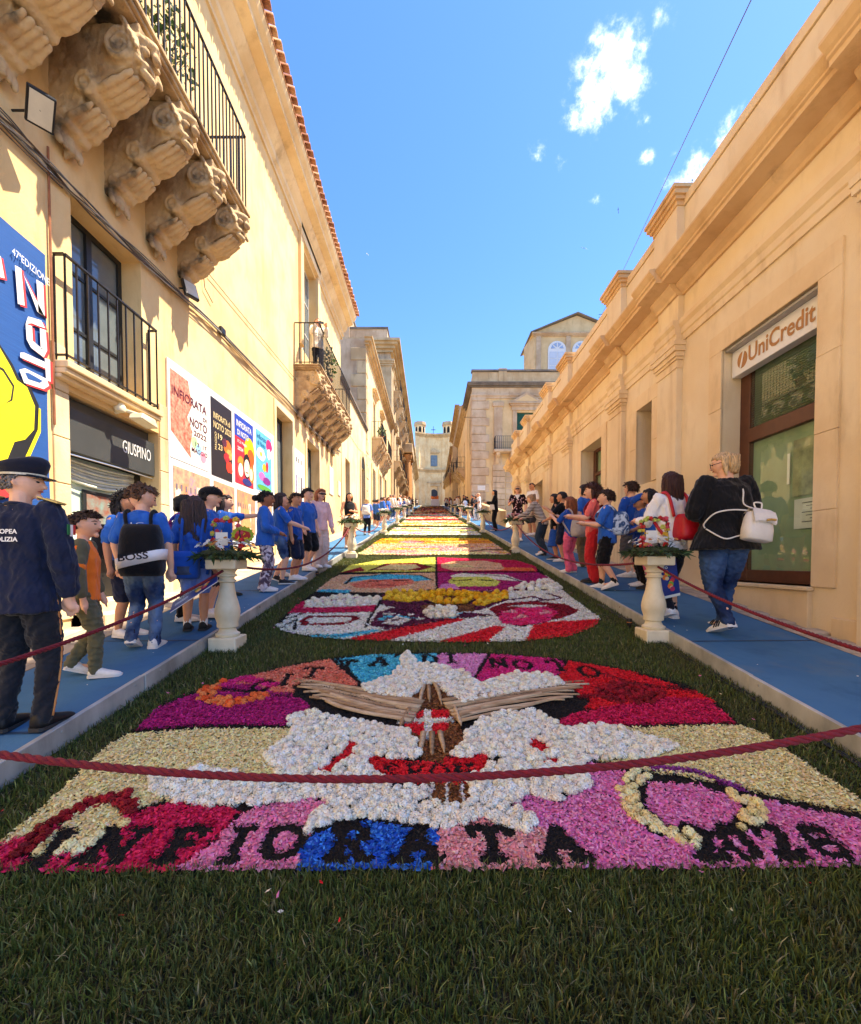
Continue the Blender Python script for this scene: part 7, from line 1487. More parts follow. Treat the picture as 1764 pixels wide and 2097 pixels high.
        if hk in ('long', 'xlong', 'bob', 'curly', 'half'):
            L_ = {'xlong': 4.1, 'long': 2.9, 'bob': 1.35, 'curly': 2.1, 'half': 1.5}[hk] * hh; bb = -hh * .55; nn = 22; R2 = []
            for i in range(11):
                t = i / 10; wd = hw * (1.3 if hk == 'xlong' else 1) * (1.02 + (.30 if hk != 'bob' else .12) * math.sin(t * 2.2)) * (1 - .30 * t ** 3); dp = hh * (.50 - .12 * t); c = HT((0, bb - hh * .12 * t, 0)); c = np.array((c[0], c[1], c[2] + hh * .55 - L_ * t)); ring = []
                for j in range(nn):
                    a = 2 * math.pi * j / nn; w_ = 1 + (.06 + .04 * (hk == 'curly')) * math.sin(j * 2.9 + t * (3 if hk != 'curly' else 17)) + .03 * g_.normal(); q = Rm @ np.array((wd * math.cos(a) * w_, dp * math.sin(a) * w_, 0)); ring.append(tuple(c + np.array((q[0], q[1], 0))))
                R2.append(ring)
            b.rings(R2)
            for s in (1, -1):                                # locks beside the face
                limb(b, [HT((s * hw * .98, hh * .02, hh * .35)), HT((s * hw * 1.12, -hh * .05, -hh * .5)), HT((s * hw * 1.15, -hh * .05, -hh * min(1.6, L_ / hh - .4)))], [hh * .16, hh * .22, hh * .08], 8, 3)
        if hk == 'bun': limb(b, [HT((0, -hh * .9, hh * .2)), HT((0, -hh * 1.35, hh * .1))], [hh * .3, hh * .42], 10, 2)
        fuse(b, hm_, 'hair', rt, max(vox * .8, .008), 1, .006 if vox < .016 else 0, seed, (30, 30, 4) if hk not in ('curly',) else (14, 14, 14))
        if hk in ('long', 'xlong', 'half', 'bob') and vox < .012:      # loose strands over the mass of hair
            b = MB(); L_ = {'xlong': 4.1, 'long': 2.9, 'bob': 1.35, 'half': 1.5}[hk] * hh
            for k in range(46):
                a = math.pi + g_.uniform(-.1, math.pi + .1); x_, y_ = math.cos(a), math.sin(a); le = L_ * g_.uniform(.75, 1.05); pts = []
                for i in range(7):
                    t = i / 6; c = HT((x_ * hw * (1.0 + .28 * math.sin(t * 2.1)) * (1 - .25 * t ** 3), -hh * .5 + y_ * hh * (.56 - .1 * t) - hh * .12 * t, 0)); pts.append((c[0] + g_.normal(0, .004), c[1], c[2] + hh * .55 - le * t))
                b.tube(pts, [.004, .007, .008, .008, .007, .005, .002], 4)
            q = b.obj('hair_strands', hm_, rt, smooth=True); q['kind'] = 'stuff'
    if hk in ('short', 'crop', 'bun', 'curly') and vox < .0125:  # tufts that break the outline of short hair
        b = MB(); g_ = np.random.default_rng(seed + 3); cnt = 0; L_ = hh * {'crop': .16, 'curly': .34}.get(hk, .30)
        while cnt < (190 if hk != 'curly' else 260):
            v = g_.normal(size=3); v /= np.linalg.norm(v); x, y, z = v
            if (y > .22 and z < .46) or (-.15 < y <= .22 and z < .10) or z < -.40: continue
            k = pu * .97; p0 = HT((x * hw * k, y * hh * .96 * k + hh * .02, z * hh * (1 + (k - 1) * .6))); nv = Rm @ np.array((x, y, z))
            tg = np.array((.3 * g_.normal(), .25 if y > 0 else -.3, -.75)) if hk != 'curly' else g_.normal(size=3); tg = Rm @ tg; dr = nv * .45 + tg * .6 + g_.normal(0, .18, 3); dr /= np.linalg.norm(dr); l_ = L_ * g_.uniform(.6, 1.25)
            b.tube([p0 - nv * .004, p0 + dr * l_ * .5 + nv * l_ * .12, p0 + dr * l_], [.0075, .006, .0015], 4); cnt += 1
        q = b.obj('hair_strands', hm_, rt, smooth=True); q['kind'] = 'stuff'
    if vox < .0125 and top[0] in ('tshirt', 'shirt', 'jacket'):  # neckband
        b = MB(); b.tube([T((.043 * H * math.cos(a), .040 * H * math.sin(a) - .004 * H, shz + (.026 - .010 * math.sin(a)) * H)) for a in [2 * math.pi * k / 16 for k in range(17)]], .007 * H, 6, False); b.obj('collar', tm, rt, smooth=True)
    P_ = dict(root=rt, H=H, T=T, HT=HT, hh=hh, hw=hw, S=S, EL=EL, WR=WR, FT=FT, shz=shz, chin=chin, p=p, rz=rz, f=f, KN=KN, HP=HP)
    return P_
def part_of(P_, b, name, m, smooth=True, bevel=0): return b.obj(name, m, P_['root'], smooth=smooth, bevel=bevel)
def sibling(P_, name, label, cat, group=None): return root(name, P_['p'], label, cat, group, rz=math.radians(P_['rz']), local=True)
def backpack(P_, label, m, w=.085, h=.20, d=.06, z=None, name='backpack', off=0.0, mp=None, strap=None, tilt=0.0, low=0.0, one=False):
    """rounded bag on the back with flap pocket and two straps"""
    H, T = P_['H'], P_['T']; R = sibling(P_, name, label, 'bag', 'bags people carry'); zc = (P_['shz'] - .02 * H - h * H * .5) - low * H if z is None else z * H; y0 = -.068 * H * P_['f'] - d * H * .62; b = MB(); secs = []
    for t in np.linspace(-1, 1, 11):
        k = (1 - abs(t) ** 4) ** .5 if abs(t) < 1 else .25; k = max(k, .3); secs.append((zc + t * h * H / 2, w * H * (.80 + .20 * k) * (1.06 - .10 * t), d * H * (.5 + .5 * k) * (1.1 - .18 * t), y0))
    T2 = (lambda q: T(np.array((q[0] + off * H + tilt * (q[2] - zc), q[1], q[2])))); loft(b, secs, T2, 20, 3.0); o = b.obj('bag_body', m, R, smooth=True)
    b = MB(); loft(b, [(zc - h * H * .36, w * H * .62, d * H * .30, y0 - d * H * .78), (zc - h * H * .33, w * H * .72, d * H * .42, y0 - d * H * .78), (zc - h * H * .05, w * H * .70, d * H * .40, y0 - d * H * .74), (zc, w * H * .6, d * H * .2, y0 - d * H * .7)], T2, 16, 3.0); b.obj('front_pocket', mp or m, R, smooth=True)
    for s in ((1, -1) if not one else (1,)):
        sx = s * .062 * H; b = MB(); f = P_['f']; pts = [T((sx + off * H * .4, y0 + d * H * .4, zc + h * H * .42)), T((sx * 1.1, -.055 * H * f, P_['shz'] + .01 * H)), T((sx * 1.15, .0, P_['shz'] + .042 * H)), T((sx * 1.2, .062 * H * f, P_['shz'] - .015 * H)), T((sx * 1.35, .085 * H * f, P_['shz'] - .08 * H)), T((sx * 1.65, .03 * H * f, P_['shz'] - .16 * H)), T((sx * 1.45, -.05 * H * f, zc - h * H * .35))]
        C, r = catmull(pts, [.011 * H] * len(pts), 4); b.tube(C, r, 6); b.obj('strap', strap or m, R, smooth=True)
    return R
CL = {k: clothmat('cloth_' + k, *v) for k, v in {'blue': ((44, 98, 184),), 'royal': ((34, 80, 164),), 'navy': ((30, 36, 58), .2), 'black': ((20, 20, 23), .2), 'white': ((238, 234, 228), .05), 'grey': ((96, 96, 96),), 'olive': ((98, 96, 74), .15), 'orange': ((246, 124, 40),), 'denim': ((70, 98, 140), .2, 'fade', (30, 44, 76)), 'jean_light': ((120, 150, 190), .2, 'fade', (40, 58, 96)), 'pink': ((228, 100, 132),), 'red': ((200, 40, 46),), 'khaki': ((112, 96, 66),), 'sky': ((108, 138, 214),), 'blush': ((236, 194, 192),), 'beige': ((214, 190, 178),), 'stripes': ((226, 214, 196), .1, 'stripe', (84, 70, 66)), 'floral': ((34, 22, 24), .1, 'floral', (226, 180, 176)), 'tiedye': ((212, 204, 214), .1, 'tie', (92, 78, 96)), 'camo': ((196, 214, 232), .1, 'tie', (54, 84, 128)), 'coral': ((240, 110, 100),), 'cream': ((232, 222, 204), .05), 'skirt': ((196, 150, 120), .2, 'tie', (110, 50, 36)), 'charcoal': ((52, 52, 56),), 'steel': ((176, 170, 164),), 'maroon': ((120, 24, 34),)}.items()}

BLK = (26, 20, 20); DBR = (58, 38, 28); AUB = (128, 70, 40); BLD = (214, 176, 122)
# --- the officer at the left
PO = person('police officer in dark uniform and peaked cap seen from behind at the left edge', 56, 1490, 950, 6, ('jacket', 'navy'), ('trousers', clothmat('cloth_uniform', (34, 36, 42))), ('crop', (120, 112, 108)), 'light', ('down', 'relaxed'), hs=.132, hy=-78, shoes=(18, 18, 20), vox=.0065, fat=1.02, stance=.07, hem=.445)
H, T_, HT, hh, hw = PO['H'], PO['T'], PO['HT'], PO['hh'], PO['hw']; rt = PO['root']
m_cap = clothmat('cloth_cap', (30, 32, 46), .15); b = MB()
b.rings([[tuple(HT((hw * rx * math.cos(a), hh * ry * math.sin(a) + hh * yo, hh * (z + zt * math.sin(a))))) for a in [2 * math.pi * j / 24 for j in range(24)]] for z, rx, ry, yo, zt in ((.30, 1.10, 1.06, 0, 0), (.58, 1.12, 1.08, 0, 0), (.68, 1.22, 1.16, 0, .06), (.95, 1.36, 1.30, -.04, .16), (1.14, 1.30, 1.24, -.05, .22), (1.26, 1.05, 1.0, -.05, .24), (1.32, .5, .5, -.05, .24))]); part_of(PO, b, 'peaked_cap', m_cap)
b = MB(); b.rings([[tuple(HT((hw * 1.14 * math.cos(a), hh * 1.10 * math.sin(a), hh * z))) for a in [2 * math.pi * j / 24 for j in range(24)]] for z in (.36, .48)], cap=False); part_of(PO, b, 'cap_band', mat('silver_braid', (.6, .55, .42), .5, .3, 60))
b = MB(); pk = []
for k, (e, z) in enumerate(((1.02, .40), (1.5, .26), (1.52, .23), (1.02, .36))): pk.append([tuple(HT((hw * 1.12 * math.cos(a) * (1 + .02 * k), hh * (e * math.sin(a) + .05), hh * (z + .06 * (1 - math.sin(a)))))) for a in [math.pi * (.14 + .72 * j / 12) for j in range(13)]])
b.rings(pk, closed=False); part_of(PO, b, 'cap_peak', mat('patent_black', (.01, .01, .012), .15, 0), True)
for s in (1, -1):
    c = T_((s * .105 * H, -.004 * H, PO['shz'] + .046 * H)); b = MB(); b.box(-.034 * H, .040 * H, -.022 * H, .022 * H, 0, .006 * H); q = Matrix.Translation(Vector(c)) @ Matrix.Rotation(s * .30, 4, 'Y'); b.v = [tuple(q @ Vector(p)) for p in b.v]; e = b.obj('epaulette', m_cap, rt, bevel=.003)
    for (x0, x1, y0, y1) in ((-.034, .040, -.024, -.019), (-.034, .040, .019, .024), (.036, .041, -.019, .019), (.012, .016, -.019, .019)): b = MB(); b.box(x0 * H, x1 * H, y0 * H, y1 * H, .004 * H, .009 * H); b.v = [tuple(q @ Vector(p)) for p in b.v]; b.obj('gold_braid', mat('gold_braid', (.62, .45, .14), .45, .2, 40), e)
# sleeve patch, stripe on the trousers, words on the back
e0 = PO['S'][1] * .62 + PO['EL'][1] * .38
for k, (dx, col) in enumerate(((-.014, (30, 110, 60)), (0, (235, 232, 225)), (.014, (190, 40, 40)))):
    b = MB(); b.box(e0[0] + .052 * H, e0[0] + .0545 * H, e0[1] + (dx - .007) * H, e0[1] + (dx + .007) * H, e0[2] - .022 * H + abs(dx) * .4 * H, e0[2] + .022 * H); b.obj('sleeve_patch', mat('patch_%d' % k, lin(col), .7, .05, 9), rt)
for s in (1,): 
    C, r = catmull([PO['HP'][s] + np.array((.064 * H, .0, 0)), PO['KN'][s] + np.array((.045 * H, 0, 0)), PO['FT'][s] + np.array((.036 * H, -.02 * H, .05 * H))], [.0035 * H] * 3, 5); b = MB(); b.tube(C, r, 4); part_of(PO, b, 'trouser_stripe', mat('orange_piping', lin((226, 150, 84)), .8, .1, 9))
for i, (s_, wd) in enumerate((('EUROPEA', .098), ('AM POLIZIA', .125))):
    yb = -.0985 * H * PO['f']; text('lettering', s_, m_white, rt, (-.036 * H if i == 0 else -.062 * H, yb, .735 * H - .028 * H * i), 1, (1, 0, 0), (0, .06, 1), .003, fit=(wd * H, .017 * H), bold=.03)
R = sibling(PO, 'cardboard_box', 'small cream carton held by the officer', 'box', 'bags people carry'); b = MB(); w_ = PO['WR'][-1]; b.box(w_[0] - .06 * H, w_[0] + .0 * H, w_[1] + .0 * H, w_[1] + .06 * H, w_[2] - .12 * H, w_[2] - .04 * H); b.obj('carton', m_cream, R, bevel=.003)
# --- left side, near to far
P = person('boy in orange shirt and olive tracksuit beside the officer', 178, 1385, 1046, -62, ('tshirt', 'orange'), ('trousers', 'olive'), ('short', DBR), 'light', ('down', 'relaxed'), .14, hs=.16, hy=-20, vox=.0075)
H, T_ = P['H'], P['T']; b = MB(); f_ = 1.0
for s in (1, -1):                                             # open track jacket: two fronts, back and sleeves
    limb(b, [P['S'][s] * .9 + T_((0, 0, P['shz'])) * .1, P['EL'][s], P['EL'][s] * .2 + P['WR'][s] * .8], [.050 * H, .040 * H, .032 * H], 10)
    limb(b, [T_((s * .095 * H, -.005 * H, P['shz'])), T_((s * .108 * H, -.01 * H, .62 * H)), T_((s * .110 * H, -.012 * H, .48 * H))], [.038 * H, .040 * H, .040 * H], 10)
loft(b, [(.455 * H, .10 * H, .05 * H, -.035 * H), (.6 * H, .10 * H, .05 * H, -.03 * H), (P['shz'] + .01 * H, .10 * H, .04 * H, -.025 * H)], T_); fuse(b, CL['olive'], 'jacket', P['root'], .010, 2, .006, 4)
text('lettering', '020', m_ink, P['root'], (-.06 * H, .081 * H, .60 * H), 1, (.0, 0, 1), (1, 0, 0), .003, fit=(.14 * H, .04 * H))
P = person('curly-haired child half hidden behind the boy with the black backpack', 262, 1302, 1008, -100, ('tshirt', 'blue'), ('shorts', 'navy'), ('curly', BLK), 'tan', ('down', 'down'), hs=.155, vox=.012)
backpack(P, 'red and black school backpack on the hidden curly-haired child', CL['black'], .10, .24, .085, mp=CL['maroon'])
P = person('boy in blue T-shirt and faded jeans with a black backpack', 296, 1328, 992, 14, ('tshirt', 'blue'), ('jeans', 'jean_light'), ('short', (96, 66, 46)), 'light', ('down', 'relaxed'), .05, hs=.15, hy=-62, hp=20, vox=.0075, sock=(30, 30, 34))
text('lettering', 'I.C.', m_white, P['root'], (-.03 * P['H'], -.079 * P['H'], P['shz'] - .05 * P['H']), 1, (1, 0, 0), (0, 0, 1), .003, fit=(.08 * P['H'], .015 * P['H']))
bp_ = backpack(P, 'black drawstring backpack with a white band reading BOSS', CL['black'], .105, .30, .08, low=.03, off=.04)
H = P['H']; b = MB(); T_ = P['T']; loft(b, [(.515 * H, .122 * H, .100 * H, -.1176 * H), (.575 * H, .126 * H, .103 * H, -.1176 * H)], lambda q: T_(np.array((q[0] + .04 * H, q[1], q[2] + .25 * q[0]))), 16, 3); b.obj('white_band', m_white, bp_, smooth=True); text('lettering', 'BOSS', m_ink, bp_, (-.035 * H, -.236 * H, .532 * H), 1, (1, 0, .12), (-.06, 0, 1), .003, fit=(.15 * H, .04 * H), bold=.02)
P = person('girl with long dark hair and blue cycling shorts seen from behind', 402, 1290, 1016, 18, ('tshirt', 'royal'), ('bike', 'sky'), ('xlong', (62, 46, 44)), 'tan', ('relaxed', 'down'), hs=.15, vox=.009, shoes=(24, 24, 26), sock=(235, 235, 235))
backpack(P, 'blue and black school backpack below long dark hair', CL['royal'], .085, .20, .07, low=.19, off=-.04, mp=clothmat('cloth_sequins', (70, 74, 90), .6))
P = person('dark-haired girl partly hidden behind the long-haired girl', 378, 1270, 1014, -70, ('tshirt', 'blue'), ('trousers', 'black'), ('bob', BLK), 'tan', ('down', 'down'), vox=.012, shoes=(230, 228, 222))
backpack(P, 'pink and blue patterned backpack at the shop corner', clothmat('cloth_galaxy', (196, 70, 120), .2, 'tie', (60, 70, 160)), .08, .22, .07)
P = person('child in a black cap among the blue-shirted group', 432, 1262, 1000, -80, ('tshirt', 'blue'), ('shorts', 'navy'), ('short', BLK), 'light', ('down', 'down'), vox=.012, hs=.15)
b = MB(); HT, hh, hw = P['HT'], P['hh'], P['hw']; b.rings([[tuple(HT((hw * r * math.cos(a), hh * r * math.sin(a), hh * z))) for a in [2 * math.pi * j / 20 for j in range(20)]] for z, r in ((.25, 1.18), (.6, 1.16), (.9, .95), (1.12, .55), (1.2, .15))]); b.rings([[tuple(HT((hw * 1.0 * math.cos(a), hh * (e * math.sin(a)), hh * z))) for a in [math.pi * (.12 + .76 * j / 10) for j in range(11)]] for e, z in ((1.0, .36), (1.65, .24), (1.65, .21), (1.0, .30))], closed=False); part_of(P, b, 'cap', CL['black'])
P = person('girl stretching her arm out to the boy in front of her', 462, 1218, 1014, -82, ('tshirt', 'blue'), ('shorts', 'royal'), ('long', (44, 32, 30)), 'light', ('down', 'reach'), .12, hs=.15, vox=.010, shoes=(30, 30, 32), sock=(240, 240, 240))
person('boy with headband, blue jacket and marbled trousers', 545, 1210, 1007, -75, ('jacket', 'blue'), ('wide', 'tiedye'), ('bun', BLK), 'dark', ('clasp', 'clasp'), hs=.155, vox=.010, shoes=(225, 222, 216))
R = root('round_sign', on_y(497, 1096, 5.6), 'yellow-green starburst badge reading Pop Art held by the group', 'sign'); c = on_y(497, 1096, 5.6); b = MB(); b.prism([(c.x + (.155 if k % 2 else .135) * math.cos(k * math.pi / 16), c.z + (.125 if k % 2 else .108) * math.sin(k * math.pi / 16)) for k in range(32)], c.y, c.y + .01, 'y'); b.obj('board', mat('lime_card', lin((170, 190, 50)), .6, .1, 9), R); b = MB(); b.prism([(c.x - .10, c.z + .01), (c.x - .04, c.z + .075), (c.x + .09, c.z + .04), (c.x + .11, c.z - .02), (c.x + .02, c.z - .08), (c.x - .10, c.z - .05)], c.y - .004, c.y - .001, 'y'); b.obj('red_patch', mat('red_card', lin((190, 50, 40)), .6, .1, 9), R); text('lettering', 'Pop', m_yel2, R, (c.x - .06, c.y - .006, c.z + .005), 1, (1, 0, -.1), (0, 0, 1), .001, fit=(.10, .05), bold=.03); text('lettering', 'Art!', m_yel2, R, (c.x - .07, c.y - .006, c.z - .06), 1, (1, 0, -.1), (0, 0, 1), .001, fit=(.14, .05), bold=.03)
b = MB(); b.tube([(c.x + .05, c.y + .012, c.z), (c.x + .12, c.y + .012, c.z - .25)], .008, 5); b.obj('stick', m_wood, R)
person('girl in blue T-shirt and denim shorts with long straight hair', 575, 1196, 1010, -65, ('tshirt', 'blue'), ('bike', 'jean_light'), ('long', (60, 42, 34)), 'light', ('forward', 'relaxed'), .06, vox=.011, shoes=(30, 30, 32))
P = person('short boy in blue shirt with a bright blue backpack', 583, 1180, 1021, -75, ('tshirt', 'blue'), ('shorts', 'black'), ('short', BLK), 'tan', ('down', 'down'), hs=.16, vox=.012); backpack(P, 'bright blue backpack of the short boy in the row', CL['royal'], .09, .24, .08)
person('boy in blue T-shirt and black shorts with his head turned away', 606, 1187, 1011, -95, ('tshirt', 'royal'), ('shorts', 'navy'), ('short', DBR), 'tan', ('down', 'down'), hs=.15, hy=-20, vox=.012)
person('stout boy in blue T-shirt and black shorts beside the pink blouse', 630, 1168, 1002, -110, ('tshirt', 'blue'), ('shorts', 'black'), ('short', BLK), 'light', ('relaxed', 'relaxed'), .05, hs=.15, fat=1.18, vox=.012)
P = person('woman with auburn hair and sunglasses in a pale pink blouse', 657, 1162, 1003, -130, ('shirt', 'blush'), ('wide', 'beige'), ('curly', (150, 88, 52)), 'light', ('relaxed', 'relaxed'), hs=.14, vox=.013)
b = MB(); HT, hh, hw = P['HT'], P['hh'], P['hw']; b.tube([HT((-hw * .95, hh * .3, .08 * hh)), HT((-hw * .5, hh * .95, .06 * hh)), HT((hw * .5, hh * .95, .06 * hh)), HT((hw * .95, hh * .3, .08 * hh))], [hh * .04, hh * .2, hh * .2, hh * .04], 8); part_of(P, b, 'sunglasses', m_black)
P = person('woman in sleeveless black top and patterned skirt by the palazzo wall', 716, 1122, 1010, -150, ('sleeveless', 'black'), ('skirt', 'skirt'), ('long', BLK), 'tan', ('relaxed', 'fold'), hs=.135, vox=.016)
P = person('blonde person in blue top and black trousers with a cream backpack', 752, 1096, 1021, -5, ('tshirt', 'sky'), ('trousers', 'black'), ('bob', BLD), 'light', ('down', 'down'), .08, hs=.14, vox=.017); backpack(P, 'cream backpack on the blonde person walking up the left walkway', CL['cream'], .1, .24, .07)
# --- right side, near to far
P = person('blonde woman in black cardigan and jeans walking up the right walkway', 1480, 1293, 927, 2, ('loose', 'black'), ('jeans', 'denim'), ('half', (206, 172, 124)), 'light', ('relaxed', 'fold'), .20, hs=.128, hy=52, hp=8, vox=.0075, fat=1.22, shoes=(240, 238, 232), hem=.46)
H, T_, HT, hh, hw = P['H'], P['T'], P['HT'], P['hh'], P['hw']
for s in (1, -1):
    b = MB(); cpt = [HT((s * hw * .42 + hw * .30 * math.cos(a), hh * 1.0, .02 * hh + hh * .20 * math.sin(a))) for a in [2 * math.pi * k / 12 for k in range(13)]]; b.tube(cpt, hh * .025, 4, False); b.tube([HT((s * hw * .72, hh * .98, .04 * hh)), HT((s * hw * 1.04, hh * .1, .06 * hh))], hh * .025, 4); part_of(P, b, 'glasses', m_black)
b = MB(); w_ = P['WR'][-1]; e_ = P['EL'][-1]; d_ = Vector(w_ - e_).normalized(); o_ = d_.orthogonal().normalized(); o2 = d_.cross(o_); b.tube([Vector(w_) - d_ * .02 + (o_ * math.cos(a) + o2 * math.sin(a)) * .036 for a in [2 * math.pi * k / 12 for k in range(13)]], .008, 5, False); part_of(P, b, 'bracelet', mat('silver', (.75, .74, .7), .3, .1, 9, metal=.8))
for s in (1, -1):
    for k in range(3):
        b = MB(); f0 = P['FT'][s]; q = Matrix.Rotation(-.35 if f0[2] > .01 else 0, 3, 'X') @ Matrix.Rotation(-.12 * s, 3, 'Z')
        def fp(x, y, z): v = q @ Vector((x * H, y * H, z * H)); return (f0[0] + v.x, f0[1] + v.y, f0[2] + v.z)
        for sd in (1, -1): b.tube([fp(sd * .034, .012 + .016 * k, .016), fp(sd * .030, .0 + .016 * k, .036), fp(sd * .018, -.008 + .016 * k, .050)], .0032 * H, 4)
        part_of(P, b, 'shoe_stripe', m_black)
R = sibling(P, 'white_backpack', 'white leather rucksack hanging from the blonde woman in black', 'bag', 'bags people carry'); cb = T_((.055 * H, -.165 * H, .585 * H)); b = MB(); q = Matrix.Translation(Vector(cb)) @ Matrix.Rotation(.16, 4, 'Y') @ Matrix.Rotation(-.1, 4, 'X')
def TQ(p): return tuple(q @ Vector((float(p[0]), float(p[1]), float(p[2]))))
m_wl = mat('white_leather', (.74, .70, .63), .5, .08, 9, .002, 50); secs = [(-.088 * H, .062 * H, .034 * H, 0), (-.082 * H, .074 * H, .042 * H, 0), (-.03 * H, .074 * H, .044 * H, 0), (.03 * H, .066 * H, .040 * H, 0), (.06 * H, .056 * H, .032 * H, 0), (.07 * H, .04 * H, .02 * H, 0)]
loft(b, secs, lambda p: np.array(TQ(p)), 20, 3); b.obj('bag_body', m_wl, R, smooth=True); b = MB(); R_ = []
for (y, z, w2) in ((.036, .068, .05), (.0, .082, .056), (-.036, .070, .06), (-.050, .036, .062), (-.054, .005, .058)): R_.append([TQ((w2 * H * t, y * H, z * H + (.004 * H if abs(t) < .8 else -.004 * H))) for t in (-1, -.9, -.5, 0, .5, .9, 1)])
R2 = [[tuple(Vector(p) + (q.to_3x3() @ Vector((0, .004 * H, -.005 * H)))) for p in r] for r in R_]
b.rings(R_, False, False); b.rings(R2, False, False); b.obj('flap', m_wl, R, smooth=True); b = MB(); b.tube([TQ((.0 * H, -.060 * H, .012 * H)), TQ((.02 * H, -.061 * H, .018 * H)), TQ((.045 * H, -.060 * H, .020 * H))], .006 * H, 6); b.obj('chain', mat('gold_chain', (.6, .42, .15), .4, .2, 60, metal=.8), R)
for pts in ([TQ((-.01 * H, .0, .08 * H)), T_((.03 * H, -.10 * H, .70 * H)), T_((.035 * H, -.085 * H, .78 * H)), T_((.045 * H, -.0 * H, .855 * H))], [TQ((-.03 * H, .01 * H, .07 * H)), T_((-.05 * H, -.13 * H, .665 * H)), T_((-.125 * H, -.10 * H, .65 * H)), T_((-.15 * H, -.05 * H, .60 * H)), T_((-.14 * H, -.04 * H, .575 * H))], [T_((-.14 * H, -.05 * H, .57 * H)), T_((-.09 * H, -.12 * H, .515 * H)), T_((-.03 * H, -.13 * H, .525 * H)), TQ((-.06 * H, .01 * H, -.06 * H))], [TQ((-.015 * H, 0, .078 * H)), TQ((-.03 * H, 0, .11 * H)), TQ((.01 * H, 0, .115 * H)), TQ((.012 * H, 0, .08 * H))]):
    C, r = catmull(pts, [.004 * H] * len(pts), 5); b = MB(); b.tube(C, r, 6); b.obj('strap', m_wl, R, smooth=True)
P = person('woman with long brown hair, white shirt and red rucksack', 1372, 1268, 967, 12, ('shirt', 'white'), ('tight', clothmat('cloth_navyblack', (26, 28, 40))), ('long', (66, 36, 28)), 'light', ('phone_low', 'phone_low'), .10, hs=.135, vox=.009, shoes=(244, 240, 236)); backpack(P, 'red leather rucksack on the woman in the white shirt', mat('red_leather', lin((186, 20, 34)), .45, .15, 9, .002, 60), .075, .17, .06, low=.09, off=.03)
P = person('boy in a blue cap and blue hooded top looking down', 1312, 1200, 1014, 75, ('jacket', 'royal'), ('trousers', 'black'), ('short', BLK), 'tan', ('clasp', 'clasp'), hs=.155, hp=25, vox=.011)
b = MB(); HT, hh, hw = P['HT'], P['hh'], P['hw']; b.rings([[tuple(HT((hw * r * math.cos(a), hh * r * math.sin(a), hh * z))) for a in [2 * math.pi * j / 20 for j in range(20)]] for z, r in ((.22, 1.2), (.6, 1.18), (.92, .95), (1.12, .55), (1.18, .12))]); b.rings([[tuple(HT((hw * 1.0 * math.cos(a), hh * (e * math.sin(a)), hh * z))) for a in [math.pi * (.12 + .76 * j / 10) for j in range(11)]] for e, z in ((1.0, .36), (1.75, .18), (1.75, .15), (1.0, .28))], closed=False); part_of(P, b, 'cap', CL['royal'])
person('dark-haired girl with pink leggings behind the blue cap', 1330, 1206, 1002, 60, ('tshirt', 'blue'), ('tight', 'pink'), ('long', BLK), 'tan', ('phone_low', 'clasp'), vox=.012, shoes=(26, 26, 28))
person('tall dark-haired boy in blue with grey shorts near the bank wall', 1292, 1182, 987, 25, ('tshirt', 'royal'), ('shorts', 'grey'), ('short', DBR), 'light', ('relaxed', 'relaxed'), hs=.15, vox=.011)
P = person('boy in blue T-shirt and long black shorts taking a photo', 1242, 1206, 1004, 62, ('tshirt', 'blue'), ('shorts', 'black'), ('short', DBR), 'light', ('phone_low', 'phone_low'), .14, hs=.155, vox=.009, fat=1.15, sock=(28, 28, 30)); backpack(P, 'white and blue camouflage backpack of the boy in black shorts', CL['camo'], .085, .23, .075)
P = person('girl with curly brown hair in red top and red trousers', 1214, 1192, 992, 70, ('tshirt', 'coral'), ('wide', 'red'), ('curly', (70, 38, 28)), 'light', ('phone_low', 'phone_low'), hs=.15, vox=.011, shoes=(30, 30, 32)); backpack(P, 'dark red bag of the girl in red', CL['maroon'], .075, .18, .06)
person('dark-haired girl in blue shirt and khaki trousers close to the wall', 1198, 1160, 993, 40, ('tshirt', 'blue'), ('wide', 'khaki'), ('bob', BLK), 'light', ('down', 'down'), vox=.013)
P = person('girl with long auburn hair and bright pink flared trousers', 1168, 1172, 1018, 40, ('tshirt', 'royal'), ('flare', 'pink'), ('long', (138, 78, 46)), 'light', ('phone', 'phone'), hs=.16, vox=.010); backpack(P, 'grey school backpack of the girl in pink trousers', CL['steel'], .09, .24, .08, low=.06)
person('dark-haired child in black top with phone raised', 1152, 1150, 1008, 60, ('tshirt', 'black'), ('shorts', 'navy'), ('short', BLK), 'tan', ('phone', 'phone'), vox=.013)
person('girl with long black hair and blue skirt', 1137, 1146, 1012, 70, ('tshirt', 'black'), ('skirt', 'royal'), ('long', BLK), 'tan', ('down', 'clasp'), vox=.013, shoes=(24, 24, 26))
person('woman in striped sweater and dark jeans leaning forward', 1112, 1137, 1006, 62, ('shirt', 'stripes'), ('wide', clothmat('cloth_darkjean', (40, 56, 72))), ('bob', (178, 138, 98)), 'light', ('forward', 'forward'), .05, lean=24, hs=.135, hp=20, vox=.011)
P = person('man in white shirt and grey shorts with a belt bag', 1090, 1097, 990, 120, ('tshirt', 'white'), ('shorts', 'charcoal'), ('crop', DBR), 'tan', ('fold', 'relaxed'), hs=.13, hp=15, vox=.014)
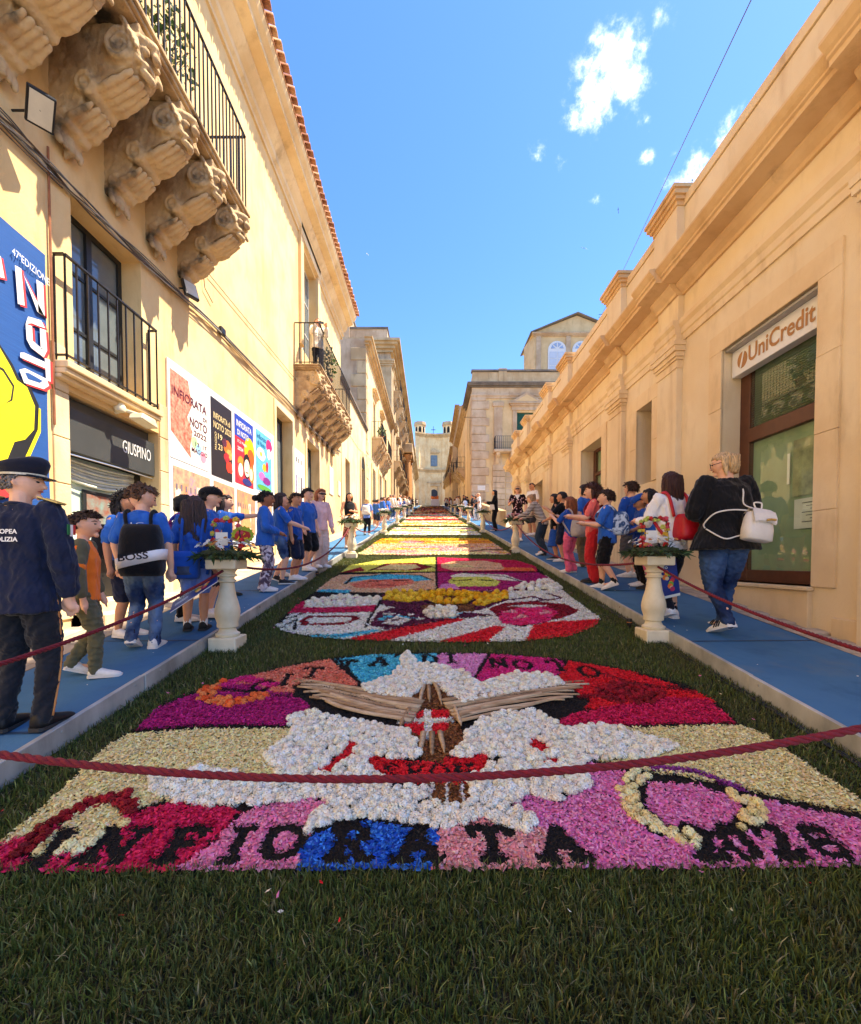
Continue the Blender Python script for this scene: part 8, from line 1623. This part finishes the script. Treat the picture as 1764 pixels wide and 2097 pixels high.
P = person('blonde woman in sunglasses and a dark floral dress', 1060, 1108, 996, 165, ('dress', 'floral'), ('none', 'black'), ('half', (206, 160, 104)), 'light', ('phone_low', 'relaxed'), hs=.135, vox=.013, shoes=(240, 238, 232)); b = MB(); HT, hh, hw = P['HT'], P['hh'], P['hw']; b.tube([HT((-hw * .95, hh * .3, .08 * hh)), HT((-hw * .5, hh * .95, .06 * hh)), HT((hw * .5, hh * .95, .06 * hh)), HT((hw * .95, hh * .3, .08 * hh))], [hh * .04, hh * .2, hh * .2, hh * .04], 8); part_of(P, b, 'sunglasses', m_black); b = MB(); b.prism([(-.05 * P['H'], P['shz'] + .02 * P['H']), (0, P['shz'] - .07 * P['H']), (.05 * P['H'], P['shz'] + .02 * P['H'])], .066 * P['H'], .072 * P['H'], 'y'); part_of(P, b, 'collar', CL['white'], False)
P = person('woman with long black hair in a long black outfit', 1014, 1087, 1004, 80, ('shirt', 'black'), ('wide', 'black'), ('long', BLK), 'tan', ('phone_low', 'phone_low'), hs=.13, vox=.016, shoes=(20, 20, 22)); R = sibling(P, 'shoulder_bag', 'beige shoulder bag of the woman in black', 'bag', 'bags people carry'); H = P['H']; b = MB(); b.prism([(.0, .50 * H), (.13 * H, .50 * H), (.12 * H, .62 * H), (.02 * H, .62 * H)], -.20 * H, -.14 * H, 'x'); b.obj('bag_body', CL['cream'], R, bevel=.01)
person('man in white shirt and pale trousers standing by the third right post', 981, 1066, 1010, 100, ('tshirt', 'white'), ('trousers', 'cream'), ('none', BLK), 'tan', ('relaxed', 'clasp'), hs=.13, vox=.018)
person('person in dark vest and white trousers beside the pale man', 974, 1066, 1016, 60, ('tshirt', 'charcoal'), ('trousers', 'white'), ('short', DBR), 'tan', ('down', 'down'), hs=.13, vox=.018)
# --- woman photographing from the far balcony
P = person('woman in cream jacket and black trousers photographing from the balcony', 0, 0, 0, -150, ('jacket', 'cream'), ('trousers', 'black'), ('half', (150, 104, 70)), 'light', ('phone', 'phone'), hs=.13, vox=.014, at=Vector((-3.66, 14.2, 7.55)), H=1.78, shoes=(20, 20, 22))
R = sibling(P, 'phone', 'dark phone held up by the woman on the balcony', 'phone', 'phones'); b = MB(); w_ = (P['WR'][1] + P['WR'][-1]) / 2; b.box(w_[0] - .075, w_[0] + .075, w_[1] + .06, w_[1] + .07, w_[2] + .04, w_[2] + .12); b.obj('phone_body', m_black, R, bevel=.004)
# phones in the hands of the children on the right
# --- the crowd further up: prototypes copied, each its own person
random.seed(21)
protos = []
spec = [(('tshirt', 'blue'), ('shorts', 'navy'), ('short', BLK)), (('tshirt', 'royal'), ('trousers', 'denim'), ('long', DBR)), (('jacket', 'blue'), ('trousers', 'black'), ('short', DBR)), (('tshirt', 'white'), ('shorts', 'navy'), ('bob', BLK)), (('shirt', 'black'), ('trousers', 'charcoal'), ('short', BLK)), (('shirt', 'cream'), ('trousers', 'denim'), ('short', (120, 90, 70))), (('tshirt', 'red'), ('trousers', 'black'), ('long', BLK))]
def copy_tree(o):
    c = o.copy(); COL.objects.link(c)
    for ch in o.children:
        d = ch.copy(); COL.objects.link(d); d.parent = c
        for e in ch.children: q = e.copy(); COL.objects.link(q); q.parent = d
    return c
spots = []
for i in range(22): spots.append(('left', -2.45 - random.random() * .75, 20.5 + i * 1.25 + random.random() * .8, -75 + random.uniform(-40, 40)))
for i in range(16): spots.append(('left', -2.4 - random.random() * .8, 47 + i * 2.2 + random.random(), -80 + random.uniform(-40, 40)))
for i in range(20): spots.append(('right', 2.75 + random.random() * .75, 27.5 + i * 1.7 + random.random(), 80 + random.uniform(-40, 40)))
for i in range(12): spots.append(('right', 2.7 + random.random() * .8, 62 + i * 2.4 + random.random(), 80 + random.uniform(-40, 40)))
what = ['blue-shirted child in shorts', 'long-haired child in jeans', 'blue-jacketed child', 'white-shirted child in shorts', 'adult in dark clothes', 'adult in pale shirt', 'adult in red top']
seen = {}; cnt_ = {}; nth = ['nearest', 'second nearest', 'third nearest', 'fourth nearest', 'fifth nearest', 'sixth nearest', 'seventh nearest', 'eighth nearest', 'ninth nearest', 'tenth nearest', 'eleventh nearest', 'twelfth nearest', 'thirteenth nearest', 'fourteenth nearest', 'fifteenth nearest', 'sixteenth nearest', 'seventeenth nearest', 'eighteenth nearest']
spots.sort(key=lambda s_: s_[2])
for i, (side, x, y, rz) in enumerate(spots):
    k = random.choice([0, 1, 2, 0, 3, 5] if (side == 'left' and y < 46) else [4, 5, 6, 3, 4]); far = y > 46; ht = random.uniform(1.35, 1.55) if k < 4 else random.uniform(1.6, 1.78)
    near_ = 'far up' if far else 'partway up'
    cnt_[(side, k, far)] = cnt_.get((side, k, far), 0) + 1; lab = '%s %s the %s walkway, %s of these' % (what[k], near_, side, nth[cnt_[(side, k, far)] - 1]); grp = 'crowd %s the %s walkway' % (near_, side); p = Vector((x, y, gz(y) + KERB))
    key = k
    if key not in seen:
        P = person(lab, 0, 0, 0, rz, *spec[k], 'tan', ('relaxed', 'clasp'), hs=.15 if k < 4 else .135, vox=.022, at=p, H=1.0 * ht, face=False, group=grp, seed=5 + k); seen[key] = (P['root'], ht)
    else:
        r0, h0 = seen[key]; c = copy_tree(r0); c.location = p; c.rotation_euler = (0, 0, math.radians(rz)); c.scale = (ht / h0,) * 3; c['label'] = lab; c['group'] = grp

bpy.data.scenes.remove(TMP)
